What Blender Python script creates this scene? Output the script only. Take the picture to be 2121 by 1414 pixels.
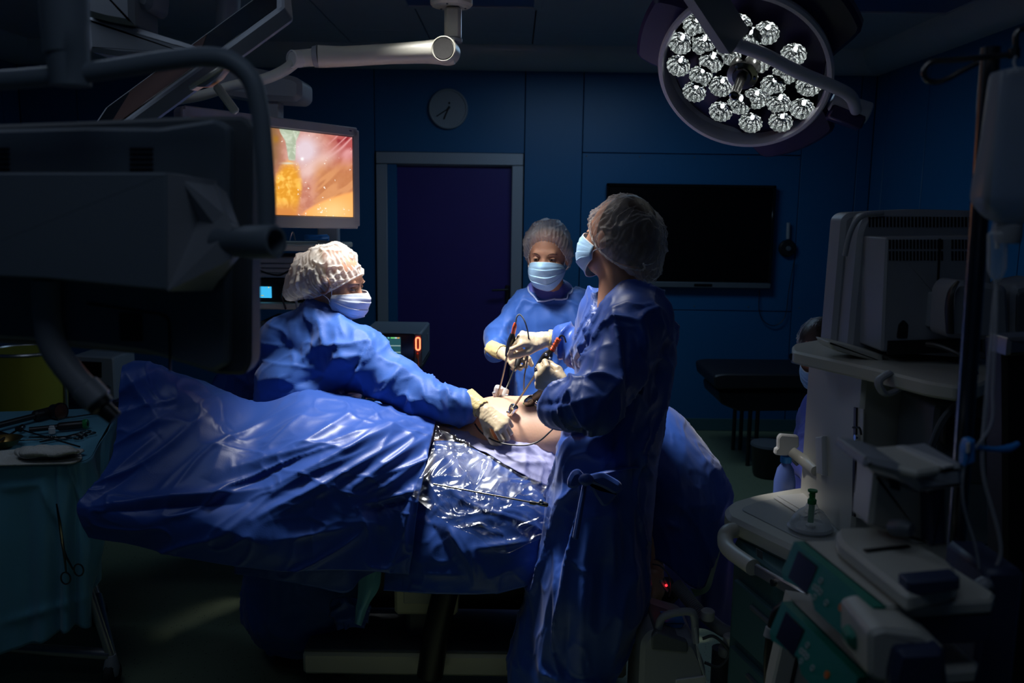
import bpy, math, random
import numpy as np
from mathutils import Matrix, Vector

for o in list(bpy.data.objects): bpy.data.objects.remove(o, do_unlink=True)
SC = bpy.context.scene
COL = SC.collection
random.seed(4)
R = math.radians

# ------------------------------------------------------------------ camera
FPX = 1800.0; PITCH = R(8.7); ROLL = R(0.8); CAMZ = 1.73
CAM = np.array([0.0, 0.0, CAMZ])
FWD = np.array([0.0, math.cos(PITCH), -math.sin(PITCH)])
_r0 = np.array([1.0, 0, 0]); _u0 = np.array([0, math.sin(PITCH), math.cos(PITCH)])
RGT = _r0*math.cos(ROLL) + _u0*math.sin(ROLL)
UPV = -_r0*math.sin(ROLL) + _u0*math.cos(ROLL)
cd = bpy.data.cameras.new('camera'); cam = bpy.data.objects.new('camera', cd); COL.objects.link(cam)
cd.sensor_width = 36.0; cd.lens = 36.0*FPX/2121.0; cd.clip_start = 0.05
m = Matrix.Identity(4)
for i in range(3):
    m[i][0] = RGT[i]; m[i][1] = UPV[i]; m[i][2] = -FWD[i]; m[i][3] = CAM[i]
cam.matrix_world = m
SC.camera = cam
cd.dof.use_dof = True; cd.dof.focus_distance = 2.95; cd.dof.aperture_fstop = 3.5

def P(px, py, Y):
    """point on the plane y = Y that the photograph shows at pixel px, py"""
    d = FWD*FPX + RGT*(px-1060.5) - UPV*(py-707.0)
    return CAM + d*(Y/d[1])
def PZ(px, py, Z):
    d = FWD*FPX + RGT*(px-1060.5) - UPV*(py-707.0)
    return CAM + d*((Z-CAMZ)/d[2])
def PX(px, py, X):
    d = FWD*FPX + RGT*(px-1060.5) - UPV*(py-707.0)
    return CAM + d*(X/d[0])
def proj(V):
    D = np.asarray(V)-CAM; z = D@FWD
    return 1060.5+FPX*(D@RGT)/z, 707.0-FPX*(D@UPV)/z

# ------------------------------------------------------------------ light, world, exposure
w = bpy.data.worlds.new('world'); SC.world = w; w.use_nodes = True
w.node_tree.nodes['Background'].inputs[0].default_value = (0.35, 0.5, 0.8, 1)
w.node_tree.nodes['Background'].inputs[1].default_value = 0.012
SC.view_settings.view_transform = 'Standard'; SC.view_settings.look = 'None'
SC.view_settings.gamma = 1.0; SC.view_settings.use_curve_mapping = False
SC.view_settings.exposure = 0.0

def light(name, kind, loc, target, energy, color, **kw):
    l = bpy.data.lights.new(name, kind); l.energy = energy; l.color = color
    for k, v in kw.items(): setattr(l, k, v)
    o = bpy.data.objects.new(name, l); COL.objects.link(o); o.location = loc
    d = Vector(target)-Vector(loc); o.rotation_euler = d.to_track_quat('-Z', 'Y').to_euler()
    return o
KEY_POS = (-0.34, 3.02, 2.66)
light('surgical_lamp_beam', 'SPOT', (KEY_POS[0], KEY_POS[1], KEY_POS[2]-0.06), (-0.10, 2.99, 1.0), 290, (1.0, 0.975, 0.94),
      spot_size=R(64), spot_blend=0.6, shadow_soft_size=0.16)
# added fill lights below the ceiling; they belong to no lit fixture
light('back_fill_light', 'AREA', (0.5, 5.2, 2.74), (0.5, 5.2, 0), 11, (0.45, 0.7, 1.0), shape='RECTANGLE', size=1.2, size_y=0.6)
light('near_fill_light', 'AREA', (0.0, 0.5, 2.74), (0.0, 0.5, 0), 1.7, (0.6, 0.75, 1.0), shape='RECTANGLE', size=1.2, size_y=0.6)
light('left_fill_light', 'AREA', (-1.5, 2.1, 2.74), (-1.5, 2.1, 0), 3.6, (0.6, 0.75, 1.0), shape='RECTANGLE', size=1.2, size_y=0.6)

# ------------------------------------------------------------------ materials
def mat(name, color, rough=0.5, metal=0.0, bump=0.0, bscale=40.0, var=0.0, vscale=6.0, alpha=1.0, spec=0.5,
        emit=None, estr=1.0, sheen=0.0, trans=0.0, sss=0.0, stretch=None, coat=0.0):
    m = bpy.data.materials.new(name); m.use_nodes = True
    nt = m.node_tree; b = nt.nodes['Principled BSDF']
    I = b.inputs
    I['Base Color'].default_value = (*color, 1); I['Roughness'].default_value = rough; I['Metallic'].default_value = metal
    I['Alpha'].default_value = alpha; I['Specular IOR Level'].default_value = spec
    I['Transmission Weight'].default_value = trans; I['Coat Weight'].default_value = coat
    if sheen: I['Sheen Weight'].default_value = sheen
    if sss: I['Subsurface Weight'].default_value = sss; I['Subsurface Radius'].default_value = (0.02, 0.008, 0.004); I['Subsurface Scale'].default_value = 0.5
    if emit is not None: I['Emission Color'].default_value = (*emit, 1); I['Emission Strength'].default_value = estr
    tc = None
    def coords():
        nonlocal tc
        if tc is None:
            tc = nt.nodes.new('ShaderNodeTexCoord'); mp = nt.nodes.new('ShaderNodeMapping')
            nt.links.new(tc.outputs['Object'], mp.inputs[0])
            if stretch: mp.inputs['Scale'].default_value = stretch
            tc = mp
        return tc.outputs[0]
    n2 = nt.nodes.new('ShaderNodeTexNoise'); n2.inputs['Scale'].default_value = vscale; n2.inputs['Detail'].default_value = 5
    nt.links.new(coords(), n2.inputs['Vector'])
    mx = nt.nodes.new('ShaderNodeMix'); mx.data_type = 'RGBA'; v = var if var else 0.06
    mx.inputs[6].default_value = (*[max(0, c*(1-v)) for c in color], 1); mx.inputs[7].default_value = (*[min(1, c*(1+v)) for c in color], 1)
    nt.links.new(n2.outputs['Fac'], mx.inputs[0]); nt.links.new(mx.outputs[2], I['Base Color'])
    if bump:
        n = nt.nodes.new('ShaderNodeTexNoise'); n.inputs['Scale'].default_value = bscale; n.inputs['Detail'].default_value = 4
        nt.links.new(coords(), n.inputs['Vector'])
        bp = nt.nodes.new('ShaderNodeBump'); bp.inputs['Strength'].default_value = bump; bp.inputs['Distance'].default_value = 0.01
        nt.links.new(n.outputs['Fac'], bp.inputs['Height']); nt.links.new(bp.outputs[0], I['Normal'])
    return m

def cloth_mat(name, color, rough=0.55, crinkle=0.35, scale=9.0, translucent=0.0):
    """non-woven surgical fabric: creases run as thin sharp ridges"""
    m = mat(name, color, rough, var=0.1, vscale=3.0, spec=0.4, sheen=0.15)
    nt = m.node_tree; b = nt.nodes['Principled BSDF']
    tc = nt.nodes.new('ShaderNodeTexCoord')
    n = nt.nodes.new('ShaderNodeTexNoise'); n.inputs['Scale'].default_value = scale*0.5; n.inputs['Detail'].default_value = 2
    mxv = nt.nodes.new('ShaderNodeMix'); mxv.data_type = 'VECTOR'; mxv.inputs[0].default_value = 0.25
    nt.links.new(tc.outputs['Object'], n.inputs['Vector'])
    nt.links.new(tc.outputs['Object'], mxv.inputs[4]); nt.links.new(n.outputs['Color'], mxv.inputs[5])
    vo = nt.nodes.new('ShaderNodeTexNoise'); vo.noise_type = 'RIDGED_MULTIFRACTAL'; vo.inputs['Scale'].default_value = scale; vo.inputs['Detail'].default_value = 2.5; vo.inputs['Roughness'].default_value = 0.45
    nt.links.new(mxv.outputs[1], vo.inputs['Vector'])
    f = nt.nodes.new('ShaderNodeTexNoise'); f.inputs['Scale'].default_value = 260; f.inputs['Detail'].default_value = 2
    nt.links.new(tc.outputs['Object'], f.inputs['Vector'])
    b1 = nt.nodes.new('ShaderNodeBump'); b1.inputs['Strength'].default_value = crinkle; b1.inputs['Distance'].default_value = 0.02
    b2 = nt.nodes.new('ShaderNodeBump'); b2.inputs['Strength'].default_value = 0.12; b2.inputs['Distance'].default_value = 0.002
    nt.links.new(vo.outputs['Fac'], b1.inputs['Height']); nt.links.new(f.outputs['Fac'], b2.inputs['Height'])
    nt.links.new(b1.outputs[0], b2.inputs['Normal']); nt.links.new(b2.outputs[0], b.inputs['Normal'])
    if translucent:
        out = nt.nodes['Material Output']; tr = nt.nodes.new('ShaderNodeBsdfTranslucent'); tr.inputs[0].default_value = (*color, 1)
        ms = nt.nodes.new('ShaderNodeMixShader'); ms.inputs[0].default_value = translucent
        nt.links.new(b.outputs[0], ms.inputs[1]); nt.links.new(tr.outputs[0], ms.inputs[2]); nt.links.new(ms.outputs[0], out.inputs[0])
    return m

def film_mat(name, color, dens_lo, dens_hi, scale, rough=0.3, lines=0.5, kind='cap'):
    """see-through sheet: opacity rises along creases"""
    m = bpy.data.materials.new(name); m.use_nodes = True; nt = m.node_tree
    b = nt.nodes['Principled BSDF']; b.inputs['Base Color'].default_value = (*color, 1); b.inputs['Roughness'].default_value = rough
    b.inputs['Subsurface Weight'].default_value = 0.0
    tc = nt.nodes.new('ShaderNodeTexCoord')
    n = nt.nodes.new('ShaderNodeTexNoise'); n.inputs['Scale'].default_value = scale*0.6; n.inputs['Detail'].default_value = 3
    nt.links.new(tc.outputs['Object'], n.inputs['Vector'])
    mxv = nt.nodes.new('ShaderNodeMix'); mxv.data_type = 'VECTOR'; mxv.inputs[0].default_value = 0.12
    nt.links.new(tc.outputs['Object'], mxv.inputs[4]); nt.links.new(n.outputs['Color'], mxv.inputs[5])
    vo = nt.nodes.new('ShaderNodeTexNoise'); vo.noise_type = 'RIDGED_MULTIFRACTAL'; vo.inputs['Scale'].default_value = scale; vo.inputs['Detail'].default_value = 2.0; vo.inputs['Roughness'].default_value = 0.4
    nt.links.new(mxv.outputs[1], vo.inputs['Vector'])
    mr = nt.nodes.new('ShaderNodeMapRange'); mr.inputs[1].default_value = 1.45; mr.inputs[2].default_value = 2.3
    mr.inputs[3].default_value = 0.0; mr.inputs[4].default_value = lines
    nt.links.new(vo.outputs['Fac'], mr.inputs[0])
    mr2 = nt.nodes.new('ShaderNodeMapRange'); mr2.inputs[1].default_value = 0.35; mr2.inputs[2].default_value = 0.65
    mr2.inputs[3].default_value = dens_lo; mr2.inputs[4].default_value = dens_hi
    nt.links.new(n.outputs['Fac'], mr2.inputs[0])
    ad = nt.nodes.new('ShaderNodeMath'); ad.operation = 'ADD'; ad.use_clamp = True
    nt.links.new(mr.outputs[0], ad.inputs[0]); nt.links.new(mr2.outputs[0], ad.inputs[1])
    lw = nt.nodes.new('ShaderNodeLayerWeight'); lw.inputs[0].default_value = 0.35
    ad2 = nt.nodes.new('ShaderNodeMath'); ad2.operation = 'MULTIPLY_ADD'; ad2.use_clamp = True; ad2.inputs[1].default_value = 0.35
    nt.links.new(lw.outputs['Facing'], ad2.inputs[0]); nt.links.new(ad.outputs[0], ad2.inputs[2])
    bp = nt.nodes.new('ShaderNodeBump'); bp.inputs['Strength'].default_value = 0.6; bp.inputs['Distance'].default_value = 0.006
    nt.links.new(vo.outputs['Fac'], bp.inputs['Height']); nt.links.new(bp.outputs[0], b.inputs['Normal'])
    tr = nt.nodes.new('ShaderNodeBsdfTransparent'); ms = nt.nodes.new('ShaderNodeMixShader')
    nt.links.new(ad2.outputs[0], ms.inputs[0]); nt.links.new(tr.outputs[0], ms.inputs[1])
    if kind == 'cap':
        tl = nt.nodes.new('ShaderNodeBsdfTranslucent'); tl.inputs[0].default_value = (*color, 1)
        m2 = nt.nodes.new('ShaderNodeMixShader'); m2.inputs[0].default_value = 0.25
        nt.links.new(b.outputs[0], m2.inputs[1]); nt.links.new(tl.outputs[0], m2.inputs[2]); nt.links.new(m2.outputs[0], ms.inputs[2])
    else:
        g = nt.nodes.new('ShaderNodeBsdfGlossy'); g.inputs['Roughness'].default_value = rough; g.inputs[0].default_value = (.55, .58, .62, 1)
        nt.links.new(bp.outputs[0], g.inputs['Normal']); nt.links.new(g.outputs[0], ms.inputs[2])
    nt.links.new(ms.outputs[0], nt.nodes['Material Output'].inputs[0])
    return m

def clear_mat(name, tint=(0.8, 0.85, 0.85), op=0.18, rough=0.15):
    m = bpy.data.materials.new(name); m.use_nodes = True; nt = m.node_tree
    b = nt.nodes['Principled BSDF']; b.inputs['Base Color'].default_value = (*tint, 1); b.inputs['Roughness'].default_value = rough
    lw = nt.nodes.new('ShaderNodeLayerWeight'); lw.inputs[0].default_value = 0.5
    n = nt.nodes.new('ShaderNodeTexNoise'); n.inputs['Scale'].default_value = 20
    a = nt.nodes.new('ShaderNodeMath'); a.operation = 'MULTIPLY_ADD'; a.use_clamp = True; a.inputs[1].default_value = 0.5; a.inputs[2].default_value = op
    nt.links.new(lw.outputs['Facing'], a.inputs[0])
    tr = nt.nodes.new('ShaderNodeBsdfTransparent'); ms = nt.nodes.new('ShaderNodeMixShader')
    bp = nt.nodes.new('ShaderNodeBump'); bp.inputs['Strength'].default_value = 0.1; nt.links.new(n.outputs['Fac'], bp.inputs['Height']); nt.links.new(bp.outputs[0], b.inputs['Normal'])
    nt.links.new(a.outputs[0], ms.inputs[0]); nt.links.new(tr.outputs[0], ms.inputs[1]); nt.links.new(b.outputs[0], ms.inputs[2])
    nt.links.new(ms.outputs[0], nt.nodes['Material Output'].inputs[0])
    return m

def vcol_mat(name, strength):
    m = bpy.data.materials.new(name); m.use_nodes = True; nt = m.node_tree
    b = nt.nodes['Principled BSDF']; b.inputs['Base Color'].default_value = (0.01, 0.01, 0.01, 1); b.inputs['Roughness'].default_value = 0.15
    a = nt.nodes.new('ShaderNodeAttribute'); a.attribute_name = 'picture'
    nt.links.new(a.outputs['Color'], b.inputs['Emission Color']); b.inputs['Emission Strength'].default_value = strength
    return m

M = dict(
 wall=mat('blue_wall_panel', (0.010, 0.115, 0.27), 0.42, var=0.05, bump=0.02, bscale=8),
 joint=mat('dark_joint', (0.004, 0.006, 0.01), 0.8),
 ceil=mat('ceiling_panel', (0.42, 0.46, 0.52), 0.6, bump=0.03, bscale=20),
 cove=mat('cove_trim', (0.50, 0.54, 0.58), 0.25),
 lum=mat('unlit_diffuser', (0.06, 0.12, 0.30), 0.3),
 steel=mat('brushed_steel', (0.42, 0.42, 0.43), 0.34, 0.9, bump=0.05, bscale=90, stretch=(1, 1, 0.05)),
 doorframe=mat('door_frame_metal', (0.36, 0.38, 0.42), 0.45, 0.3, bump=0.04, bscale=60, stretch=(1, 1, 0.05)),
 door=mat('purple_door', (0.035, 0.02, 0.17), 0.4, var=0.08),
 black=mat('black_plastic', (0.012, 0.012, 0.013), 0.4),
 blackg=mat('black_gloss', (0.006, 0.006, 0.007), 0.12),
 rubber=mat('black_rubber', (0.015, 0.015, 0.015), 0.7, bump=0.1),
 cushion=mat('black_cushion', (0.012, 0.012, 0.016), 0.5, bump=0.1, bscale=30),
 grey=mat('grey_plastic', (0.30, 0.32, 0.35), 0.45, bump=0.03, bscale=200),
 dgrey=mat('dark_grey_plastic', (0.10, 0.115, 0.13), 0.5, bump=0.03, bscale=200),
 mongrey=mat('monitor_grey', (0.17, 0.21, 0.25), 0.5, bump=0.03, bscale=180),
 white=mat('white_plastic', (0.62, 0.62, 0.60), 0.4, bump=0.02, bscale=150),
 offwhite=mat('cream_enamel', (0.55, 0.54, 0.47), 0.4, bump=0.02, bscale=100),
 enamel=mat('cream_table_enamel', (0.78, 0.73, 0.52), 0.45, bump=0.02, bscale=60),
 chrome=mat('chrome', (0.75, 0.75, 0.75), 0.14, 1.0),
 dsteel=mat('dark_instrument_steel', (0.20, 0.19, 0.18), 0.25, 1.0),
 orange=mat('orange_plug', (0.75, 0.10, 0.02), 0.35),
 glove=mat('cream_latex', (0.62, 0.50, 0.33), 0.42, sss=0.15, bump=0.25, bscale=35, var=0.08, vscale=20),
 cuff=mat('yellowish_latex_cuff', (0.66, 0.52, 0.24), 0.42, sss=0.1, bump=0.35, bscale=60, var=0.1, stretch=(1, 1, 1)),
 skin=mat('skin', (0.50, 0.26, 0.17), 0.5, sss=0.12, var=0.1, vscale=9, bump=0.05, bscale=160),
 pskin=mat('patient_skin', (0.68, 0.40, 0.27), 0.48, sss=0.15, var=0.08, vscale=7, bump=0.05, bscale=120),
 lip=mat('eyebrow_hair', (0.10, 0.05, 0.03), 0.7),
 hair=mat('dark_hair', (0.03, 0.018, 0.012), 0.5, bump=0.5, bscale=30, stretch=(1, 1, 0.1)),
 hairg=mat('blond_hair', (0.32, 0.24, 0.14), 0.55, bump=0.5, bscale=30, stretch=(1, 0.15, 1)),
 eyew=mat('eye_white', (0.42, 0.38, 0.35), 0.45), iris=mat('iris', (0.03, 0.02, 0.015), 0.15),
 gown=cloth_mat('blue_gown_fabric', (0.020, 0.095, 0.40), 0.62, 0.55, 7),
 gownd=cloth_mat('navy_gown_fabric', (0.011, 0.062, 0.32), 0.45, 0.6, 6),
 scrub=cloth_mat('violet_scrub_fabric', (0.10, 0.13, 0.55), 0.6, 0.3, 9),
 drape=cloth_mat('blue_drape_fabric', (0.014, 0.066, 0.32), 0.42, 0.6, 5),
 liner=cloth_mat('lilac_absorbent_drape', (0.34, 0.35, 0.58), 0.6, 0.35, 9),
 whited=cloth_mat('white_drape', (0.62, 0.66, 0.80), 0.6, 0.3, 10),
 teal=cloth_mat('pale_teal_drape', (0.13, 0.38, 0.50), 0.42, 0.45, 6),
 mask=mat('blue_mask', (0.36, 0.60, 0.86), 0.6, bump=0.2, bscale=60, stretch=(0.3, 0.3, 1)),
 maskw=mat('pale_mask', (0.62, 0.70, 0.88), 0.6, bump=0.2, bscale=60, stretch=(0.3, 0.3, 1)),
 loop=mat('white_elastic', (0.75, 0.75, 0.75), 0.6),
 gauze=mat('gauze', (0.58, 0.56, 0.50), 0.85, bump=0.5, bscale=120),
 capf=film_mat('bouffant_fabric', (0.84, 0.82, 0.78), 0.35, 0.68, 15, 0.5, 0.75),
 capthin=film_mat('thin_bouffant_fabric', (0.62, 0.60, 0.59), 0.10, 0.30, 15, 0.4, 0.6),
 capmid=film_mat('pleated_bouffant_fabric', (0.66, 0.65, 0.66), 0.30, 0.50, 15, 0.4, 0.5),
 plastic=film_mat('clear_pouch_film', (0.9, 0.93, 1.0), 0.03, 0.13, 7, 0.25, 0.20, 'film'),
 clear=clear_mat('clear_plastic'), bag=clear_mat('infusion_bag_plastic', (0.35, 0.38, 0.42), 0.45, 0.3),
 tubem=clear_mat('clear_tubing', (0.6, 0.62, 0.65), 0.4),
 green=mat('green_panel', (0.0, 0.20, 0.13), 0.4), greend=mat('green_valve', (0.01, 0.22, 0.05), 0.35),
 key=mat('grey_button', (0.4, 0.45, 0.42), 0.5), keyo=mat('orange_button', (0.65, 0.16, 0.02), 0.5), keyr=mat('red_button', (0.35, 0.01, 0.01), 0.5),
 navyp=mat('dark_blue_plastic', (0.03, 0.045, 0.10), 0.45),
 purple=mat('purple_lamp_cover', (0.035, 0.025, 0.10), 0.35),
 bluecl=mat('blue_clamp', (0.02, 0.22, 0.6), 0.35),
 dgreen=mat('dark_green_cabinet', (0.04, 0.11, 0.12), 0.5, bump=0.02),
 brass=mat('brass', (0.6, 0.38, 0.12), 0.3, 1.0),
 pgreen=mat('pale_green_lining', (0.28, 0.45, 0.36), 0.6),
 bottle=mat('blue_bottle', (0.10, 0.16, 0.45), 0.3), yellowb=mat('yellow_bag', (0.35, 0.33, 0.03), 0.6),
 redled=mat('red_ring_lamp', (0.3, 0.02, 0.01), 0.3, emit=(1.0, 0.10, 0.04), estr=6.0),
 redcore=mat('red_sensor_led', (0.3, 0.0, 0.01), 0.3, emit=(1.0, 0.02, 0.03), estr=3.0),
 led=mat('lamp_led', (1, 1, 1), 0.3, emit=(0.93, 0.98, 1.0), estr=9.0),
 refl=mat('lamp_reflector', (0.42, 0.44, 0.43), 0.20, 1.0, bump=0.9, bscale=75),
 lampface=mat('dark_lamp_face', (0.03, 0.04, 0.042), 0.18, coat=0.5),
 lamprim=mat('lamp_rim', (0.68, 0.68, 0.74), 0.4),
 tv=mat('tv_screen', (0.002, 0.002, 0.003), 0.3, spec=0.25),
 gled=mat('green_indicator', (0.0, 0.2, 0.05), 0.3, emit=(0.2, 1.0, 0.3), estr=0.8),
)
# floor: green vinyl with dark flecks
def floor_mat():
    m = bpy.data.materials.new('speckled_green_vinyl'); m.use_nodes = True; nt = m.node_tree; b = nt.nodes['Principled BSDF']
    b.inputs['Roughness'].default_value = 0.5
    tc = nt.nodes.new('ShaderNodeTexCoord')
    vo = nt.nodes.new('ShaderNodeTexVoronoi'); vo.inputs['Scale'].default_value = 65; vo.inputs['Randomness'].default_value = 1
    nt.links.new(tc.outputs['Object'], vo.inputs['Vector'])
    wn = nt.nodes.new('ShaderNodeMath'); wn.operation = 'LESS_THAN'; wn.inputs[1].default_value = 0.17
    nt.links.new(vo.outputs['Distance'], wn.inputs[0])
    sp = nt.nodes.new('ShaderNodeSeparateColor'); nt.links.new(vo.outputs['Color'], sp.inputs[0])
    gt = nt.nodes.new('ShaderNodeMath'); gt.operation = 'GREATER_THAN'; gt.inputs[1].default_value = 0.45
    nt.links.new(sp.outputs[0], gt.inputs[0])
    mu = nt.nodes.new('ShaderNodeMath'); mu.operation = 'MULTIPLY'; nt.links.new(wn.outputs[0], mu.inputs[0]); nt.links.new(gt.outputs[0], mu.inputs[1])
    mx = nt.nodes.new('ShaderNodeMix'); mx.data_type = 'RGBA'; mx.inputs[6].default_value = (0.17, 0.215, 0.13, 1); mx.inputs[7].default_value = (0.02, 0.025, 0.018, 1)
    nt.links.new(mu.outputs[0], mx.inputs[0]); nt.links.new(mx.outputs[2], b.inputs['Base Color'])
    return m
M['floor'] = floor_mat()

# ------------------------------------------------------------------ mesh building
def V3(a): return np.array(a, float)
def norm(a): a = np.array(a, float); return a/(np.linalg.norm(a)+1e-12)
def frame(o, x=None, y=None, z=None):
    """4x4 with local axes; give two of them, first given wins"""
    if x is not None and z is not None: x = norm(x); y = norm(np.cross(z, x)); z = np.cross(x, y)
    elif y is not None and z is not None: y = norm(y); x = norm(np.cross(y, z)); z = np.cross(x, y)
    elif x is not None and y is not None: x = norm(x); z = norm(np.cross(x, y)); y = np.cross(z, x)
    T = np.eye(4); T[:3, 0] = x; T[:3, 1] = y; T[:3, 2] = z; T[:3, 3] = o
    return T
def zframe(a, b, hint=(0, 0, 1)):
    z = norm(V3(b)-V3(a)); h = V3(hint)
    if abs(z@norm(h)) > 0.95: h = V3((1, 0, 0))
    x = norm(np.cross(h, z)); y = np.cross(z, x)
    T = np.eye(4); T[:3, 0] = x; T[:3, 1] = y; T[:3, 2] = z; T[:3, 3] = a
    return T
def yaw(o, deg): 
    c, s = math.cos(R(deg)), math.sin(R(deg)); T = np.eye(4); T[0, 0] = c; T[0, 1] = -s; T[1, 0] = s; T[1, 1] = c; T[:3, 3] = o
    return T
def ap(T, V): V = np.asarray(V, float); return V@T[:3, :3].T+T[:3, 3]

class MB:
    def __init__(s, T=None): s.v = []; s.f = []; s.n = 0; s.T = T; s.mi = []; s.cur = 0; s.mats = []
    def add(s, V, F, T=None):
        V = np.asarray(V, float)
        if T is not None: V = ap(T, V)
        if s.T is not None: V = ap(s.T, V)
        s.v.append(V); s.f += [tuple(int(i)+s.n for i in f) for f in F]; s.n += len(V); s.mi += [s.cur]*len(F)
        return s
    def box(s, c, size, T=None, b=0.004):
        hx, hy, hz = [q/2 for q in size]; b = min(b, hx*.9, hy*.9, hz*.9)
        V = []; 
        for sx in (-1, 1):
            for sy in (-1, 1):
                for sz in (-1, 1):
                    V += [(sx*hx, sy*(hy-b), sz*(hz-b)), (sx*(hx-b), sy*hy, sz*(hz-b)), (sx*(hx-b), sy*(hy-b), sz*hz)]
        def id(sx, sy, sz, k): return (((sx > 0)*2+(sy > 0))*2+(sz > 0))*3+k
        F = []
        for q in (-1, 1):
            F.append([id(q, -1, -1, 0), id(q, 1, -1, 0), id(q, 1, 1, 0), id(q, -1, 1, 0)][::q])
            F.append([id(-1, q, -1, 1), id(1, q, -1, 1), id(1, q, 1, 1), id(-1, q, 1, 1)][::-q])
            F.append([id(-1, -1, q, 2), id(1, -1, q, 2), id(1, 1, q, 2), id(-1, 1, q, 2)][::q])
        for p in (-1, 1):
            for q in (-1, 1):
                F.append([id(p, q, -1, 0), id(p, q, -1, 1), id(p, q, 1, 1), id(p, q, 1, 0)][::p*q])
                F.append([id(p, -1, q, 0), id(p, 1, q, 0), id(p, 1, q, 2), id(p, -1, q, 2)][::p*q])
                F.append([id(-1, p, q, 1), id(-1, p, q, 2), id(1, p, q, 2), id(1, p, q, 1)][::p*q])
                for r in (-1, 1): F.append([id(p, q, r, 0), id(p, q, r, 1), id(p, q, r, 2)][::p*q*r])
        return s.add(np.array(V)+V3(c), F, T)
    def prism(s, pts, z0, z1, T=None, b=0.0):
        """outline in local xy (counter-clockwise) from z0 to z1, edges bevelled by b"""
        p = np.array(pts, float); n = len(p)
        e = np.roll(p, -1, 0)-p; nrm = np.stack([e[:, 1], -e[:, 0]], 1); nrm /= np.linalg.norm(nrm, axis=1)[:, None]+1e-9
        vn = nrm+np.roll(nrm, 1, 0); vn /= (np.linalg.norm(vn, axis=1)[:, None]+1e-9)
        q = p-vn*b
        rings = [(q, z0), (p, z0+b), (p, z1-b), (q, z1)] if b else [(p, z0), (p, z1)]
        V = np.concatenate([np.c_[a, np.full(n, z)] for a, z in rings]); F = []
        for k in range(len(rings)-1):
            for i in range(n): j = (i+1) % n; F.append((k*n+i, k*n+j, (k+1)*n+j, (k+1)*n+i))
        F.append(tuple(range(n))[::-1]); F.append(tuple((len(rings)-1)*n+i for i in range(n)))
        return s.add(V, F, T)
    def lathe(s, prof, T=None, n=24):
        a = np.arange(n)*2*np.pi/n; V = []; F = []
        for r, z in prof: V.append(np.c_[r*np.cos(a), r*np.sin(a), np.full(n, z)])
        V = np.concatenate(V)
        for k in range(len(prof)-1):
            for i in range(n): j = (i+1) % n; F.append((k*n+i, k*n+j, (k+1)*n+j, (k+1)*n+i))
        if prof[0][0] > 1e-5: F.append(tuple(range(n))[::-1])
        if prof[-1][0] > 1e-5: F.append(tuple((len(prof)-1)*n+i for i in range(n)))
        return s.add(V, F, T)
    def cyl(s, a, b, r, r2=None, n=20, bev=0.0):
        L = float(np.linalg.norm(V3(b)-V3(a))); r2 = r if r2 is None else r2
        pr = [(r, 0), (r2, L)] if not bev else [(r-bev, 0), (r, bev), (r2, L-bev), (r2-bev, L)]
        return s.lathe(pr, zframe(a, b), n)
    def tube(s, pts, r, n=12, smooth=0, caps=True, flat=1.0):
        p = np.array([V3(q) for q in pts]); rr = np.full(len(p), r, float) if np.isscalar(r) else np.array(r, float)
        if smooth: p = cr(p, smooth); rr = np.interp(np.linspace(0, 1, len(p)), np.linspace(0, 1, len(rr)), rr)
        t = np.gradient(p, axis=0); t /= np.linalg.norm(t, axis=1)[:, None]+1e-12
        x = np.cross(t[0], (0, 0, 1)); 
        if np.linalg.norm(x) < .1: x = np.cross(t[0], (1, 0, 0))
        x = norm(x); V = []; F = []; a = np.arange(n)*2*np.pi/n
        for i in range(len(p)):
            x = norm(x-t[i]*(x@t[i])); y = np.cross(t[i], x)
            V.append(p[i]+rr[i]*(np.cos(a)[:, None]*x+flat*np.sin(a)[:, None]*y))
        V = np.concatenate(V)
        for k in range(len(p)-1):
            for i in range(n): j = (i+1) % n; F.append((k*n+i, k*n+j, (k+1)*n+j, (k+1)*n+i))
        if caps: F.append(tuple(range(n))[::-1]); F.append(tuple((len(p)-1)*n+i for i in range(n)))
        return s.add(V, F)
    def sphere(s, c, r, T=None, n=16, m=10, lo=0.0):
        r = (r, r, r) if np.isscalar(r) else r
        pr = [(math.sin(math.pi*k/m), -math.cos(math.pi*k/m)) for k in range(m+1)]
        a = np.arange(n)*2*np.pi/n; V = np.concatenate([np.c_[q*np.cos(a), q*np.sin(a), np.full(n, z)] for q, z in pr])*np.array(r)+V3(c)
        F = [(k*n+i, k*n+(i+1) % n, (k+1)*n+(i+1) % n, (k+1)*n+i) for k in range(m) for i in range(n)]
        return s.add(V, F, T)
    def grid(s, G, T=None, flip=False):
        nu, nv = G.shape[:2]; I = np.arange(nu*nv).reshape(nu, nv)
        F = np.stack([I[:-1, :-1], I[1:, :-1], I[1:, 1:], I[:-1, 1:]], -1).reshape(-1, 4)
        if flip: F = F[:, ::-1]
        return s.add(G.reshape(-1, 3), F, T)
    def use(s, i): s.cur = i; return s
    def build(s, name, m, parent=None, smooth=True, sharp=38):
        me = bpy.data.meshes.new(name); V = np.concatenate(s.v) if s.v else np.zeros((0, 3))
        me.from_pydata(V.tolist(), [], s.f)
        ms = m if isinstance(m, (list, tuple)) else [m]
        for q in ms: me.materials.append(M[q] if isinstance(q, str) else q)
        if len(ms) > 1: me.polygons.foreach_set('material_index', s.mi)
        me.validate()
        if smooth: me.shade_smooth(); me.set_sharp_from_angle(angle=R(sharp))
        me.update(); return link(name, me, parent)

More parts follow.
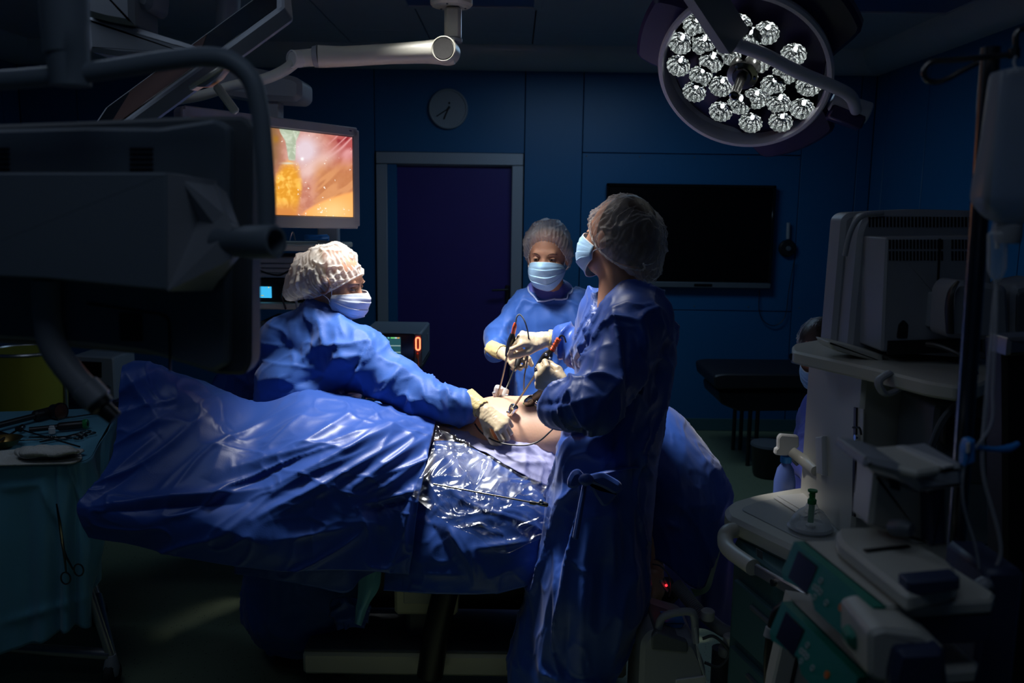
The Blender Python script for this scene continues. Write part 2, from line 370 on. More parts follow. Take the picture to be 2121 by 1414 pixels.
def link(name, me, parent=None):
    o = bpy.data.objects.new(name, me); COL.objects.link(o)
    if parent is not None: setp(o, parent)
    return o
def setp(o, p):
    o.parent = p
    if p.type == 'EMPTY': o.matrix_parent_inverse = Matrix.LocRotScale(p.location, p.rotation_euler, None).inverted()
def tag(o, label, cat, group=None, kind=None):
    o['label'] = label; o['category'] = cat
    if group: o['group'] = group
    if kind: o['kind'] = kind
    return o
def thing(name, loc, label, cat, group=None):
    o = bpy.data.objects.new(name, None); COL.objects.link(o); o.location = [float(q) for q in loc]; o.empty_display_size = 0.05
    return tag(o, label, cat, group)
def struct(o): o['kind'] = 'structure'; return o

def cr(p, k):
    """Catmull-Rom along axis 0, k subdivisions per span"""
    p = np.asarray(p, float); q = np.concatenate([[2*p[0]-p[1]], p, [2*p[-1]-p[-2]]]); out = []
    for i in range(1, len(q)-2):
        for j in range(k):
            t = j/k; a, b, c, d = q[i-1], q[i], q[i+1], q[i+2]
            out.append(0.5*((2*b)+(-a+c)*t+(2*a-5*b+4*c-d)*t*t+(-a+3*b-3*c+d)*t**3))
    out.append(p[-1]); return np.array(out)
def ctrl(rows, ku, kv):
    """rows of (px,py,Y): control net -> fine grid of world points"""
    G = np.array([[P(*q) for q in r] for r in rows])
    G = cr(G, ku); return np.swapaxes(cr(np.swapaxes(G, 0, 1), kv), 0, 1)
def rrect(w, h, r, n=5):
    out = []
    for cx, cy, a0 in ((w/2-r, h/2-r, 0), (-w/2+r, h/2-r, 90), (-w/2+r, -h/2+r, 180), (w/2-r, -h/2+r, 270)):
        for k in range(n+1): a = R(a0+90*k/n); out.append((cx+r*math.cos(a), cy+r*math.sin(a)))
    return out

# noise
_rng = np.random.RandomState(7); _perm = _rng.rand(64, 64, 64).astype(np.float32)
def vnoise(Q):
    Q = np.asarray(Q, np.float32)+101.3; i = np.floor(Q).astype(int); f = Q-i; f = f*f*(3-2*f); i &= 63; j = (i+1) & 63
    x, y, z = f[..., 0], f[..., 1], f[..., 2]; g = _perm
    c = lambda a, b, d: g[a[..., 0], b[..., 1], d[..., 2]]
    return ((c(i, i, i)*(1-x)+c(j, i, i)*x)*(1-y)+(c(i, j, i)*(1-x)+c(j, j, i)*x)*y)*(1-z) + \
           ((c(i, i, j)*(1-x)+c(j, i, j)*x)*(1-y)+(c(i, j, j)*(1-x)+c(j, j, j)*x)*y)*z
def ridge(Q):
    n = 1-np.abs(2*vnoise(Q)-1); return n*n
def gnormals(G):
    a = np.gradient(G, axis=0); b = np.gradient(G, axis=1); n = np.cross(a, b); n /= np.linalg.norm(n, axis=-1)[..., None]+1e-12
    s = np.sign(((CAM-G)*n).sum(-1, keepdims=True)); s[s == 0] = 1
    return n*np.sign(s.mean()+1e-9)
def pxfold(V, folds, face=None):
    """creases given as image segments ((x0,y0),(x1,y1),height,width px); returns displacement"""
    x, y = proj(V); d = np.zeros(x.shape)
    for (a, b, amp, wd) in folds:
        ax, ay = a; bx, by = b; L2 = (bx-ax)**2+(by-ay)**2
        t = ((x-ax)*(bx-ax)+(y-ay)*(by-ay))/L2; tc = np.clip(t, 0, 1)
        q = np.hypot(x-ax-tc*(bx-ax), y-ay-tc*(by-ay))
        d += amp*np.exp(-(q/wd)**1.25)*np.clip(np.sin(np.pi*np.clip(tc, .03, .97)), 0, 1)**.5
    return d if face is None else d*face

# ------------------------------------------------------------------ implicit surfaces
def rc(a, b, r1, r2=None, sc=None):
    a = V3(a); b = V3(b); r2 = r1 if r2 is None else r2
    s = np.ones(3) if sc is None else np.array(sc, float)
    def f(Q):
        A = (a/s).astype(np.float32); B = (b/s).astype(np.float32); q = Q/s.astype(np.float32); ab = B-A
        t = np.clip(((q-A)@ab)/max(float(ab@ab), 1e-9), 0, 1)
        d = q-A-t[..., None]*ab
        return (np.sqrt((d*d).sum(-1))-(r1+(r2-r1)*t))*float(s.min())
    return f
def el(c, r, T=None):
    c = V3(c).astype(np.float32); r = np.array(r, np.float32)
    def f(Q):
        q = Q-c
        if T is not None: q = q@T[:3, :3].astype(np.float32)
        k0 = np.sqrt(((q/r)**2).sum(-1)); k1 = np.sqrt(((q/r/r)**2).sum(-1))+1e-6
        return k0*(k0-1)/k1
    return f
def smin(a, b, k):
    if k <= 0: return np.minimum(a, b)
    h = np.clip(0.5+0.5*(b-a)/k, 0, 1); return b+(a-b)*h-k*h*(1-h)
def union(fs, k):
    def f(Q):
        d = None
        for g in fs:
            g, kk = g if isinstance(g, tuple) else (g, k)
            v = g(Q); d = v if d is None else smin(d, v, kk)
        return d
    return f
def surf(fn, lo, hi, h):
    ax = [np.arange(l, u+h, h, dtype=np.float32) for l, u in zip(lo, hi)]
    n = [len(a) for a in ax]; F = np.empty(n, np.float32)
    st = max(1, int(4e5/(n[1]*n[2])))
    YZ = np.stack(np.meshgrid(ax[1], ax[2], indexing='ij'), -1)
    for i in range(0, n[0], st):
        xs = ax[0][i:i+st]; Q = np.empty((len(xs), n[1], n[2], 3), np.float32)
        Q[..., 0] = xs[:, None, None]; Q[..., 1:] = YZ; F[i:i+st] = fn(Q)
    S = F < 0
    cnt = np.zeros([q-1 for q in n], np.int8)
    for a in (0, 1):
        for b in (0, 1):
            for c in (0, 1): cnt += S[a:n[0]-1+a, b:n[1]-1+b, c:n[2]-1+c]
    act = np.argwhere((cnt > 0) & (cnt < 8)); idx = -np.ones([q-1 for q in n], np.int64); idx[tuple(act.T)] = np.arange(len(act))
    acc = np.zeros((len(act), 3)); k = np.zeros(len(act))
    cs = [(a, b, c) for a in (0, 1) for b in (0, 1) for c in (0, 1)]
    for A in cs:
        for d in range(3):
            if A[d]: continue
            B = list(A); B[d] = 1
            fa = F[act[:, 0]+A[0], act[:, 1]+A[1], act[:, 2]+A[2]]; fb = F[act[:, 0]+B[0], act[:, 1]+B[1], act[:, 2]+B[2]]
            mk = (fa < 0) != (fb < 0); t = np.where(mk, fa/np.where(mk, fa-fb, 1), 0)
            p = np.array(A, float)[None].repeat(len(act), 0); p[:, d] += t
            acc[mk] += p[mk]; k += mk
    V = (act+acc/k[:, None])*h+np.array(lo)
    Fs = []
    for d in range(3):
        sl0 = [slice(None)]*3; sl1 = [slice(None)]*3; sl0[d] = slice(0, -1); sl1[d] = slice(1, None)
        a = S[tuple(sl0)]; b = S[tuple(sl1)]; e = np.argwhere(a != b)
        u, v = [(1, 2), (2, 0), (0, 1)][d]
        ok = (e[:, u] > 0) & (e[:, v] > 0) & (e[:, u] < n[u]-1) & (e[:, v] < n[v]-1); e = e[ok]
        q = []
        for du, dv in ((-1, -1), (0, -1), (0, 0), (-1, 0)):
            c = e.copy(); c[:, u] += du; c[:, v] += dv; q.append(idx[tuple(c.T)])
        q = np.stack(q, 1); fl = ~a[tuple(e.T)]; q[fl] = q[fl][:, ::-1]; Fs.append(q)
    return V, np.concatenate(Fs)
def vnormals(V, F):
    n = np.cross(V[F[:, 2]]-V[F[:, 0]], V[F[:, 3]]-V[F[:, 1]]); N = np.zeros_like(V)
    for k in range(4):
        for c in range(3): N[:, c] += np.bincount(F[:, k], n[:, c], len(V))
    return N/(np.linalg.norm(N, axis=1)[:, None]+1e-12)
def lap(V, F, it=2, w=.5):
    E = np.concatenate([F[:, [0, 1]], F[:, [1, 2]], F[:, [2, 3]], F[:, [3, 0]]]); E = np.concatenate([E, E[:, ::-1]])
    deg = np.bincount(E[:, 0], minlength=len(V))[:, None]
    for _ in range(it):
        A = np.stack([np.bincount(E[:, 0], V[E[:, 1], c], len(V)) for c in range(3)], 1)/np.maximum(deg, 1)
        V = V+(A-V)*w
    return V
def fmesh(name, V, F, m, parent=None):
    me = bpy.data.meshes.new(name)
    me.vertices.add(len(V)); me.vertices.foreach_set('co', V.astype(np.float32).ravel())
    me.loops.add(len(F)*4); me.loops.foreach_set('vertex_index', F.astype(np.int32).ravel())
    me.polygons.add(len(F)); me.polygons.foreach_set('loop_start', np.arange(0, len(F)*4, 4, dtype=np.int32))
    me.update(calc_edges=True); me.materials.append(M[m] if isinstance(m, str) else m); me.shade_smooth()
    return link(name, me, parent)
# ------------------------------------------------------------------ people helpers
def head_sdf(neck=(0, -.045, -.2), nr=.056):
    k = .015
    f = union([el((0, -.012, .032), (.077, .096, .088)), (el((0, .03, -.03), (.062, .064, .085)), .03), (el((0, .048, -.082), (.040, .040, .034)), .03),
               (rc((0, .086, .004), (0, .108, -.036), .008, .0135), .012), (rc((-.034, .076, .022), (.034, .076, .022), .0125), .014),
               (el((-.036, .058, -.03), (.024, .026, .024)), .02), (el((.036, .058, -.03), (.024, .026, .024)), .02),
               (rc((0, -.02, -.06), neck, nr, nr+.006), .03), (rc((0, .095, -.068), (0, .096, -.07), .012), .014),
               (el((-.079, -.012, -.008), (.010, .020, .031)), .006), (el((.079, -.012, -.008), (.010, .020, .031)), .006)], k)
    e1 = el((-.032, .099, .001), (.018, .011, .010)); e2 = el((.032, .099, .001), (.018, .011, .010))
    def g(Q):
        d = f(Q)
        for e in (e1, e2): d = -smin(-d, e(Q), .010)
        return d
    return g
def head_matrix(pos, fwd, tilt=(0, 0, 1)):
    return frame(pos, y=fwd, z=tilt)
def make_head(T, coarse, name, root, m='skin', h=.0042, box=None):
    """fine head and neck, joined with the coarse rest of the body: one mesh"""
    V, F = surf(head_sdf(), (-.1, -.125, -.26), (.1, .135, .135), h)
    V = ap(T, V)
    if coarse is not None:
        V2, F2 = coarse; F = np.concatenate([F, F2+len(V)]); V = np.concatenate([V, V2])
    return fmesh(name, V, F, m, root)
def eyes(T, root):
    for s in (-1, 1):
        e = MB().sphere((s*.032, .0785, .001), .0125, T, 16, 12).build('eye', 'eyew', root)
        for lo_, hi_, nm in ((.18, 1.5, 'upper_eyelid'), (-1.5, -.30, 'lower_eyelid')):
            A = np.linspace(0, 2*np.pi, 25); G = np.array([[(s*.032+.0142*math.cos(q)*math.cos(a), .0785+.0142*math.cos(q)*math.sin(a), .001+.0138*math.sin(q)) for a in A] for q in np.linspace(lo_, hi_, 8)])
            MB(T).grid(G).build(nm, 'skin', e)
        MB().sphere((s*.0325, .0865, .000), (.0058, .0052, .0058), T, 12, 8).build('iris', 'iris', e)
        pts = [ap(T, (s*q[0], q[1], q[2])) for q in ((.017, .094, .019), (.028, .0945, .0245), (.040, .086, .0245), (.052, .070, .019))]
        MB().tube(pts, [.0022, .0032, .0028, .001], 6, 4, flat=.6).build('eyebrow', 'lip', root)
        pts = [ap(T, (s*q[0], q[1], q[2])) for q in ((.020, .0875, .002), (.027, .0925, .0042), (.036, .0920, .0042), (.0435, .0855, .001))]
        MB().tube(pts, [.0006, .0012, .0013, .0008], 6, 4).build('eyelashes', 'lip', root)
def ear(T, s, root):
    MB().tube([ap(T, (s*.088, -.004+.019*math.cos(a), -.004+.030*math.sin(a))) for a in np.linspace(-2.2, 2.4, 14)], .0042, 8).build('ear_rim', 'skin', root)
def make_mask(T, root, m='mask', loops=True):
    U = np.linspace(-1, 1, 45); W = np.linspace(0, 1, 41); G = np.zeros((45, 41, 3)); 
    for i, u in enumerate(U):
        for j, v in enumerate(W):
            a = 1.35*u; zt = -.004-.030*u*u; zb = -.130+.060*u*u; z = zt+(zb-zt)*v
            x = (.072+.006*math.sin(math.pi*v))*math.sin(a)/math.sin(1.35); c = (math.cos(a)-math.cos(1.35))/(1-math.cos(1.35))
            bulge = .024*math.sin(math.pi*min(1, v*1.05+.06))**.8
            nose = .012*math.exp(-(u/.28)**2)*math.exp(-((v-.12)/.18)**2)
            y = .036+c*(.076-.034*max(0, v-.72)/.28*1.0)+bulge*c+nose
            saw = ((v*4.2) % 1.0); y += .0038*(1-saw)*c**.3 if .12 < v < .9 else 0
            y += .002*math.sin(9*u+5*v)*c
            G[i, j] = (x, y-(.012*abs(u)**3), z+.003*math.sin(7*u)*v)
    mb = MB(T).grid(G, flip=True); o = mb.build('face_mask', m, root)
    s = o.modifiers.new('thickness', 'SOLIDIFY'); s.thickness = .0012
    for v, n in ((0, 'edge_binding'), (-1, 'edge_binding')):
        MB().tube(ap(T, G[:, v]), .0016, 6).build(n, 'loop', o)
    for s_ in (-1, 1):
        if loops:
            for z0, z1 in ((G[0, 1], .018), (G[0, -2], -.035)):
                z0 = V3(z0)*V3((1 if s_ < 0 else -1, 1, 1)); 
                MB().tube([ap(T, z0), ap(T, (s_*.079, .018, (z0[2]+z1)/2+.004)), ap(T, (s_*.085, -.012, z1))], .0013, 6, 6).build('ear_loop', 'loop', o)
    return o
def make_cap(T, root, m, ha=.086, hb=.108, cz=.0, h=.135, puff=1.2, shift=(0, -.03, .02), sag=0.0, gath=46, amp=.0035, seed=0, tilt=38, wr=.006, band=True):
    """gathered bouffant cap: elastic band ellipse on a tilted plane, cloth puffing from it"""
    t = R(tilt); e2 = V3((0, math.cos(t), math.sin(t))); n = V3((0, -math.sin(t), math.cos(t))); c0 = V3((0, -.004, cz))
    nt, nf = 260, 84; G = np.zeros((nt+1, nf, 3)); th = np.linspace(0, 2*np.pi, nt+1)
    def ring(x): return c0+x
    for j in range(nf):
        f = j/(nf-1); a = f*np.pi*.5
        if f < .22: q = f/.22; rad = 1+(puff-1)*math.sin(q*math.pi/2); hh = .16*q**1.3
        else: q = (f-.22)/.78; rad = puff*math.cos(q*math.pi/2)**.62; hh = .16+.84*math.sin(q*math.pi/2)
        G[:, j] = c0+np.outer(np.sin(th), (1, 0, 0))*ha*rad+np.outer(np.cos(th), e2)*hb*rad+n*h*hh+V3(shift)*min(1, f/.25)
        back = np.clip(-np.cos(th), 0, 1)**2
        G[:, j] += np.outer(back*sag*math.sin(math.pi*min(1, f*1.6+.0))*(f < .63), (0, -.5, -1))
        G[:, j] += np.outer(np.cos(2*th)-1, (0, 0, 1))*.010*(1-min(1, f/.3))
        w = amp*(1-f)**1.3*(.4+.6*min(1, f/.08)); ph = 3*vnoise(np.c_[th*2, np.full(nt+1, f*3), np.full(nt+1, seed)])
        G[:, j] += (np.outer(np.sin(th), (1, 0, 0))+np.outer(np.cos(th), e2))*(w*np.sin(th*gath+ph*3))[:, None]
    N = G-(c0+n*h*.35); N /= np.linalg.norm(N, axis=-1)[..., None]
    Q = G*V3((14, 14, 14))+seed*7; Q2 = Q+1.6*vnoise(G*9+seed)[..., None]
    d = wr*(ridge(Q2*.8)**3-.2)+wr*.8*(ridge(Q2*1.9+9)**4-.15); d += wr*.25*ridge(Q2*4)**2
    d *= np.clip(np.linspace(0, 1, nf)/.1, 0, 1)[None, :]; d[-1] = d[0]
    G += N*d[..., None]; G[-1] = G[0]
    o = MB(T).grid(G).build('bouffant_cap', m, root, sharp=180)
    if band: MB().tube(ap(T, G[:, 0]), .0028, 8).build('elastic_band', 'capf', o)
    return o
FING = [(.031, .088, .078, .0092), (.010, .094, .086, .0095), (-.012, .090, .080, .0092), (-.032, .080, .064, .0082)]
def make_hand(T, root, name='glove', curls=((20, 30, 20),)*4, spread=(6, 2, -2, -7), thumb=(40, 25, 20, 25), side=1, m='glove', h=.0024, wrist=.07, wr=.026, cuff=True):
    """local frame: wrist at origin, fingers along +Y, palm faces -Z, thumb on side*X"""
    fs = [(rc((0, -wrist, 0), (0, .0, 0), wr+.003, wr-.001, (1, 1, .85)), .01),
          (rc((.014*side, .02, 0), (.020*side, .078, .0), .017, .016, (1, 1, .8)), .012), (rc((-.012*side, .02, 0), (-.020*side, .072, 0), .017, .015, (1, 1, .8)), .012),
          (rc((0, .01, 0), (0, .080, .002), .018, .016), .012)]
    for (x, y, L, r), (a, b, c), sp in zip(FING, curls, spread):
        p = V3((x*side, y-.006, 0)); d = V3((math.sin(R(sp))*side, math.cos(R(sp)), 0)); ang = 0; rr = r
        for k, (bend, ln) in enumerate(zip((a, b, c), (L*.45, L*.31, L*.24))):
            ang += R(bend); v = V3((d[0]*math.cos(ang), d[1]*math.cos(ang), -math.sin(ang)))
            q = p+v*ln; fs.append((rc(p, q, rr, rr*.93), .005 if k == 0 else .003)); p = q; rr *= .93
    out, dn, b1, b2 = thumb
    p = V3((.022*side, .018, -.006)); az = R(out); el_ = R(dn)
    d = V3((math.sin(az)*math.cos(el_)*side, math.cos(az)*math.cos(el_), -math.sin(el_))); ax = norm(np.cross(d, (side*-1.0, .2, -.4)))
    q = p+d*.045; fs.append((rc(p, q, .015, .0125), .012))
    for k, (bd, ln) in enumerate(((b1, .034), (b2, .028))):
        t = V3((-side*.9, .35, -.25)); t = norm(t-d*(t@d)); d = norm(d*math.cos(R(bd))+t*math.sin(R(bd))); p = q; q = p+d*ln; fs.append((rc(p, q, .0118-.001*k, .0105-.001*k), .004))
    fn = union(fs, .008)
    V, F = surf(fn, (-.095, -wrist-.03, -.11), (.095, .20, .06), h)
    N = vnormals(V, F)
    if m in ('glove', 'cuff'): V = V+N*(.0011*(ridge(V*V3((60, 130, 60)))-.4))[:, None]*np.clip((.08-V[:, 1])/.05, .15, 1)[:, None]
    o = fmesh(name, ap(T, V), F, m, root)
    if cuff:
        pts = [(wr+.007, -wrist-.015), (wr+.005, -wrist+.005), (wr+.0045, -wrist+.025), (wr+.0045, -wrist+.052), (wr+.002, -wrist+.055)]
        L = []; 
        for r, z in pts: L.append((r, z))
        TT = np.eye(4); TT[:3, 0] = (1, 0, 0); TT[:3, 1] = (0, 0, -1); TT[:3, 2] = (0, 1, 0)
        mb = MB(T@TT); n = 40; a = np.arange(n+1)*2*np.pi/n
        G = np.array([[((r+.0012*math.sin(9*t+z*200))*math.cos(t), .88*(r+.0012*math.sin(7*t+z*300))*math.sin(t), z+.0012*math.sin(11*t)) for t in a] for r, z in L for _ in (0,)])
        G = cr(G, 5); G[:, -1] = G[:, 0]
        c = mb.grid(G).build('glove_cuff', 'cuff', o)
        c.modifiers.new('thickness', 'SOLIDIFY').thickness = .001
    return o
def garment(name, fs, k, h, m, root, folds=(), wr=((V3((5, 5, 2)), .02),), sm=3, pad=.06, lo=None, hi=None, backfold=True, clip=None):
    fn = union(fs, k)
    V, F = surf(fn, lo, hi, h)
    V = lap(V, F, sm); N = vnormals(V, F); d = np.zeros(len(V))
    for s, amp in wr:
        Q = V*s; Q = Q+np.stack([vnoise(V*4+k*31) for k in range(3)], 1)*1.5; d += amp*(ridge(Q)-.35)+amp*1.0*(ridge(Q*1.4+17)**5-.1)
    if len(folds):
        face = np.clip(((CAM-V)*N).sum(1)/np.linalg.norm(CAM-V, axis=1)*3+.3, 0, 1); d += pxfold(V, folds, face)
    V = V+N*d[:, None]; V = lap(V, F, 1, .3)
    return fmesh(name, V, F, m, root)

def snap(o, pts, off=.002):
    dg = o.data; from mathutils.bvhtree import BVHTree
    vs = [v.co for v in dg.vertices]; t = BVHTree.FromPolygons(vs, [tuple(p.vertices) for p in dg.polygons]); out = []
    for p in pts:
        c, n, i, d = t.find_nearest(Vector(p)); out.append(np.array(c+n*off))
    return out
# ------------------------------------------------------------------ extra builders
def pprism(mb, pts, Y, thick, b=0.003, Y2=None):
    """outline given in the photograph on the plane y = Y (clockwise in the picture), thickness away from the camera"""
    Q = np.array([P(x, y, Y) for x, y in pts]); c = Q.mean(0); c[1] = Y
    T = frame(c, x=(1, 0, 0), z=(0, -1, 0)); L = (Q-c)@T[:3, :3]
    p = L[:, :2]; area = np.sum(p[:, 0]*np.roll(p[:, 1], -1)-np.roll(p[:, 0], -1)*p[:, 1])
    if area < 0: p = p[::-1]
    return mb.prism(p, -thick, 0, T, b)
def zprism(mb, pts, z, thick, b=0.003):
    """outline on the horizontal plane z; thickness downwards"""
    p = np.array([PZ(x, y, z)[:2] for x, y in pts]); area = np.sum(p[:, 0]*np.roll(p[:, 1], -1)-np.roll(p[:, 0], -1)*p[:, 1])
    if area < 0: p = p[::-1]
    T = np.eye(4); T[2, 3] = z
    return mb.prism(p, -thick, 0, T, b)
def rnd(pts, r=8, n=4):
    """round the corners of an image outline"""
    out = []; N = len(pts); P_ = [np.array(p, float) for p in pts]
    for i in range(N):
        a, b, c = P_[i-1], P_[i], P_[(i+1) % N]; u = (a-b)/np.linalg.norm(a-b); v = (c-b)/np.linalg.norm(c-b)
        k = min(r, np.linalg.norm(a-b)*.45, np.linalg.norm(c-b)*.45); s, e = b+u*k, b+v*k
        for j in range(n+1): t = j/n; out.append(tuple((1-t)**2*s+2*t*(1-t)*b+t*t*e))
    return out

# ------------------------------------------------------------------ room
YB = 6.76; ZC = float(P(1000, 102, YB)[2]); XR = float(P(1800, 400, YB)[0]); XL = -3.75; Y0 = -1.2
zc = float(P(1000, 146, YB)[2])
print('ceiling', ZC, 'right wall', XR)
fl = struct(MB().box(((XL+XR)/2, (YB+Y0)/2, -.05), (XR-XL+.6, YB-Y0+.6, .1)).build('floor', 'floor'))
cl = struct(MB().box(((XL+XR)/2, (YB+Y0)/2, ZC+.07), (XR-XL+.6, YB-Y0+.6, .08)).build('ceiling', 'joint'))
# ceiling panels, joints recessed
cx = [XL, -2.4, -1.2, float(PZ(870, 40, ZC)[0]), float(PZ(1092, 40, ZC)[0])+.05, 1.55, XR]; cy = [Y0, .6, 1.8, 3.0, 4.2, 5.0, 6.1, YB-.12]
for i in range(len(cx)-1):
    for j in range(len(cy)-1):
        MB().box(((cx[i]+cx[i+1])/2, (cy[j]+cy[j+1])/2, ZC+.015), (cx[i+1]-cx[i]-.008, cy[j+1]-cy[j]-.008, .03), b=.003).build('panel', 'ceil', cl)
wb = struct(MB().box(((XL+XR)/2, YB+.09, ZC/2), (XR-XL+.6, .1, ZC+.1)).build('wall_back', 'joint'))
def bpanel(x0, x1, z0, z1, g=.006): return MB().box(((x0+x1)/2, YB+.02, (z0+z1)/2), (x1-x0-g, .04, z1-z0-g), b=.002).build('panel', 'wall', wb)
bx = lambda px, py=400: float(P(px, py, YB)[0])
bz = lambda py, px=1060: float(P(px, py, YB)[2])
dz = bz(316, 930); tz0 = bz(319, 1440); tz1 = bz(643, 1480)
for a, b in zip([XL, bx(170), bx(470)], [bx(170), bx(470), bx(777)]): bpanel(a, b, 0, ZC)
bpanel(bx(777), bx(1085), dz, ZC); bpanel(bx(1085), bx(1204), 0, ZC)
bpanel(bx(1204), bx(1655), tz0, ZC); bpanel(bx(1204), bx(1655), 0, tz1); 
bpanel(bx(1655), bx(1770), 0, ZC); bpanel(bx(1770), XR, 0, ZC)
tvp = bpanel(bx(1204), bx(1655), tz1, tz0)
for px in (1215, 1325, 1438, 1550, 1655):
    for py in (326, 634):
        if px > 1400 or py < 400:
            q = P(px, py+(px-1440)*.013, YB); MB().cyl((q[0], YB, q[2]), (q[0], YB-.004, q[2]), .006, .0045, 12).build('screw', 'dgrey', wb)
# cove between wall and ceiling
G = np.array([[(x, YB-.0-.20*math.sin(a), zc+(ZC-zc+.01)*(1-math.cos(a))) for a in np.linspace(0, math.pi/2, 9)] for x in np.linspace(XL, XR, 20)])
struct(MB().grid(G).build('trim_1', 'cove'))
# side walls, with panels
for side, X in (('left', XL), ('right', XR)):
    s = -1 if side == 'left' else 1
    wl = struct(MB().box((X+s*.09, (YB+Y0)/2, ZC/2), (.1, YB-Y0+.2, ZC+.1)).build('wall_'+side, 'joint'))
    ys = [Y0, 1.1, 2.3, 3.5, 4.7, 5.9, YB-.22, YB]
    for a, b in zip(ys[:-1], ys[1:]): MB().box((X+s*.02, (a+b)/2, ZC/2), (.04, b-a-.008, ZC), b=.002).build('panel', 'wall', wl)
    G = np.array([[(X-s*(.20*math.sin(a)), y, zc+(ZC-zc+.01)*(1-math.cos(a))) for a in np.linspace(0, math.pi/2, 9)] for y in np.linspace(Y0, YB, 20)])
    struct(MB().grid(G).build('trim_2' if s < 0 else 'trim_3', 'cove'))
    struct(MB().box((X-s*.006, (YB+Y0)/2, .05), (.012, YB-Y0, .1)).build('baseboard_'+side, 'dgreen'))
struct(MB().box(((XL+bx(777))/2, YB-.006, .05), (bx(777)-XL, .012, .1)).build('baseboard_back', 'dgreen'))
struct(MB().box(((XR+bx(1085))/2, YB-.006, .05), (XR-bx(1085), .012, .1)).build('baseboard_back', 'dgreen'))
struct(MB().box(((XL+XR)/2, Y0-.05, ZC/2), (XR-XL+.6, .1, ZC+.1)).build('wall_front', 'wall'))
# ceiling luminaires, off
for (a, b) in ((872, 1092), (1640, 1820)):
    p0 = PZ(a, 38, ZC); p1 = PZ(b, 38, ZC); y0, y1 = 4.35, 5.35
    if a > 1000: p0 = PZ(1660, 60, ZC); p1 = PZ(1860, 60, ZC)
    xm = (p0[0]+p1[0])/2; wdt = .78
    t = thing('ceiling_light', (xm, (y0+y1)/2, ZC), 'square unlit ceiling light panel behind the ceiling arm mount' if a < 1000 else 'unlit ceiling light panel behind the round surgical lamp', 'ceiling light', 'ceiling light panels')
    for q in ((xm, y0, wdt, .05), (xm, y1, wdt, .05), (xm-wdt/2, (y0+y1)/2, .05, 1.0), (xm+wdt/2, (y0+y1)/2, .05, 1.0)):
        MB().box((q[0], q[1], ZC-.008), (q[2], q[3], .016), b=.003).build('frame', 'ceil', t)
    MB().box((xm, (y0+y1)/2, ZC-.003), (wdt-.04, .97, .006), b=.001).build('diffuser', 'lum', t)
# door
x0, x1 = bx(780), bx(1083); fw = .085; zt = dz
d = struct(MB().box(((x0+x1)/2, YB+.03, zt-.06), (x1-x0-.02, .03, .08), b=.004).build('door_1', 'doorframe'))
for x in (x0+fw/2, x1-fw/2): MB().box((x, YB-.0, (zt-.092)/2), (fw, .05, zt-.092), b=.005).build('door_jamb', 'doorframe', d)
MB().box(((x0+x1)/2, YB, zt-.045), (x1-x0, .05, .09), b=.005).build('door_lintel', 'doorframe', d)
MB().box(((x0+x1)/2, YB+.035, (zt-.09)/2), (x1-x0-2*fw, .006, zt-.09)).build('door_leaf', 'door', d)
MB().box((x0+fw+.035, YB+.015, (zt-.09)/2), (.07, .05, zt-.09), b=.003).build('door_reveal', 'wall', d)
hx = bx(1051, 610); hz = bz(612, 1050)
h = MB().box((hx, YB+.02, hz), (.035, .02, .16), b=.005).build('door_handle', 'black', d)
MB().tube([(hx, YB+.01, hz+.05), (hx, YB-.05, hz+.05), (hx-.02, YB-.055, hz+.05), (hx-.12, YB-.055, hz+.045)], .009, 10, 4).build('lever', 'black', h)

# ------------------------------------------------------------------ clock
c = P(929, 226, YB); c[1] = YB; rC = .148
t = thing('wall_clock', c, 'round pale wall clock on the blue wall above the purple door', 'clock')
T = frame((c[0], YB-.0, c[2]), x=(1, 0, 0), z=(0, -1, 0))
MB(T).lathe([(rC, 0), (rC, .03), (rC-.006, .036), (rC-.014, .036), (rC-.016, .026)], n=56).build('rim', 'grey', t)
f = MB(T).lathe([(rC-.015, .0), (rC-.015, .024), (0, .0245)], n=48).build('dial', mat('clock_dial', (.72, .74, .78), .6), t)
def text(s, T, size, m, parent, name='lettering', depth=.0006, align='CENTER'):
    cu = bpy.data.curves.new(name, 'FONT'); cu.body = s; cu.size = size; cu.extrude = depth; cu.align_x = align; cu.align_y = 'CENTER'
    o0 = bpy.data.objects.new('tmp', cu); COL.objects.link(o0); me = bpy.data.meshes.new_from_object(o0); bpy.data.objects.remove(o0, do_unlink=True)
    me.transform(Matrix(T.tolist())); me.materials.clear(); me.materials.append(M[m] if isinstance(m, str) else m); return link(name, me, parent)
for k in range(1, 13):
    a = R(90-30*k); Tn = frame(ap(T, (.108*math.cos(a), .108*math.sin(a), .0245)), x=T[:3, 0], z=T[:3, 2]); text(str(k), Tn, .034, 'dgrey', t, 'numeral')
for ang, L, w_, nm in ((-203, .085, .006, 'hour_hand'), (-240+3, .105, .004, 'minute_hand'), (52, .02, .003, 'second_hand')):
    a = R(90+ang) if nm != 'second_hand' else R(50); dx = V3((math.cos(a), math.sin(a), 0))
    MB(T).tube([ap(np.eye(4), -dx*.02+V3((0, 0, .030))), dx*L+V3((0, 0, .030))], w_, 6, flat=.3).build(nm, 'black', t)
q = ap(T, (.008, .042, .026)); MB().cyl(q, q-V3((0, .003, 0)), .008).build('emblem', 'black', t)
MB(T).lathe([(.009, .024), (.009, .034), (0, .035)], n=16).build('hub', 'black', t)

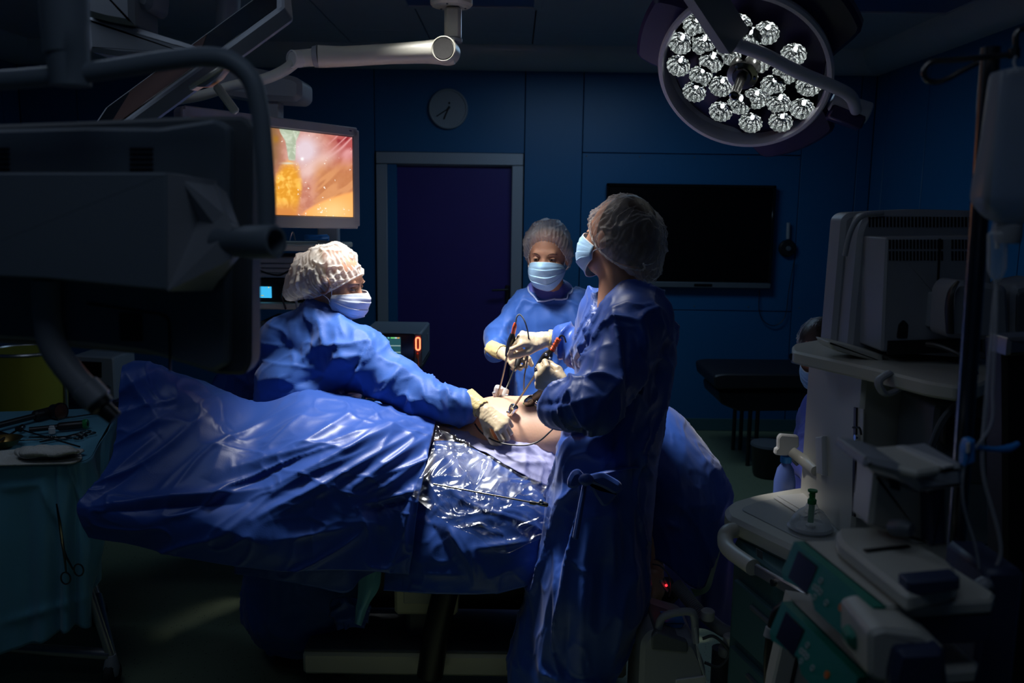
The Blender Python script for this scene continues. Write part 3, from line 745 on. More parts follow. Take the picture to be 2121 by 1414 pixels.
# ------------------------------------------------------------------ wall TV with cable, handset
q = [P(1257, 378, YB-.06), P(1608, 385, YB-.06), P(1592, 599, YB-.06), P(1250, 592, YB-.06)]
xa, xb = q[0][0], q[1][0]; za, zb = (q[0][2]+q[1][2])/2, (q[2][2]+q[3][2])/2
t = thing('television', ((xa+xb)/2, YB, zb), 'large switched-off black television on the blue wall', 'television')
MB().box(((xa+xb)/2, YB-.03, (za+zb)/2), (xb-xa, .05, za-zb), b=.012).build('housing', 'black', t)
bz_ = .045
for (X, Z, W, H) in (((xa+xb)/2, za-.012, xb-xa, .024), (xa+.012, (za+zb)/2, .024, za-zb), (xb-.012, (za+zb)/2, .024, za-zb)):
    MB().box((X, YB-.06, Z), (W, .02, H), b=.004).build('bezel', 'blackg', t)
MB().box(((xa+xb)/2, YB-.062, zb+bz_/2), (xb-xa, .022, bz_), b=.006).build('bottom_bezel', 'dgrey', t)
MB().box(((xa+xb)/2+.12, YB-.075, zb+bz_/2), (.14, .006, .02), b=.002).build('control_strip', 'blackg', t)
MB().box(((xa+xb)/2, YB-.056, (za+zb)/2+.01), (xb-xa-.03, .006, za-zb-.04)).build('screen', 'tv', t)
pts = [P(1573, 600, YB-.02), P(1572, 640, YB-.03), P(1582, 665, YB-.03), P(1605, 674, YB-.03), P(1626, 655, YB-.03), P(1634, 600, YB-.03), P(1645, 540, YB-.03)]
tag(MB().tube(pts, .0035, 6, 5).build('cable', 'black'), 'thin black cable looping down from the wall television to the round wall handset', 'cable')
c = P(1629, 514, YB); t = thing('wall_handset', (c[0], YB, c[2]), 'round black knob with a pale tube above it, beside the television', 'handset')
T = frame((c[0], YB, c[2]), x=(1, 0, 0), z=(0, -1, 0))
MB(T).lathe([(.05, 0), (.066, .008), (.066, .03), (.055, .042), (.02, .046), (.0, .046)], n=36).build('dial', 'black', t)
MB(T).lathe([(.02, .045), (.018, .06), (0, .062)], n=20).build('knob', 'dgrey', t)
MB().cyl(P(1632, 495, YB-.03), P(1633, 461, YB-.03), .014, .014, 16, .003).build('stem', 'grey', t)

# ------------------------------------------------------------------ black cushioned bench, bin at the back right
Yb = 6.0; t = thing('operating_bench', (P(1590, 850, Yb)[0], Yb, 0), 'low black padded bench on thin legs by the back wall', 'bench')
pprism(MB(), rnd([(1478, 778), (1500, 774), (1702, 776), (1702, 804), (1482, 806)], 8), Yb-.3, .6, .01).build('cushion', 'cushion', t)
pprism(MB(), rnd([(1488, 812), (1702, 812), (1702, 850), (1530, 852), (1492, 836)], 8), Yb-.25, .5, .01).build('lower_cushion', 'cushion', t)
zl = float(P(1540, 850, Yb)[2])
for px in (1535, 1550, 1690):
    for yy in (Yb-.2, Yb+.2):
        x = float(P(px, 900, Yb)[0]); MB().cyl((x, yy, 0), (x, yy, zl+.05), .014, n=10).build('leg', 'black', t)
MB().box((P(1612, 870, Yb)[0], Yb-.2, .18), (.5, .03, .03)).build('crossbar', 'black', t)
q = PZ(1590, 985, 0); t = thing('pedal_bin', q, 'small black bin on the green floor before the padded bench', 'bin')
MB().lathe([(.09, .0), (.10, .02), (.115, .2), (.12, .21)], frame((q[0], q[1], 0), x=(1, 0, 0), z=(0, 0, 1)), 24).build('pail', 'black', t)
MB().lathe([(.123, .21), (.12, .225), (.05, .24), (0, .242)], frame((q[0], q[1], 0), x=(1, 0, 0), z=(0, 0, 1)), 24).build('lid', 'dgrey', t)

# ------------------------------------------------------------------ endoscope tower behind the left surgeon
YT = 3.95
t = thing('equipment_tower', P(600, 1000, YT)*V3((1, 1, 0)), 'white equipment tower of shelves behind the left surgeon', 'equipment rack')
tx0, tx1 = P(500, 600, YT)[0], P(697, 600, YT)[0]; xm = (tx0+tx1)/2; W = tx1-tx0
for x in (tx0+.02, tx1-.02): MB().box((x, YT+.30, .55), (.04, .06, 1.1), b=.006).build('post', 'offwhite', t)
MB().box((P(652, 480, YT)[0], YT+.3, 1.45), (.10, .06, .75), b=.008).build('monitor_post', 'grey', t)
shz = [float(P(600, y, YT)[2]) for y in (513, 634)]+[.62, .16]
for z in shz: MB().box((xm, YT+.2, z), (W, .44, .028), b=.006).build('shelf', 'offwhite', t)
for x in (tx0+.04, tx1-.04):
    for y in (YT+.02, YT+.38):
        cst = MB().cyl((x-.012, y, .05), (x+.012, y, .05), .05, n=18).build('caster', 'rubber', t); MB().box((x, y, .11), (.03, .04, .05), b=.004).build('fork', 'steel', cst)
sh = shz[1]+.014
def unit(name, label, z0, z1, m, px0=515, px1=640, cat='medical unit'):
    xa, xb = P(px0, 600, YT+.03)[0], P(px1, 600, YT+.03)[0]
    t = thing(name, ((xa+xb)/2, YT+.2, z0), label, cat)
    MB().box(((xa+xb)/2, YT+.21, (z0+z1)/2), (xb-xa, .34, z1-z0), b=.006).build('housing', m, t); return t, xa, xb
zq = lambda py: float(P(570, py, YT+.03)[2])
t1, xa, xb = unit('insufflator', 'dark unit with a bright blue screen on the lower white shelf of the tower', sh, zq(578), 'black')
q0, q1 = P(516, 593, YT+.03), P(562, 617, YT+.03)
s = MB().box(((q0[0]+q1[0])/2, YT+.036, (q0[2]+q1[2])/2), (q1[0]-q0[0], .004, q0[2]-q1[2]), b=.001)
s.build('screen', mat('cyan_screen', (0, 0, 0), .3, emit=(0.05, .50, .90), estr=1.0), t1)
for (px, py, w_, h_, c_) in ((522, 595, .02, .004, (.7, .7, .5)), (556, 595, .005, .005, (.9, .8, .2)), (520, 613, .006, .006, (.6, .8, .1)), (530, 613, .024, .007, (.0, .12, .45)), (543, 612, .012, .004, (.5, .6, .2))):
    q = P(px, py, YT+.03); MB().box((q[0], YT+.033, q[2]), (w_, .003, h_), b=.0005).build('readout', mat('readout', (0, 0, 0), .3, emit=c_, estr=.8), t1)
t2, xa, xb = unit('light_source', 'grey front panel unit above the blue screen unit on the tower', zq(576), zq(532), 'grey')
for k in range(3):
    MB().box(((xa+xb)/2, YT+.036, zq(545+10*k)), (xb-xa-.02, .006, .004)).build('groove', 'dgrey', t2)
t3, xa, xb = unit('video_processor', 'pale-framed recorder on the tower below the blue screen unit', .634, shz[1]-.08, 'dgrey', 530, 640)
MB().box(((xa+xb)/2-.0, YT+.034, .80), (xb-xa-.02, .01, .05), b=.003).build('front_strip', 'offwhite', t3); MB().box((xa+.012, YT+.034, .84), (.02, .012, .3), b=.003).build('side_strip', 'offwhite', t3)
pts = [P(522, 533, YT-.01), P(535, 558, YT-.03), P(575, 570, YT-.03), P(600, 560, YT-.03), P(618, 555, YT-.02), P(600, 580, YT-.04), P(585, 612, YT-.04), P(592, 640, YT-.03)]
tag(MB().tube(pts, .0045, 8, 6).build('cable', 'black'), 'black cable hanging in a loop before the tower units', 'cable')
c = P(601, 604, YT-.03); t = thing('camera_head_holder', c, 'round white disc with cord beside the left surgeon\'s cap', 'holder')
MB(frame(c, x=(1, 0, 0), z=(0, -1, 0))).lathe([(.032, -.05), (.034, 0), (.03, .006), (.012, .008), (0, .008)], n=28).build('disc', 'grey', t)
MB().tube([c+V3((.005, -.01, -.0)), P(612, 618, YT-.05), P(619, 660, YT-.05)], .006, 8, 4).build('cord', 'grey', t)
t = thing('coiled_cable', P(655, 497, YT+.1), 'blue coiled cable lying on the top shelf of the tower', 'cable')
pts = [P(655, 497, YT+.1)+V3((.05*math.cos(a)*(1+.15*math.sin(3*a)), .05*math.sin(a), .003*k+.002)) for k, a in enumerate(np.linspace(0, 6*math.pi, 40)*1.0) for k in (k/6,)]
MB().tube(pts, .006, 8, 2).build('coil', 'bluecl', t)
MB().tube([P(600, 498, YT+.05), P(606, 480, YT+.05), P(612, 498, YT+.05)], .003, 6, 4).build('hook', 'steel', t)

# electrosurgical generator with screen, ring lamp
YG = 4.05
tg = thing('electrosurgical_generator', P(860, 790, YG), 'black-fronted generator with touch screen and glowing red ring behind the left surgeon\'s arm', 'generator')
A_ = P(745, 681, YG); B_ = P(872, 690, YG+.0); D_ = P(925, 707, YG+.40)
hgt = A_[2]-P(745, 748, YG)[2]; 
fr = frame((B_[0], YG, B_[2]-.002), x=(1, 0.0, 0), z=(0, -.0, 1))
w_ = B_[0]-A_[0]
MB(fr).box((-w_/2, .22, -hgt/2), (w_, .42, hgt), b=.008).build('housing', 'mongrey', tg)
MB(fr).box((-w_/2-.014, -.006, -hgt/2), (w_-.028, .02, hgt), b=.004).build('front_plate', 'blackg', tg)
MB(fr).box((-.012, -.006, -hgt/2), (.035, .024, hgt), b=.004).build('socket_strip', 'dgrey', tg)
scr = MB(fr).box((-w_*.60, -.018, -hgt*.5), (w_*.55, .004, hgt*.80), b=.001).build('screen', mat('dim_teal_screen', (0, 0, 0), .3, emit=(.02, .10, .12), estr=.8), tg)
for (u, v, a_, b_, c_) in ((-.45, .12, .02, .006, (.2, .8, .2)), (-.40, .12, .01, .006, (.6, .8, .8)), (-.36, .12, .012, .006, (.7, .4, .1)), (-.52, .12, .008, .006, (.2, .6, .6)), (-.42, .36, .055, .004, (.35, .5, .5)), (-.42, .56, .055, .004, (.3, .45, .45)), (-.40, .70, .024, .02, (.6, .55, .15)), (-.50, .70, .016, .02, (.6, .55, .15)), (-.41, .86, .024, .02, (.35, .5, .8)), (-.50, .86, .02, .02, (.35, .5, .8))):
    MB(fr).box((u*w_, -.0215, -hgt*v), (a_, .003, b_), b=.0005).build('readout', mat('readout', (0, 0, 0), .3, emit=c_, estr=.8), scr)
pts = [(-.012+.0095*math.cos(a), -.022, -.045+(.020 if math.sin(a) > 0 else -.020)*1+.0095*math.sin(a)) for a in np.linspace(0, 2*math.pi, 33)]
MB(fr).tube(pts, .0032, 8).build('ring_lamp', 'redled', tg)
MB(fr).box((-.012, -.02, -.045), (.007, .006, .034), b=.003).build('ring_centre', 'black', tg)
MB(fr).box((-.014, -.026, -.10), (.014, .02, .026), b=.005).build('plug', 'orange', tg)
MB(fr).tube([(-.01, -.03, -.105), (-.008, -.035, -.16), (-.006, -.03, -.24)], .003, 6, 4).build('plug_cord', 'orange', tg)
MB(fr).box((.001, .30, -.06), (.006, .02, .04), b=.002).build('side_latch', 'grey', tg)
ts = thing('generator_cart', (fr[0, 3]-w_/2, YG+.22, 0), 'black cart under the generator, mostly hidden by the left surgeon\'s arm', 'cart')
zb_ = B_[2]-.002-hgt
MB(fr).box((-w_/2, .21, -hgt-.012), (w_*1.02, .46, .022), b=.004).build('cart_top', 'black', ts)
MB().box((fr[0, 3]-w_*.62, YG+.21, (zb_-.02)/2+.04), (.12, .10, zb_-.10), b=.01).build('column', 'black', ts)
MB().box((fr[0, 3]-w_/2, YG+.21, .07), (.5, .45, .05), b=.01).build('base', 'black', ts)
for sx in (-.2, .2):
    for sy in (-.17, .17): MB().cyl((fr[0, 3]-w_/2+sx-.012, YG+.21+sy, .03), (fr[0, 3]-w_/2+sx+.012, YG+.21+sy, .03), .03, n=16).build('caster', 'rubber', ts)

# dim equipment in the left background
Yd = 5.2
t = thing('anaesthetic_cabinet', P(190, 1000, Yd)*V3((1, 1, 0)), 'pale boxy device standing on a dark cabinet in the far left gloom', 'medical unit')
pprism(MB(), rnd([(150, 735), (235, 740), (240, 830), (150, 828)], 6), Yd, .3, .01).build('housing', 'grey', t)
pprism(MB(), [(168, 748), (210, 750), (210, 782), (168, 780)], Yd-.004, .01, .001).build('screen', 'blackg', t)
for k in range(5): q = P(170+14*k, 800, Yd); MB().cyl((q[0], Yd, q[2]), (q[0], Yd-.015, q[2]), .012, n=12).build('button', 'dgrey', t)
t = thing('storage_cabinet', P(150, 1000, Yd)*V3((1, 1, 0)), 'dark low cabinet against the wall at far left', 'cabinet')
q0, q1 = P(20, 830, Yd)[0], P(330, 830, Yd)[0]; zt = float(P(190, 829, Yd)[2])
MB().box(((q0+q1)/2, Yd+.3, zt/2), (q1-q0, .56, zt-.002), b=.01).build('body', 'navyp', t)
for k in range(3):
    xx = q0+(q1-q0)*(k+.5)/3; dd = MB().box((xx, Yd+.012, zt/2+.02), ((q1-q0)/3-.02, .02, zt-.1), b=.004).build('cabinet_door', 'navyp', t)
    MB().box((xx+.1, Yd-.004, zt*.6), (.012, .02, .12), b=.003).build('handle', 'steel', dd)
t = thing('waste_sack_stand', P(60, 1000, 4.7)*V3((1, 1, 0)), 'yellow waste sack on a metal stand at far left', 'bin')
c = P(55, 725, 4.7); rr = .2
MB().lathe([(.10, .12), (.17, .2), (.19, c[2]-.25), (.2, c[2]-.03), (.205, c[2])], frame((c[0], 4.7, 0), x=(1, 0, 0), z=(0, 0, 1)), 28).build('sack', 'yellowb', t)
MB().tube([(c[0]+.2*math.cos(a), 4.7+.2*math.sin(a), c[2]) for a in np.linspace(0, 2*math.pi, 25)], .01, 8).build('ring', 'steel', t)
for a in (0, 2.1, 4.2): MB().cyl((c[0]+.2*math.cos(a), 4.7+.2*math.sin(a), 0), (c[0]+.2*math.cos(a), 4.7+.2*math.sin(a), c[2]), .009, n=8).build('leg', 'steel', t)
# ------------------------------------------------------------------ round surgical lamp
LC = P(1540, 150, 2.75); s28, c28 = math.sin(R(27)), math.cos(R(27)); kz = .58
ln = norm(-FWD*kz-(RGT*s28+UPV*c28)*math.sqrt(1-kz*kz)); lx = norm(RGT*c28-UPV*s28)
TL = frame(LC, x=lx, z=ln)
SL = .86
def lampxy(px, py, off=0.0):
    d = FWD*FPX+RGT*(px-1060.5)-UPV*(py-707.0); t = ((LC+ln*off-CAM)@ln)/(d@ln); q = CAM+d*t; return ap(np.linalg.inv(TL), q)
mods = [(365,130),(285,225),(405,230),(545,280),(745,170),(650,195),(275,345),(450,325),(395,400),(360,485),(500,455),(700,325),(890,285),(845,385),(780,450),(970,450),(500,590),(600,550),(685,520),(810,545),(935,575),(660,650),(820,645),(600,130)]
mods = [lampxy(1300+x/2.583, y/2.583)[:2] for x, y in mods]
BO = norm((UPV*.9+RGT*.3)@TL[:3, :3])
def lamp(T, label, name='surgical_lamp', yoke=True, arm=True):
    t = thing(name, T[:3, 3], label, 'surgical lamp', 'surgical lamps')
    mb = MB(T).lathe([(.0, -.075), (.12, -.072), (.21, -.055), (.252, -.03), (.263, -.005), (.265, .010), (.259, .020), (.249, .020), (.244, .008), (.244, -.045)], n=72)
    mb.build('lamp_rim', 'lamprim', t)
    MB(T).lathe([(.246, -.05), (.244, -.042), (0, -.042)], n=60).build('lamp_face', 'lampface', t)
    # purple rear cover: three rounded wings
    a = np.linspace(0, 2*math.pi, 121)[:-1]; r = np.full(120, .235)
    for dx_, dy_, w_ in ((-1, .25, .42), (.62, .78, .50), (.30, -1, .50)):
        q = (RGT*dx_+UPV*dy_)@TL[:3, :3]; b0 = math.atan2(q[1], q[0]); dl = (a-b0+np.pi) % (2*np.pi)-np.pi
        r = np.maximum(r, .235+.115*np.clip(1.35*np.exp(-(dl/w_)**4), 0, 1))
    MB(T).prism(np.c_[r*np.cos(a), r*np.sin(a)], -.085, -.035, b=.012).build('rear_cover', 'purple', t)
    for x, y in mods:
        if math.hypot(x, y) > .222: x, y = x*.222/math.hypot(x, y), y*.222/math.hypot(x, y)
        if math.hypot(x, y) < .055: continue
        Tm = frame((x, y, 0), x=(1, 0, 0), z=(0, 0, 1)); Tm = T@Tm
        n = 28; A = np.arange(n)*2*np.pi/n; V = []; pr = [(.036, -.004), (.0345, -.012), (.031, -.022), (.026, -.030), (.019, -.037), (.010, -.041)]
        for r_, z in pr: V.append(np.c_[r_*(1+.09*(np.arange(n) % 2))*np.cos(A), r_*(1+.09*(np.arange(n) % 2))*np.sin(A), np.full(n, z+.012)])
        F = [(k*n+i, (k+1)*n+i, (k+1)*n+(i+1) % n, k*n+(i+1) % n) for k in range(len(pr)-1) for i in range(n)]; F.append(tuple((len(pr)-1)*n+i for i in range(n)))
        rf = MB(Tm).add(np.concatenate(V), F).build('reflector', 'refl', t, sharp=12)
        MB(Tm).sphere((BO[0]*.010, BO[1]*.010, -.015), (.0062, .0062, .009), n=12, m=8).build('bulb', 'led', rf)
    MB(T).lathe([(.050, -.042), (.050, .012), (.046, .020), (.030, .022), (.028, .03), (0, .03)], n=36).build('hub', 'dsteel', t)
    hd = MB(T).lathe([(.016, .03), (.0145, .04), (.0135, .11), (.016, .118), (.0155, .128), (.010, .130), (.010, .122), (0, .122)], n=20).build('handle', 'dsteel', t)
    for k in range(3):
        b = k*2.09+.4; MB(T).cyl((.038*math.cos(b), .038*math.sin(b), .02), (.038*math.cos(b), .038*math.sin(b), .026), .0045, n=10).build('bolt', 'chrome', t)
    return t
tl = lamp(TL, 'big round surgical lamp with many lit reflectors hanging at upper right')
# yoke: flat arm from the ceiling, tube across the face to the side bracket
def LP(px, py, off): return ap(TL, lampxy(px, py, off))
a0, a1 = P(1445, -30, 2.45), LP(1522, 88, .12)
fr = zframe(a0, a1, (0, -1, .2)); L = np.linalg.norm(a1-a0); LX = (2.68-a0[2])/norm(a0-a1)[2]
MB(fr).prism([(-.045, -.022), (.045, -.022), (.045, .022), (-.045, .022)], -LX, L+.0, b=.006).build('flat_arm', 'grey', tl)
ct = a0-norm(a1-a0)*(LX-.03); MB().cyl(ct-V3((0, 0, .05)), (ct[0], ct[1], ZC), .045, n=28).build('ceiling_tube', 'grey', tl)
MB().sphere(LP(1524, 90, .12), .024).build('joint_ball', 'lamprim', tl)
MB().tube([LP(1522, 92, .12), LP(1580, 112, .11), LP(1655, 150, .10), LP(1728, 180, .08), LP(1762, 200, .05), LP(1773, 228, .0)], [.019, .019, .019, .018, .018, .017], 16, 6).build('yoke_tube', 'lamprim', tl)
e0, e1 = LP(1722, 208, -.03), LP(1800, 236, -.03)
MB().cyl(e0, e1, .030, .034, 28, .004).build('side_bracket', 'lamprim', tl)
fr = zframe(e0, e1, (0, 0, 1)); L = float(np.linalg.norm(e1-e0))
MB(fr).box((0, -.032, L*.5), (.062, .045, L*.9), b=.006).build('bracket_cover', 'purple', tl)
MB().tube([LP(1527, 60, .10), LP(1531, 40, .11), LP(1512, 88, .14)], .002, 6, 6).build('wire', 'black', tl)
# its twin above the patient, just over the top of the picture, is what lights the scene
T2 = frame(V3(KEY_POS)+V3((0, 0, .06)), x=(1, 0, 0), z=norm(V3((0.22, -.07, -1.6))))
t2 = lamp(T2, 'round surgical lamp straight above the patient, lighting the operation')
MB().cyl(V3(KEY_POS)+V3((0, .0, .12)), V3((KEY_POS[0], KEY_POS[1], ZC+.01)), .025).build('stem', 'lamprim', t2)

# ------------------------------------------------------------------ ceiling mount with arm and curved tube (centre top)
Ym = 3.35
t = thing('articulated_boom', P(935, -40, Ym), 'white jointed ceiling arm with a curved tube, left of the clock', 'ceiling arm')
q = P(935, 0, Ym); 
MB().cyl((q[0], Ym, P(935, 14, Ym)[2]), (q[0], Ym, ZC), .078, .078, 44, .008).build('ceiling_mount', 'offwhite', t)
for a in (.4, 2.4, 4.5): MB().cyl((q[0]+.055*math.cos(a), Ym+.055*math.sin(a), P(935, 14, Ym)[2]+.001), (q[0]+.055*math.cos(a), Ym+.055*math.sin(a), P(935, 14, Ym)[2]-.003), .004, n=8).build('screw', 'dgrey', t)
q1 = P(938, 84, Ym)
MB().box((q1[0], Ym, (q1[2]+P(935, 14, Ym)[2])/2), (.062, .05, P(935, 14, Ym)[2]-q1[2]), b=.012).build('post', 'offwhite', t)
MB().lathe([(.034, 0), (.036, .006), (.034, .012)], frame((q1[0], Ym, q1[2]-.006), x=(1, 0, 0), z=(0, 0, 1)), 24).build('collar', 'grey', t)
A_ = P(925, 107, Ym-.02); B_ = P(712, 117, Ym-.06); C_ = P(660, 117, Ym-.07); D_ = P(612, 122, Ym-.08)
MB().tube([A_+V3((.03, 0, 0)), A_, P(880, 108, Ym-.03), P(800, 112, Ym-.04), B_, C_], [.044, .050, .040, .036, .036, .040], 28, 4).build('arm_tube', 'offwhite', t)
MB().tube([C_, P(650, 118, Ym-.07), P(648, 118, Ym-.07)], [.040, .037, .028], 24).build('arm_collar', 'grey', t)
MB().cyl(P(655, 118, Ym-.07), D_, .031, .031, 28, .002).build('end_sleeve', 'offwhite', t)
fr = zframe(A_+V3((0, 0, 0)), A_+V3((-.12, -1, -.0))); MB(fr).lathe([(.046, -.03), (.046, .058), (.042, .062), (.038, .058), (0, .058)], n=32).build('knuckle', 'offwhite', t); 
MB(fr).lathe([(.038, .055), (.037, .0625), (0, .0625)], n=30).build('knuckle_cap', 'rubber', t)
e = zframe(P(612, 122, Ym-.10), P(612, 122, Ym-.10)+V3((-.75, -1, -.1))); MB(e).lathe([(.030, -.02), (.031, .016), (.028, .02), (.026, .012), (0, .012)], n=30).build('end_cap', 'white', t)
pts = [P(618, 124, Ym-.08), P(585, 148, Ym-.1), P(540, 166, Ym-.12), P(480, 178, Ym-.15), P(420, 197, Ym-.2), P(360, 207, Ym-.3), P(300, 213, Ym-.4)]
MB().tube(pts, [.021, .020, .019, .018, .018, .018, .018], 18, 6).build('curved_tube', 'offwhite', t)

# ------------------------------------------------------------------ boom with the lit endoscopy monitor
Yk = 3.7
t = thing('monitor_boom', P(560, 180, Yk), 'grey rounded boom end and post holding the lit endoscopy monitor', 'ceiling boom')
pprism(MB(), rnd([(440, 128), (520, 138), (612, 158), (624, 168), (624, 200), (612, 210), (520, 204), (440, 190)], 10), Yk, .22, .02).build('boom_end', 'grey', t)
pprism(MB(), [(520, 200), (578, 206), (578, 300), (520, 300)], Yk+.05, .08, .008).build('post', 'grey', t)
MB().cyl(P(470, 150, Yk+.11), V3((P(470, 150, Yk)[0], Yk+.11, ZC)), .05, n=24).build('drop_tube', 'grey', t)

c0 = P(388, 220, 2.95); c1 = P(752, 267, 3.52); c2 = P(734, 473, 3.47); c3 = c0+(c2-c1)
ex = norm(c1-c0); ez = norm(c0-c3); ey = norm(np.cross(ez, ex)); ez = np.cross(ex, ey)
Wm = float(np.linalg.norm(c1-c0)); Hm = float(np.linalg.norm(c0-c3)); Tm = frame((c0+c2)/2, x=ex, y=ez)   # z toward viewer
if (Tm[:3, 2]@(CAM-Tm[:3, 3])) < 0: Tm[:3, 2] *= -1
mon = thing('endoscopy_monitor', Tm[:3, 3]-ez*Hm/2, 'lit monitor showing the inside of the body, left of the door', 'monitor')
MB(Tm).prism(rrect(Wm, Hm, .022), -.05, .0, b=.006).build('housing', 'grey', mon)
bw = .040
for (x, y, w2, h2) in ((0, Hm/2-bw*.45, Wm-.02, bw*.9), (0, -Hm/2+bw*.55, Wm-.02, bw*1.1), (-Wm/2+bw*.4, 0, bw*.8, Hm-.02), (Wm/2-bw*.4, 0, bw*.8, Hm-.02)):
    MB(Tm).box((x, y, .003), (w2, h2, .010), b=.004).build('bezel', mat('pale_bezel', (.33, .34, .37), .45), mon)
q = (Wm/2-.045, Hm/2-.016, .0085); MB(Tm).box(q, (.012, .005, .001), b=.0003).build('emblem', 'purple', mon)
nu, nv = 300, 200; us = np.linspace(-Wm/2+bw*.85, Wm/2-bw*.85, nu); vs = np.linspace(Hm/2-bw, -Hm/2+bw*1.15, nv)
G = np.zeros((nu, nv, 3)); G[..., 0] = us[:, None]; G[..., 1] = vs[None, :]; G[..., 2] = .004
Gw = ap(Tm, G.reshape(-1, 3)); X, Yp = proj(Gw)
def sm(a, b, x): t = np.clip((x-a)/(b-a), 0, 1); return t*t*(3-2*t)
def n2(s, o=0):
    x_ = X*.8+Yp*.6+s*1.5*vnoise(np.c_[X/s/1.7, Yp/s/1.7, X*0+o+7]); y_ = Yp*.8-X*.6+s*1.5*vnoise(np.c_[X/s/1.7, Yp/s/1.7, X*0+o+19])
    return .62*vnoise(np.c_[x_/s+o, y_/s+o*2, X*0+o])+.38*vnoise(np.c_[x_*2.1/s+o, y_*2.1/s+o*2, X*0+o+3])
C = np.zeros((len(X), 3)); n1 = n2(18, 3)*.6+n2(7, 5)*.4
def mixc(mask, col):
    global C
    C = C*(1-mask[:, None])+np.array(col)*mask[:, None]
mixc(np.ones(len(X)), (.62, .30, .22))
mixc(sm(.35, .7, n1)*.6, (.80, .48, .38))
mixc(sm(600, 560, X)*sm(380, 320, Yp), (.33, .20, .10))
red = sm(655, 720, X)*sm(385, 300, Yp); mixc(red*.9, (.52, .13, .14)); mixc(red*sm(.55, .75, n2(22, 9)), (.36, .04, .06))
st = 1-np.abs(2*vnoise(np.c_[(X+Yp*1.1)/16, (X-Yp)/60, X*0])-1); mixc(sm(.75, 1, st)*red*.8, (.85, .50, .50))
wh = np.exp(-(((X-632)/30)**2+((Yp-312)/34)**2)); mixc(np.clip(wh*1.1, 0, .9), (.80, .70, .76))
wh = np.exp(-((((X-652)*.83+(Yp-345)*-.55)/44)**2+(((X-652)*.55+(Yp-345)*.83)/13)**2)); mixc(np.clip(wh, 0, .75), (.86, .66, .62))
low = sm(320, 365, Yp)*sm(640, 670, X); mixc(low*.75, (.62, .30, .13)); mixc(low*sm(.5, .8, st)*.6, (.80, .45, .24))
fat = sm(-1, .25, 1-((X-593-(Yp-400)*-.12)/25)**2-((Yp-402)/56)**2); mixc(fat, (.80, .42, .07)); mixc(fat*sm(.35, .8, n2(9, 4)), (1., .66, .20))
fat2 = sm(410, 440, Yp)*sm(640, 600, X); mixc(fat2, (.72, .34, .12))
mound = sm(-4, 6, Yp-(437-(X-630)*.62+.0022*(X-630)**2)); mixc(mound*sm(618, 640, X), (.98, .52, .20)); mixc(mound*sm(618, 640, X)*np.exp(-(((X-690)/34)**2+((Yp-438)/24)**2)), (1., .68, .34))
tool = sm(1.5, -1.5, np.abs(X-602-(Yp-290)*.07)-np.interp(Yp, [255, 275, 292, 310, 330], [24, 20, 11, 9, 7]))*sm(334, 329, Yp); mixc(tool, (.50, .56, .44)); mixc(tool*sm(.3, .8, n2(7, 2)), (.66, .71, .60))
mixc(np.exp(-(((X-597)/12)**2+((Yp-338)/2.2)**2)), (.75, .72, .6))
spk = (n2(2.6, 8) > .86)*(n2(25, 6) > .45)*sm(600, 560, Yp*0+X*0+560)
hot = ((n2(4, 8) > .76) & (n2(22, 6) > .56)).astype(float); mixc(hot*.8, (1., .95, .85))
mixc(np.exp(-(((X-626)/3)**2+((Yp-329)/3)**2)), (1, 1, 1)); mixc(np.exp(-(((X-572)/7)**2+((Yp-288)/8)**2))*.6, (.5, .28, .02))
mixc(sm(545, 520, X), (.70, .28, .06))
s = MB(Tm); s.grid(G); sc_ = s.build('screen', vcol_mat('endoscope_picture', 1.15), mon, smooth=False)
at = sc_.data.color_attributes.new('picture', 'FLOAT_COLOR', 'POINT'); at.data.foreach_set('color', np.c_[np.clip(C, 0, 1)**1.35, np.ones(len(C))].astype(np.float32).ravel())
if sc_.data.polygons[0].normal.dot(Vector(CAM-Tm[:3, 3])) < 0: sc_.data.flip_normals()

# ------------------------------------------------------------------ tilted monitor seen nearly edge on, with cream T handle
Yt = 2.9
q = [P(205, 246, Yt), P(298, 240, Yt-.55), P(628, 14, Yt-.55), P(570, -22, Yt)]
ex = norm(q[3]-q[0]); ey = norm((q[1]-q[0])-ex*((q[1]-q[0])@ex)); n_ = np.cross(ex, ey); 
if n_@(CAM-q[0]) < 0: n_ = -n_
T = np.eye(4); T[:3, 0] = ex; T[:3, 1] = ey; T[:3, 2] = np.cross(ex, ey); T[:3, 3] = (q[0]+q[2])/2
Wt = float(np.linalg.norm(q[3]-q[0])); Ht = abs(float((q[1]-q[0])@ey)); sg = 1 if T[:3, 2]@n_ > 0 else -1
t = thing('tilted_monitor', T[:3, 3], 'dark flat monitor tilted nearly edge on above the near display', 'monitor')
MB(T).prism(rrect(Wt, Ht, .02), -.022, .022, b=.006).build('housing', 'grey', t)
MB(T).box((0, 0, sg*.0215), (Wt*.94, Ht*.84, .004), b=.001).build('screen', 'blackg', t)
MB(T).box((-Wt*.12, .0, sg*.0235), (Wt*.42, Ht*.80, .003), b=.001).build('painted_reflection', mat('brown_reflection_patch', (.10, .055, .045), .25), t)  # brown patch painted on as a reflection in the black screen
Yh = Yt-.62
hb = t; Yh = Yt-.60
a, b = P(398, 184, Yh), P(478, 134, Yh-.02); fr = frame((a+b)/2, x=b-a, z=(0, -1, 0))
MB(fr).box((0, 0, 0), (float(np.linalg.norm(b-a)), .014, .04), b=.004).build('crossbar', mat('cream_handle_plastic', (.85, .80, .66), .4), hb)
MB(fr).prism([(-.040, -.007), (-.02, -.018), (.02, -.016), (.045, -.007)][::1], -.018, .018, b=.002).build('bracket', 'grey', hb)
a, b = P(447, 176, Yh), P(490, 234, Yh-.0); fr = frame((a+b)/2, x=b-a, z=(0, -1, 0))
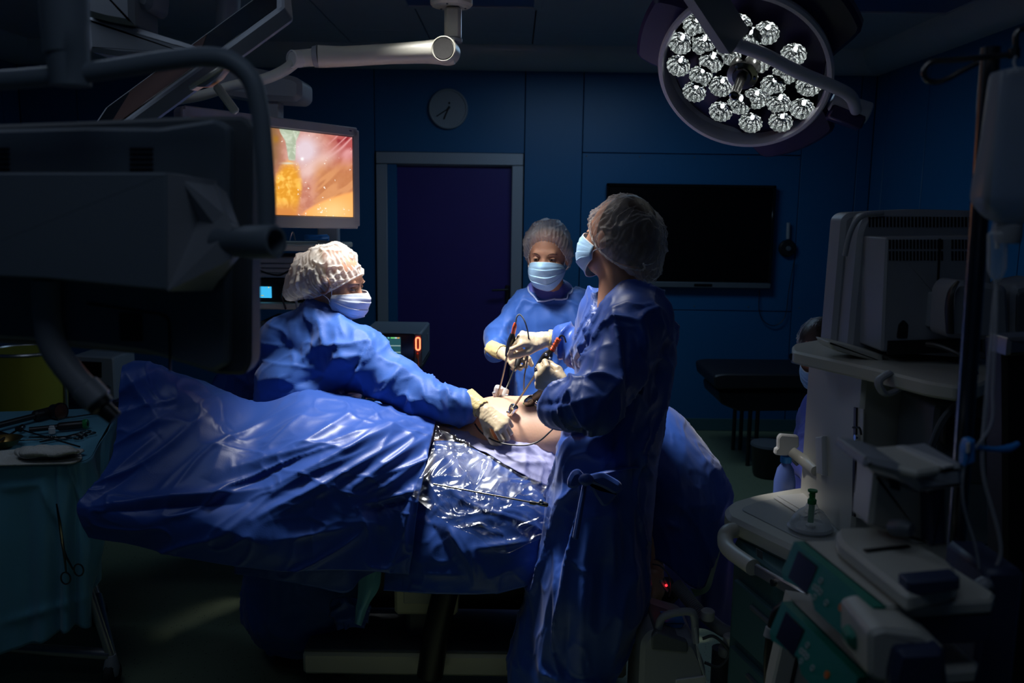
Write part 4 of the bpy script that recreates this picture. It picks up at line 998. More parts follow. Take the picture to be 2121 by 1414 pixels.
MB(fr).box((0, 0, 0), (float(np.linalg.norm(b-a)), .022, .016), b=.005).build('grip', mat('cream_grip_plastic', (.85, .80, .66), .4), hb)
# boom parts top left
Yq = 2.2
t = thing('display_boom', P(250, 40, Yq), 'dim grey angular boom arm at the top left corner', 'ceiling arm')
pprism(MB(), rnd([(176, 32), (268, 52), (402, 94), (398, 122), (250, 116), (182, 106)], 8), Yq, .12, .012).build('boom_arm', 'grey', t)
pprism(MB(), rnd([(172, -60), (272, -60), (276, 52), (220, 42), (176, 30)], 8), Yq-.02, .16, .012).build('boom_knuckle', 'grey', t)
pprism(MB(), rnd([(262, -60), (318, -60), (312, 12), (300, 22), (264, 4)], 8), Yq+.02, .12, .012).build('boom_cap', 'grey', t)

# ------------------------------------------------------------------ near display at left, seen from behind
Yn = 1.34
t = thing('near_display', P(250, 780, Yn), 'large dark monitor seen from behind at the left edge of the room', 'monitor')
pprism(MB(), rnd([(-160, 262), (180, 250), (400, 240), (505, 240), (522, 262), (520, 752), (505, 778), (450, 776), (330, 738), (120, 718), (-160, 704)], 12), Yn, .055, .006).build('front_housing', 'dgrey', t)
pprism(MB(), rnd([(-160, 270), (180, 262), (330, 264), (445, 246), (474, 262), (470, 756), (440, 772), (300, 730), (100, 708), (-160, 694)], 10), Yn-.025, .04, .006).build('back_cover', 'mongrey', t)
for gx in (268, -30):
    for k in range(5):
        pprism(MB(), [(gx, 306+k*10.5), (gx+48, 306+k*10.5), (gx+48, 311+k*10.5), (gx, 311+k*10.5)], Yn-.028, .006, .0005).build('vent_slot', 'black', t)
pprism(MB(), rnd([(245, 648), (292, 650), (294, 708), (248, 706)], 5), Yn-.029, .008, .001).build('recess', 'black', t)
MB().tube([P(180, 628, Yn-.027), P(300, 646, Yn-.027), P(335, 652, Yn-.027), P(350, 672, Yn-.027), P(352, 768, Yn-.027)], .0018, 6, 5).build('seam', 'black', t)
ya = Yn-.12
fr_pts = rnd([(-160, 357), (345, 357), (345, 602), (100, 578), (-160, 566)], 5)
pprism(MB(), fr_pts, ya, .10, .003).build('mount_box', 'mongrey', t)
# side plate that tapers into the socket
a = [P(347, 358, ya+.002), P(447, 374, Yn-.03), P(447, 425, Yn-.03), P(482, 470, ya), P(482, 535, ya), P(440, 590, Yn-.03), P(440, 603, Yn-.03), P(347, 603, ya+.002)]
mb = MB(); n = len(a); V = np.array(a+[p+V3((0, .03, 0)) for p in a]); mb.add(V, [tuple(range(n))]+[tuple(range(2*n-1, n-1, -1))]+[(i, n+i, n+(i+1) % n, (i+1) % n) for i in range(n)])
mb.build('side_plate', 'grey', t, sharp=20)
arm = t
s0, s1 = P(452, 502, ya+.03), P(572, 500, ya-.02)
fr = zframe(s0, s1); L = float(np.linalg.norm(s1-s0))
MB(fr).lathe([(.020, 0), (.0215, .006), (.0215, L*.45), (.0232, L*.5), (.0232, L-.003), (.021, L), (.0165, L), (.0165, L-.03), (0, L-.03)], n=36).build('socket', 'mongrey', arm)
yp = ya-.0
MB().tube([P(553, 490, yp), P(552, 400, yp), P(545, 300, yp), P(538, 230, yp), P(520, 165, yp), P(480, 128, yp), P(430, 118, yp), P(340, 126, yp), P(200, 148, yp), P(60, 162, yp), P(-80, 172, yp)], [.0125]*4+[.0135]*7, 20, 6).build('bent_pipe', 'mongrey', arm)
MB().tube([(P(135, 60, yp)[0], yp, ZC), P(135, 40, yp), P(135, 60, yp), P(138, 110, yp), P(141, 112, yp), P(146, 178, yp)], [.031, .031, .030, .029, .027, .0265], 28).build('vertical_post', 'mongrey', arm)
low = thing('handle_with_grip', P(170, 760, 1.35), 'grey curved tube with a black grip tip pointing at the instrument table', 'handle bar')
MB().tube([P(95, 580, 1.3), P(98, 660, 1.3), P(112, 720, 1.3), P(150, 775, 1.3), P(185, 812, 1.3)], .020, 20, 6).build('curved_tube', 'grey', low)
MB().cyl(P(172, 798, 1.3), P(205, 832, 1.3), .0225, .0225, 24, .003).build('collar', 'grey', low)
MB().tube([P(192, 818, 1.3), P(212, 842, 1.3), P(216, 846, 1.3), P(239, 866, 1.3)], [.021, .0195, .0135, .0120], 20).build('grip', 'black', low)
# ------------------------------------------------------------------ operating table
t = thing('operating_table', (0, 3.0, 0), 'operating table under the drapes, cream base bar and dark pillar showing', 'operating table')
q0, q1 = P(627, 1348, 2.86), P(1080, 1336, 2.86); zb0 = float(P(700, 1396, 2.86)[2])
MB().box(((q0[0]+.42)/2, 3.02, (q0[2]+zb0)/2), (.42-q0[0], .34, q0[2]-zb0), b=.012).build('base', 'enamel', t)
MB().box(((q0[0]+.42)/2, 3.02, q0[2]+.006), (.42-q0[0]-.01, .33, .012), b=.004).build('base_cover', 'dgrey', t)
q = P(630, 1372, 2.86); 
for x in (q0[0]+.12, .30):
    for y in (2.92, 3.12): MB().cyl((x-.02, y, .045), (x+.02, y, .045), .045, n=20).build('caster', 'rubber', t)
a, b = P(816, 1222, 2.92), P(948, 1276, 2.92)
MB().box(((a[0]+b[0])/2, 3.05, (a[2]+b[2])/2+.05), (b[0]-a[0], .26, a[2]-b[2]+.1), b=.012).build('column_cover', 'enamel', t)
MB().box(((a[0]+b[0])/2, 2.918, (a[2]+b[2])/2+.03), ((b[0]-a[0])*.7, .012, .06), b=.004).build('cover_panel', 'offwhite', t)
MB().box(((a[0]+b[0])/2, 3.05, .45), (.16, .18, .66), b=.02).build('column', 'dgrey', t)
MB().box((-.13, 3.16, .46), (.86, .06, .50), b=.01).build('shade_block', 'black', t)  # black box added to hide the lit floor behind the table
MB().tube([P(925, 1215, 2.82), P(905, 1300, 2.80), P(890, 1400, 2.78)], .045, 12, 3).build('pedal_arm', 'black', t)
MB().box((.09, 3.03, .76), (1.00, .40, .05), b=.02).build('tabletop', 'black', t)
MB().box((.10, 3.03, .805), (.96, .40, .04), b=.018).build('mattress', 'cushion', t)
for y in (2.822, 3.238): MB().box((.09, y, .76), (.96, .012, .03), b=.003).build('side_rail', 'steel', t)

# ------------------------------------------------------------------ patient
pat = thing('person', (0.05, 3.0, .875), 'patient lying under drapes, bare belly with instruments and one hand hanging below', 'person')
nl = [P(660, 900, 2.83), P(480, 930, 2.78), P(300, 870, 2.88)]; fl = [P(660, 900, 3.50), P(560, 870, 3.52)]
sc = (1, 1.28, .92)
fs = [rc((-.25, 3.0, .895), (-.05, 3.0, .93), .115, .13, sc), rc((-.05, 3.0, .942), (.16, 3.0, .955), .132, .138, sc), rc((.16, 3.0, .945), (.34, 3.0, .93), .133, .115, (1, 1.35, .9)),
      rc((-.24, 2.90, .90), nl[0], .085, .065), rc(nl[0], nl[1], .07, .05), rc((-.26, 3.1, .90), fl[0], .085, .065), rc(fl[0], fl[1], .06, .045),
      rc((.36, 3.0, .92), (.56, 3.0, .88), .055), el((.575, 3.02, .865), (.085, .068, .078)),
      rc((.36, 2.88, .92), (.45, 2.83, .70), .05, .042), rc((.45, 2.83, .70), P(1360, 1176, 2.80), .040, .027)]
V, F = surf(union(fs, .05), (-1.5, 2.6, .3), (1.0, 3.7, 1.32), .0105)
# ribs, navel
g = np.exp(-(((V[:, 0]-.02)/.012)**2+((V[:, 1]-3.0)/.010)**2))*(V[:, 2] > .95); V[:, 2] -= .012*g
V[:, 2] += .004*np.exp(-((V[:, 0]-.13-.25*np.abs(V[:, 1]-3.0))/.02)**2)*(V[:, 2] > .95)
V = lap(V, F, 1)
# hanging hand, same body mesh
Th = frame(P(1360, 1176, 2.80), y=norm(V3((.10, -.22, -1))), z=norm(V3((.75, -.65, .2))))
tmp = make_hand(Th, None, 'tmp', curls=((12, 22, 14), (20, 26, 16), (24, 30, 18), (30, 34, 20)), thumb=(35, 12, 12, 12), side=1, m='pskin', cuff=False, h=.003)
hv = np.zeros(len(tmp.data.vertices)*3); tmp.data.vertices.foreach_get('co', hv); hf = np.zeros(len(tmp.data.loops), np.int32); tmp.data.loops.foreach_get('vertex_index', hf)
bpy.data.objects.remove(tmp, do_unlink=True)
F = np.concatenate([F, hf.reshape(-1, 4)+len(V)]); V = np.concatenate([V, hv.reshape(-1, 3)])
fmesh('body', V, F, 'pskin', pat)
tip = ap(Th, (.028, .165, -.03))
ox = thing('pulse_oximeter', P(1378, 1215, 2.68), 'small clear finger clip glowing red on the patient\'s hanging hand', 'sensor')
fr = zframe(P(1368, 1202, 2.68), P(1386, 1228, 2.68), (0, -1, 0))
MB(fr).box((0, 0, .022), (.011, .016, .046), b=.004).build('clip', 'grey', ox); MB(fr).box((.012, 0, .020), (.008, .014, .040), b=.003).build('clip', 'dgrey', ox)
MB().sphere(P(1380, 1212, 2.665), .0042).build('sensor_light', 'redcore', ox)
MB().tube([P(1352, 1168, 2.72), P(1368, 1172, 2.68), P(1385, 1190, 2.66), P(1390, 1215, 2.66), P(1386, 1235, 2.67)], .0028, 6, 5).build('cord', 'dgrey', ox)

# ------------------------------------------------------------------ drapes
def sheet(name, cols, m, label, folds=(), an=None,  ku=26, kv=22, crum=.004, cs=(9, 9, 9), fine=.0015, thick=.0018, cat='drape', group=None, dirn=None):
    G = ctrl(cols, ku, kv); N = gnormals(G); Vf = G.reshape(-1, 3)
    Q = Vf*V3(cs); Q = Q+1.4*vnoise(Vf*5)[:, None]
    d = crum*(ridge(Q)-.35)+fine*(ridge(Q*3.1+5)-.35)+crum*.9*(ridge(Q*1.9+3)**4-.12)+pxfold(Vf, folds)
    if an:
        (ax, ay), wp, wl, amp = an; L_ = math.hypot(ax, ay); px, py = proj(Vf); al = (px*ax+py*ay)/L_; pe = (py*ax-px*ay)/L_
        wv = vnoise(np.c_[px/130, py/130, px*0])*1.3; d += amp*(ridge(np.c_[pe/wp+wv, al/wl, px*0])**2.5-.2)
    G = G+N*d.reshape(G.shape[:2])[..., None]
    o = MB().grid(G).build(name, m, sharp=180); s = o.modifiers.new('thickness', 'SOLIDIFY'); s.thickness = thick
    return tag(o, label, cat, group)
near = [  # back points at the left are drawn back to block light to the floor
 [(290,850,3.25),(257,762,2.76),(246,850,2.66),(238,925,2.60),(208,990,2.52),(160,1048,2.45),(184,1112,2.45)],
 [(335,860,3.30),(298,756,2.80),(310,850,2.66),(300,930,2.58),(280,1000,2.50),(255,1065,2.43),(262,1126,2.44)],
 [(430,890,3.22),(400,792,2.85),(410,870,2.67),(410,950,2.55),(400,1020,2.47),(390,1090,2.42),(400,1157,2.43)],
 [(525,890,3.12),(525,836,2.93),(525,890,2.72),(530,960,2.57),(535,1040,2.49),(540,1110,2.44),(560,1180,2.45)],
 [(640,870,3.12),(642,813,2.94),(640,880,2.70),(648,950,2.58),(652,1040,2.52),(656,1110,2.50),(680,1180,2.50)],
 [(760,885,3.12),(760,828,2.95),(760,880,2.74),(765,950,2.63),(768,1040,2.58),(770,1110,2.56),(778,1183,2.55)],
 [(905,930,3.06),(902,878,2.90),(893,912,2.77),(880,962,2.69),(866,1040,2.62),(858,1110,2.60),(848,1190,2.60)]]
nf = [((300,765),(540,835),.010,9),((345,790),(470,905),.018,26),((470,905),(430,1000),.010,20),((255,765),(330,870),.012,16),
      ((860,868),(560,1010),.022,13),((880,890),(520,1080),.020,12),((830,880),(480,970),.018,12),((700,905),(420,1050),-.018,18),((560,1010),(180,1050),.020,12),
      ((520,1040),(200,1062),-.014,12),((640,850),(540,940),.012,9),((740,850),(610,930),.012,8),((900,900),(720,1010),.022,13),((700,1000),(560,1075),.012,18),
      ((880,950),(760,1030),.012,10),((330,900),(215,1000),.016,14),((300,960),(190,1040),-.010,12),((885,930),(868,1050),.014,8),((855,1010),(830,1120),.022,7),((830,1120),(810,1165),.014,7),((760,1045),(870,1012),.012,7),
      ((750,1060),(850,1035),-.020,12),((790,1180),(850,1150),.010,8),((780,1000),(790,1160),-.012,22),((640,1060),(650,1180),.006,10),((560,1120),(720,1090),.008,14),((420,1080),(560,1130),.008,18)]
sheet('leg_drape', near, 'drape', 'wide blue surgical drape stretched over the patient\'s near leg', nf, ((-340, 150), 48, 300, .011), 38, 30, .005, (6, 6, 8), .0016)
und = [[(470,1100,2.62),(482,1150,2.60),(486,1188,2.60)],[(560,1110,2.62),(565,1160,2.59),(570,1199,2.59)],[(640,1110,2.64),(645,1160,2.60),(650,1214,2.60)],[(710,1110,2.66),(712,1160,2.62),(715,1226,2.62)],[(745,1110,2.70),(746,1160,2.66),(748,1196,2.66)],[(790,1110,2.74),(790,1150,2.70),(790,1178,2.70)]]
sheet('under_drape', und, 'drape', 'lower edge of a second blue drape hanging below the leg drape', (), None, 16, 14)
far = [[(430,850,3.45),(436,800,3.42),(450,775,3.40),(455,800,3.60)],[(470,860,3.42),(470,790,3.38),(480,728,3.38),(490,760,3.6)],[(505,870,3.42),(500,780,3.38),(510,702,3.38),(515,740,3.6)],[(560,880,3.46),(556,790,3.44),(556,708,3.45),(560,740,3.65)],[(640,880,3.5),(640,800,3.5),(640,760,3.5),(640,800,3.65)]]
sheet('far_leg_drape', far, 'drape', 'pale blue drape over the far leg, seen left of the left surgeon', [((500,730),(520,830),.015,8),((475,770),(530,800),.012,7)], None, 18, 18)
# lower central drape under the clear pouch
cen = [[(790,990,2.80),(800,1060,2.70),(800,1150,2.64),(795,1222,2.62)],[(860,930,2.84),(880,1030,2.70),(880,1130,2.62),(880,1227,2.60)],[(930,915,2.82),(950,1020,2.66),(960,1130,2.58),(960,1229,2.58)],
       [(1010,945,2.76),(1030,1040,2.62),(1035,1130,2.56),(1035,1226,2.56)],[(1080,985,2.72),(1100,1060,2.62),(1105,1140,2.58),(1110,1208,2.58)],[(1170,1000,2.76),(1180,1070,2.70),(1190,1130,2.68),(1200,1190,2.68)],[(1300,1000,2.90),(1300,1060,2.86),(1300,1110,2.84),(1300,1160,2.84)]]
cf = [((930,1090),(985,1180),.016,9),((985,1135),(1100,1120),.014,8),((985,1130),(985,1210),.012,6),((1000,1200),(1100,1160),.010,10),((870,1040),(960,1200),-.012,18),((880,1185),(960,1190),.008,8),((950,1100),(1040,1230),.008,12)]
sheet('central_drape', cen, 'drape', 'blue drape hanging from the table under the clear pouch', cf, ((300, 130), 60, 300, .007), 26, 24)
lil = [[(862,868,3.10),(868,856,3.02),(888,868,2.94),(900,884,2.90)],[(925,880,3.06),(932,872,2.98),(946,890,2.88),(956,912,2.82)],[(985,880,2.98),(990,894,2.90),(1000,915,2.82),(1012,942,2.755)],[(1045,885,2.94),(1048,903,2.87),(1055,932,2.78),(1068,974,2.71)],[(1105,885,2.94),(1108,905,2.87),(1112,945,2.78),(1122,1002,2.70)],[(1170,880,2.96),(1170,900,2.90),(1172,945,2.82),(1178,1020,2.74)],[(1290,880,2.98),(1290,900,2.94),(1290,945,2.90),(1290,1020,2.84)]]
lf = [((900,872),(1010,900),.010,5),((985,905),(1090,915),.010,6),((1000,925),(1130,945),-.012,7),((1020,935),(1110,925),.012,6),((1060,960),(1140,960),.010,6),((1090,925),(1085,985),.008,6)]
sheet('absorbent_drape', lil, 'liner', 'lilac-white absorbent drape bordering the bare belly', lf, None, 24, 20, .006, (12, 12, 12), .002)
wh = [[(1118,898,2.92),(1124,880,2.99),(1128,862,3.08),(1130,862,3.2)],[(1140,905,2.87),(1145,885,2.96),(1150,868,3.08),(1150,866,3.2)],[(1200,905,2.88),(1200,885,2.98),(1200,870,3.08),(1200,866,3.2)],[(1300,905,2.9),(1300,885,2.98),(1300,870,3.08),(1300,866,3.2)]]
sheet('white_chest_drape', wh, 'whited', 'white drape edge right of the belly beside the near surgeon', (), None, 12, 10, .006)
fs_ = [[(868,858,3.05),(900,850,3.15),(940,846,3.24),(945,900,3.3)],[(960,852,3.12),(980,842,3.18),(1000,836,3.24),(1000,890,3.3)],[(1080,842,3.18),(1085,836,3.22),(1090,834,3.26),(1090,900,3.3)],[(1200,850,3.1),(1200,842,3.2),(1200,838,3.26),(1200,900,3.3)]]
sheet('far_side_drape', fs_, 'whited', 'strip of pale drape along the far side of the belly', (), None, 10, 8, .004)
pc = [[(903,886,2.83),(895,925,2.73),(880,970,2.64),(853,1028,2.57)],[(955,914,2.79),(945,960,2.68),(935,1010,2.58),(925,1082,2.51)],[(1012,945,2.73),(1005,995,2.62),(1000,1050,2.53),(988,1112,2.48)],[(1068,976,2.68),(1062,1020,2.58),(1058,1070,2.51),(1042,1146,2.47)],[(1120,1003,2.67),(1118,1035,2.58),(1115,1075,2.53),(1112,1118,2.50)],[(1180,1020,2.72),(1180,1045,2.66),(1180,1080,2.62),(1180,1105,2.60)]]
pf = [((905,1010),(1010,1042),.012,5),((900,1000),(980,930),.014,6),((930,940),(990,1030),.014,6),((1000,960),(960,1080),-.016,8),((1040,990),(1010,1090),.016,6),((1090,1010),(1050,1060),.014,5),((960,1090),(1050,1130),.010,6),((1000,1050),(1110,1030),.010,5),((880,990),(930,1060),.010,6)]
sheet('clear_pouch', pc, 'plastic', 'clear plastic fluid pouch hanging over the blue drape in front', pf, None, 34, 30, .012, (13, 13, 13), .005, .0006, 'pouch')
fd = [[(250,800,3.62),(260,900,3.60),(270,1000,3.58),(280,1080,3.58)],[(440,800,3.62),(440,900,3.60),(440,1000,3.58),(440,1090,3.58)],[(640,850,3.56),(640,920,3.55),(640,1000,3.54),(640,1100,3.54)],[(850,850,3.36),(850,920,3.36),(850,1000,3.36),(850,1120,3.36)],[(1050,846,3.30),(1050,920,3.31),(1050,1000,3.32),(1050,1140,3.33)],[(1250,850,3.30),(1250,920,3.31),(1250,1000,3.32),(1250,1130,3.33)],[(1400,900,3.26),(1400,960,3.28),(1400,1020,3.30),(1400,1130,3.30)]]
sheet('light_blocking_drape', fd, 'drape', 'added blue drape down the far side of the table, keeping light off the floor', (), None, 16, 12, .008)  # added sheet that stops the lamp beam reaching the floor behind
# head-end drape
hd = [[(1262,850,3.35),(1264,824,3.14),(1262,846,3.0),(1264,950,2.88),(1268,1050,2.86),(1272,1150,2.86)],[(1362,868,3.30),(1364,842,3.12),(1366,850,2.96),(1368,960,2.80),(1368,1060,2.79),(1364,1160,2.78)],[(1418,900,3.26),(1422,876,3.08),(1424,890,2.93),(1432,990,2.79),(1432,1090,2.78),(1425,1210,2.77)],[(1470,960,3.16),(1474,945,3.04),(1480,962,2.90),(1482,1030,2.82),(1476,1120,2.80),(1452,1217,2.78)],[(1505,1022,3.06),(1512,1012,2.98),(1519,1026,2.92),(1510,1075,2.86),(1494,1130,2.82),(1468,1188,2.79)]]
hdo = sheet('head_end_drape', hd, 'drape', 'blue drape fanning out right of the near surgeon toward the pale cabinet', [((1370,860),(1500,1000),.008,14),((1380,1080),(1410,1090),.012,5),((1420,900),(1390,1150),.008,20),((1400,1050),(1500,1040),.008,14)], ((60, 260), 55, 260, .008), 20, 20)
gr = [[(1519,1028,2.93),(1470,1188,2.80),(1455,1218,2.80),(1430,1218,2.80)],[(1517,1044,2.96),(1482,1180,2.84),(1468,1222,2.84),(1440,1236,2.82)]]
g_ = MB().grid(ctrl(gr, 3, 8)).build('lining', 'pgreen', hdo)
vd = [[(1375,1040,3.30),(1375,1140,3.28),(1372,1230,3.26),(1368,1330,3.26)],[(1430,1040,3.20),(1430,1140,3.18),(1425,1230,3.16),(1420,1330,3.16)],[(1500,1030,3.05),(1480,1120,3.02),(1462,1210,3.0),(1450,1300,3.0)],[(1540,1060,3.1),(1530,1130,3.08),(1520,1210,3.06),(1510,1320,3.06)],[(1600,1060,3.15),(1600,1130,3.15),(1600,1210,3.15),(1600,1320,3.15)]]  # left end lengthened to cover a bright patch of floor
sheet('violet_drape', vd, 'scrub', 'dark violet-blue cloth hanging between the head-end drape and the cabinet', [((1510,1060),(1490,1280),.015,8)], None, 14, 12)
tl_ = [[(742,1170,2.75),(742,1220,2.74),(738,1270,2.74),(737,1290,2.74)],[(765,1175,2.73),(762,1220,2.72),(750,1260,2.72),(740,1292,2.72)],[(790,1180,2.75),(785,1215,2.74),(765,1250,2.74),(745,1294,2.74)]]
sheet('teal_drape_corner', tl_, 'teal', 'narrow teal cloth corner hanging below the table by the pillar', (), None, 8, 8)
bl = [[(690,1240,2.86),(685,1270,2.85),(700,1300,2.86)],[(720,1235,2.83),(725,1268,2.82),(722,1300,2.84)],[(760,1245,2.86),(765,1275,2.85),(755,1302,2.86)]]
sheet('blue_bundle', bl, 'drape', 'crumpled blue cloth bundle in the shade under the table', (), None, 12, 12, .02, (14, 14, 14))

# ------------------------------------------------------------------ instruments in the belly
def rod(mb, a, b, r): return mb.cyl(a, b, r, n=12)
t = thing('laparoscopic_grasper', P(1022, 842, 3.02), 'long thin grasper with orange cable plug in the near surgeon\'s far hand', 'surgical instrument')
MB().tube([P(1058, 700, 2.93), P(1050, 738, 2.95), P(1036, 800, 3.0), P(1020, 848, 3.03)], .0035, 10, 3).build('shaft', 'dsteel', t)
MB().tube([P(1062, 690, 2.92), P(1060, 702, 2.925), P(1054, 724, 2.94), P(1050, 738, 2.945)], [.008, .013, .012, .007], 14, 3).build('handle_body', 'black', t)
MB().tube([P(1067, 668, 2.91), P(1066, 676, 2.912), P(1063, 690, 2.92)], [.004, .0075, .007], 14, 3).build('plug', 'orange', t)
MB().tube([P(1068, 668, 2.91), P(1071, 655, 2.91), P(1078, 652, 2.91), P(1088, 668, 2.90), P(1095, 700, 2.90), P(1093, 740, 2.91), P(1086, 780, 2.93), P(1085, 810, 2.97)], .0025, 8, 6).build('cord', 'dgrey', t)
t = thing('laparoscopic_forceps', P(1046, 806, 3.04), 'black-handled forceps held by the middle assistant', 'surgical instrument')
MB().tube([P(1068, 758, 3.18), P(1048, 806, 3.06), P(1036, 838, 3.02)], .0032, 10, 2).build('shaft', 'dsteel', t)
MB().tube([P(1083, 728, 3.22), P(1076, 740, 3.2), P(1071, 756, 3.18), P(1068, 764, 3.175)], [.012, .014, .010, .006], 14, 3).build('handle_body', 'black', t)
for (px, py, s) in ((1080, 738, .020), (1078, 752, .014)):
    c = P(px, py, 3.19); MB().tube([c+V3((s*math.cos(a), -.002, s*math.sin(a))) for a in np.linspace(0, 2*math.pi, 17)], .0042, 8).build('finger_ring', 'black', t)
t = thing('hook_electrode', P(1062, 860, 2.9), 'black hook instrument with ribbed orange plug, nearest of those in the belly', 'surgical instrument')
MB().tube([P(1114, 768, 2.62), P(1062, 846, 2.88)], .0035, 12).build('shaft', 'dsteel', t)
a, b = P(1112, 772, 2.61), P(1140, 728, 2.57)
MB().tube([a, a+(b-a)*.15, a+(b-a)*.75, b, P(1146, 722, 2.565)], [.008, .016, .017, .009, .008], 14, 2).build('handle_body', 'black', t)
MB().tube([P(1136, 748, 2.58), P(1142, 752, 2.575), P(1139, 762, 2.58)], [.009, .008, .006], 10, 3).build('trigger', 'black', t)
for (px, py) in ((1131, 734), (1139, 742), (1141, 757), (1110, 762), (1113, 770)): MB().sphere(P(px, py, 2.555), .0045, n=12, m=8).build('screw', 'chrome', t)
pp = [P(1144, 725, 2.565), P(1147, 720, 2.562), P(1156, 704, 2.552), P(1158, 700, 2.55)]
L = cr(pp, 12); MB().tube(L, [.0075+.0014*math.sin(k*1.6) for k in range(len(L)-6)]+[.006, .005, .004, .004, .004, .004], 14).build('plug', 'orange', t)
MB().tube([P(1158, 700, 2.55), P(1162, 695, 2.55), P(1168, 697, 2.56), P(1172, 708, 2.58)], .003, 8, 5).build('cord', 'black', t)
def trocar(px, py, Y, tip, label, m='white', s=1.0, metal=False):
    a = P(px, py, Y); b = P(*tip); t = thing('trocar', b, label, 'trocar', None)
    L = float(np.linalg.norm(b-a)); fr = zframe(a, b)
    MB(fr).lathe([(.006*s, -.004), (.013*s, -.002), (.0145*s, .006), (.0135*s, .022), (.0145*s, .030), (.011*s, .040), (.0065*s, .046), (.0062*s, .05)], n=24).build('valve_housing', 'chrome' if metal else m, t)
    MB(fr).cyl((0, 0, .04), (0, 0, L+.03), .0062*s, n=16).build('cannula', 'chrome' if metal else m, t)
    MB(fr).box((.014*s, 0, .020), (.016*s, .007*s, .007*s), b=.002).build('stopcock', 'chrome' if metal else 'grey', t)
    return t
trocar(1034, 802, 3.02, (1023, 842, 3.04), 'silver-white trocar around the long thin grasper, leftmost in the belly', 'white', 1.15)
trocar(1046, 806, 3.06, (1034, 838, 3.04), 'silver-white trocar around the middle assistant\'s forceps', 'white', 1.15)
trocar(1065, 842, 2.87, (1054, 866, 2.89), 'shiny metal trocar around the hook instrument, near the gloved fist', metal=True, s=1.1)
t = thing('endoscope', P(1074, 850, 2.95), 'thick dark endoscope with metal port and green ring entering the belly from the right', 'endoscope')
a, b = P(1070, 851, 2.98), P(1135, 806, 2.85); fr = zframe(a, b); L = float(np.linalg.norm(b-a))
MB(fr).lathe([(.0085, 0), (.0085, L*.30), (.010, L*.32)], n=20).build('port_tube', 'dgrey', t)
MB(fr).lathe([(.0115, L*.30), (.0115, L*.345)], n=20).build('green_ring', 'greend', t)
MB(fr).lathe([(.012, L*.345), (.018, L*.38), (.019, L*.52), (.014, L*.56), (.014, L*.6)], n=22).build('port_housing', 'dsteel', t)
MB(fr).lathe([(.012, L*.58), (.016, L*.64), (.016, L*.78), (.019, L*.82), (.018, L), (0, L)], n=22).build('camera_coupler', 'black', t)
c = ap(fr, (0, -.0, L*.5)); MB().tube([c, c+V3((.02, -.01, -.02)), c+V3((.03, -.01, -.035))], [.006, .005, .004], 10).build('stopcock', 'chrome', t)
MB().sphere(P(1112, 833, 2.86), .006).build('screw', 'chrome', t)
tag(MB().tube([P(984, 878, 2.86), P(995, 893, 2.82), P(1015, 908, 2.79), P(1045, 919, 2.755), P(1085, 922, 2.73), P(1115, 914, 2.73), P(1140, 893, 2.74), P(1160, 872, 2.76)], .0028, 8, 6).build('black_cable', 'black'), 'thin black cable curving over the lilac drape below the belly', 'cable')
tag(MB().tube([P(1000, 836, 3.1), P(1012, 829, 3.1), P(1030, 826, 3.09), P(1055, 828, 3.09), P(1075, 829, 3.08), P(1090, 832, 3.07)], .0028, 8, 5).build('grey_cable', 'grey'), 'pale cable lying across the far edge of the belly', 'cable')
t = thing('pouch_rod', P(1030, 1030, 2.5), 'long thin metal rod tool lying in the clear pouch', 'surgical instrument')
MB().tube([P(898, 1002, 2.56), P(1100, 1040, 2.50)], .0026, 10).build('shaft', 'dsteel', t)
MB().tube([P(1098, 1040, 2.50), P(1108, 1042, 2.495), P(1112, 1042, 2.495), P(1125, 1043, 2.49), P(1135, 1046, 2.49)], [.006, .006, .004, .008, .006], 12).build('hub', 'dsteel', t)
MB().sphere(P(1121, 1039, 2.48), .0075).build('valve_knob', 'chrome', t)
# armrest cover: black pad under the hanging hand
t = thing('arm_pad', P(1370, 1255, 2.85), 'black padded shape under the hanging hand', 'pad')
pprism(MB(), rnd([(1325, 1225), (1400, 1218), (1412, 1240), (1390, 1262), (1330, 1268)], 8), 2.9, .12, .02).build('pad', 'cushion', t)
# ------------------------------------------------------------------ middle assistant
def clipz(fn, z0):
    return lambda Q: np.maximum(fn(Q), z0-Q[..., 2])
def figure(fs, h, lo, hi, k=.05, z0=.0): return surf(clipz(union(fs, k), z0), lo, hi, h)
def shoes(root, pts, yawd):
    for x, y in pts:
        T = yaw((x, y, 0), yawd); MB(T).sphere((0, .03, .03), (.048, .13, .045), n=16, m=8).build('shoe', 'black', root)

m = thing('person', P(1138, 700, 3.62)*V3((1, 1, 0)), 'middle assistant facing the camera in blue gown, bouffant cap and face mask', 'person')
HM = head_matrix(P(1135, 531, 3.64), norm(V3((-.22, -.95, -.10))))
nb = P(1142, 590, 3.66)
fs = [rc(P(1140, 575, 3.66), P(1143, 620, 3.68), .052, .058), rc(P(1095, 640, 3.68), P(1190, 640, 3.68), .05), rc(P(1142, 660, 3.68), P(1140, 880, 3.68), .11, .12, (1.3, 1, 1)),
      rc(P(1115, 900, 3.68), (P(1115, 900, 3.68)[0], 3.68, .1), .09, .05), rc(P(1165, 900, 3.68), (P(1165, 900, 3.68)[0], 3.68, .1), .09, .05)]
make_head(HM, figure(fs, .014, (-.3, 3.4, 0), (.6, 3.95, 1.6)), 'body', m)
eyes(HM, m); make_mask(HM, m, 'mask'); 
hr = MB(HM).sphere((0, -.028, .03), (.084, .100, .090), n=32, m=20).build('hair', 'hairg', m)
MB(HM).sphere((.070, -.035, -.03), (.024, .035, .05), n=20, m=12).build('hair_lock', 'hairg', m)
make_cap(HM, m, 'capmid', ha=.083, hb=.106, cz=-.004, h=.145, puff=1.22, shift=(.006, -.002, .006), gath=40, amp=.004, seed=3, tilt=46, wr=.006)
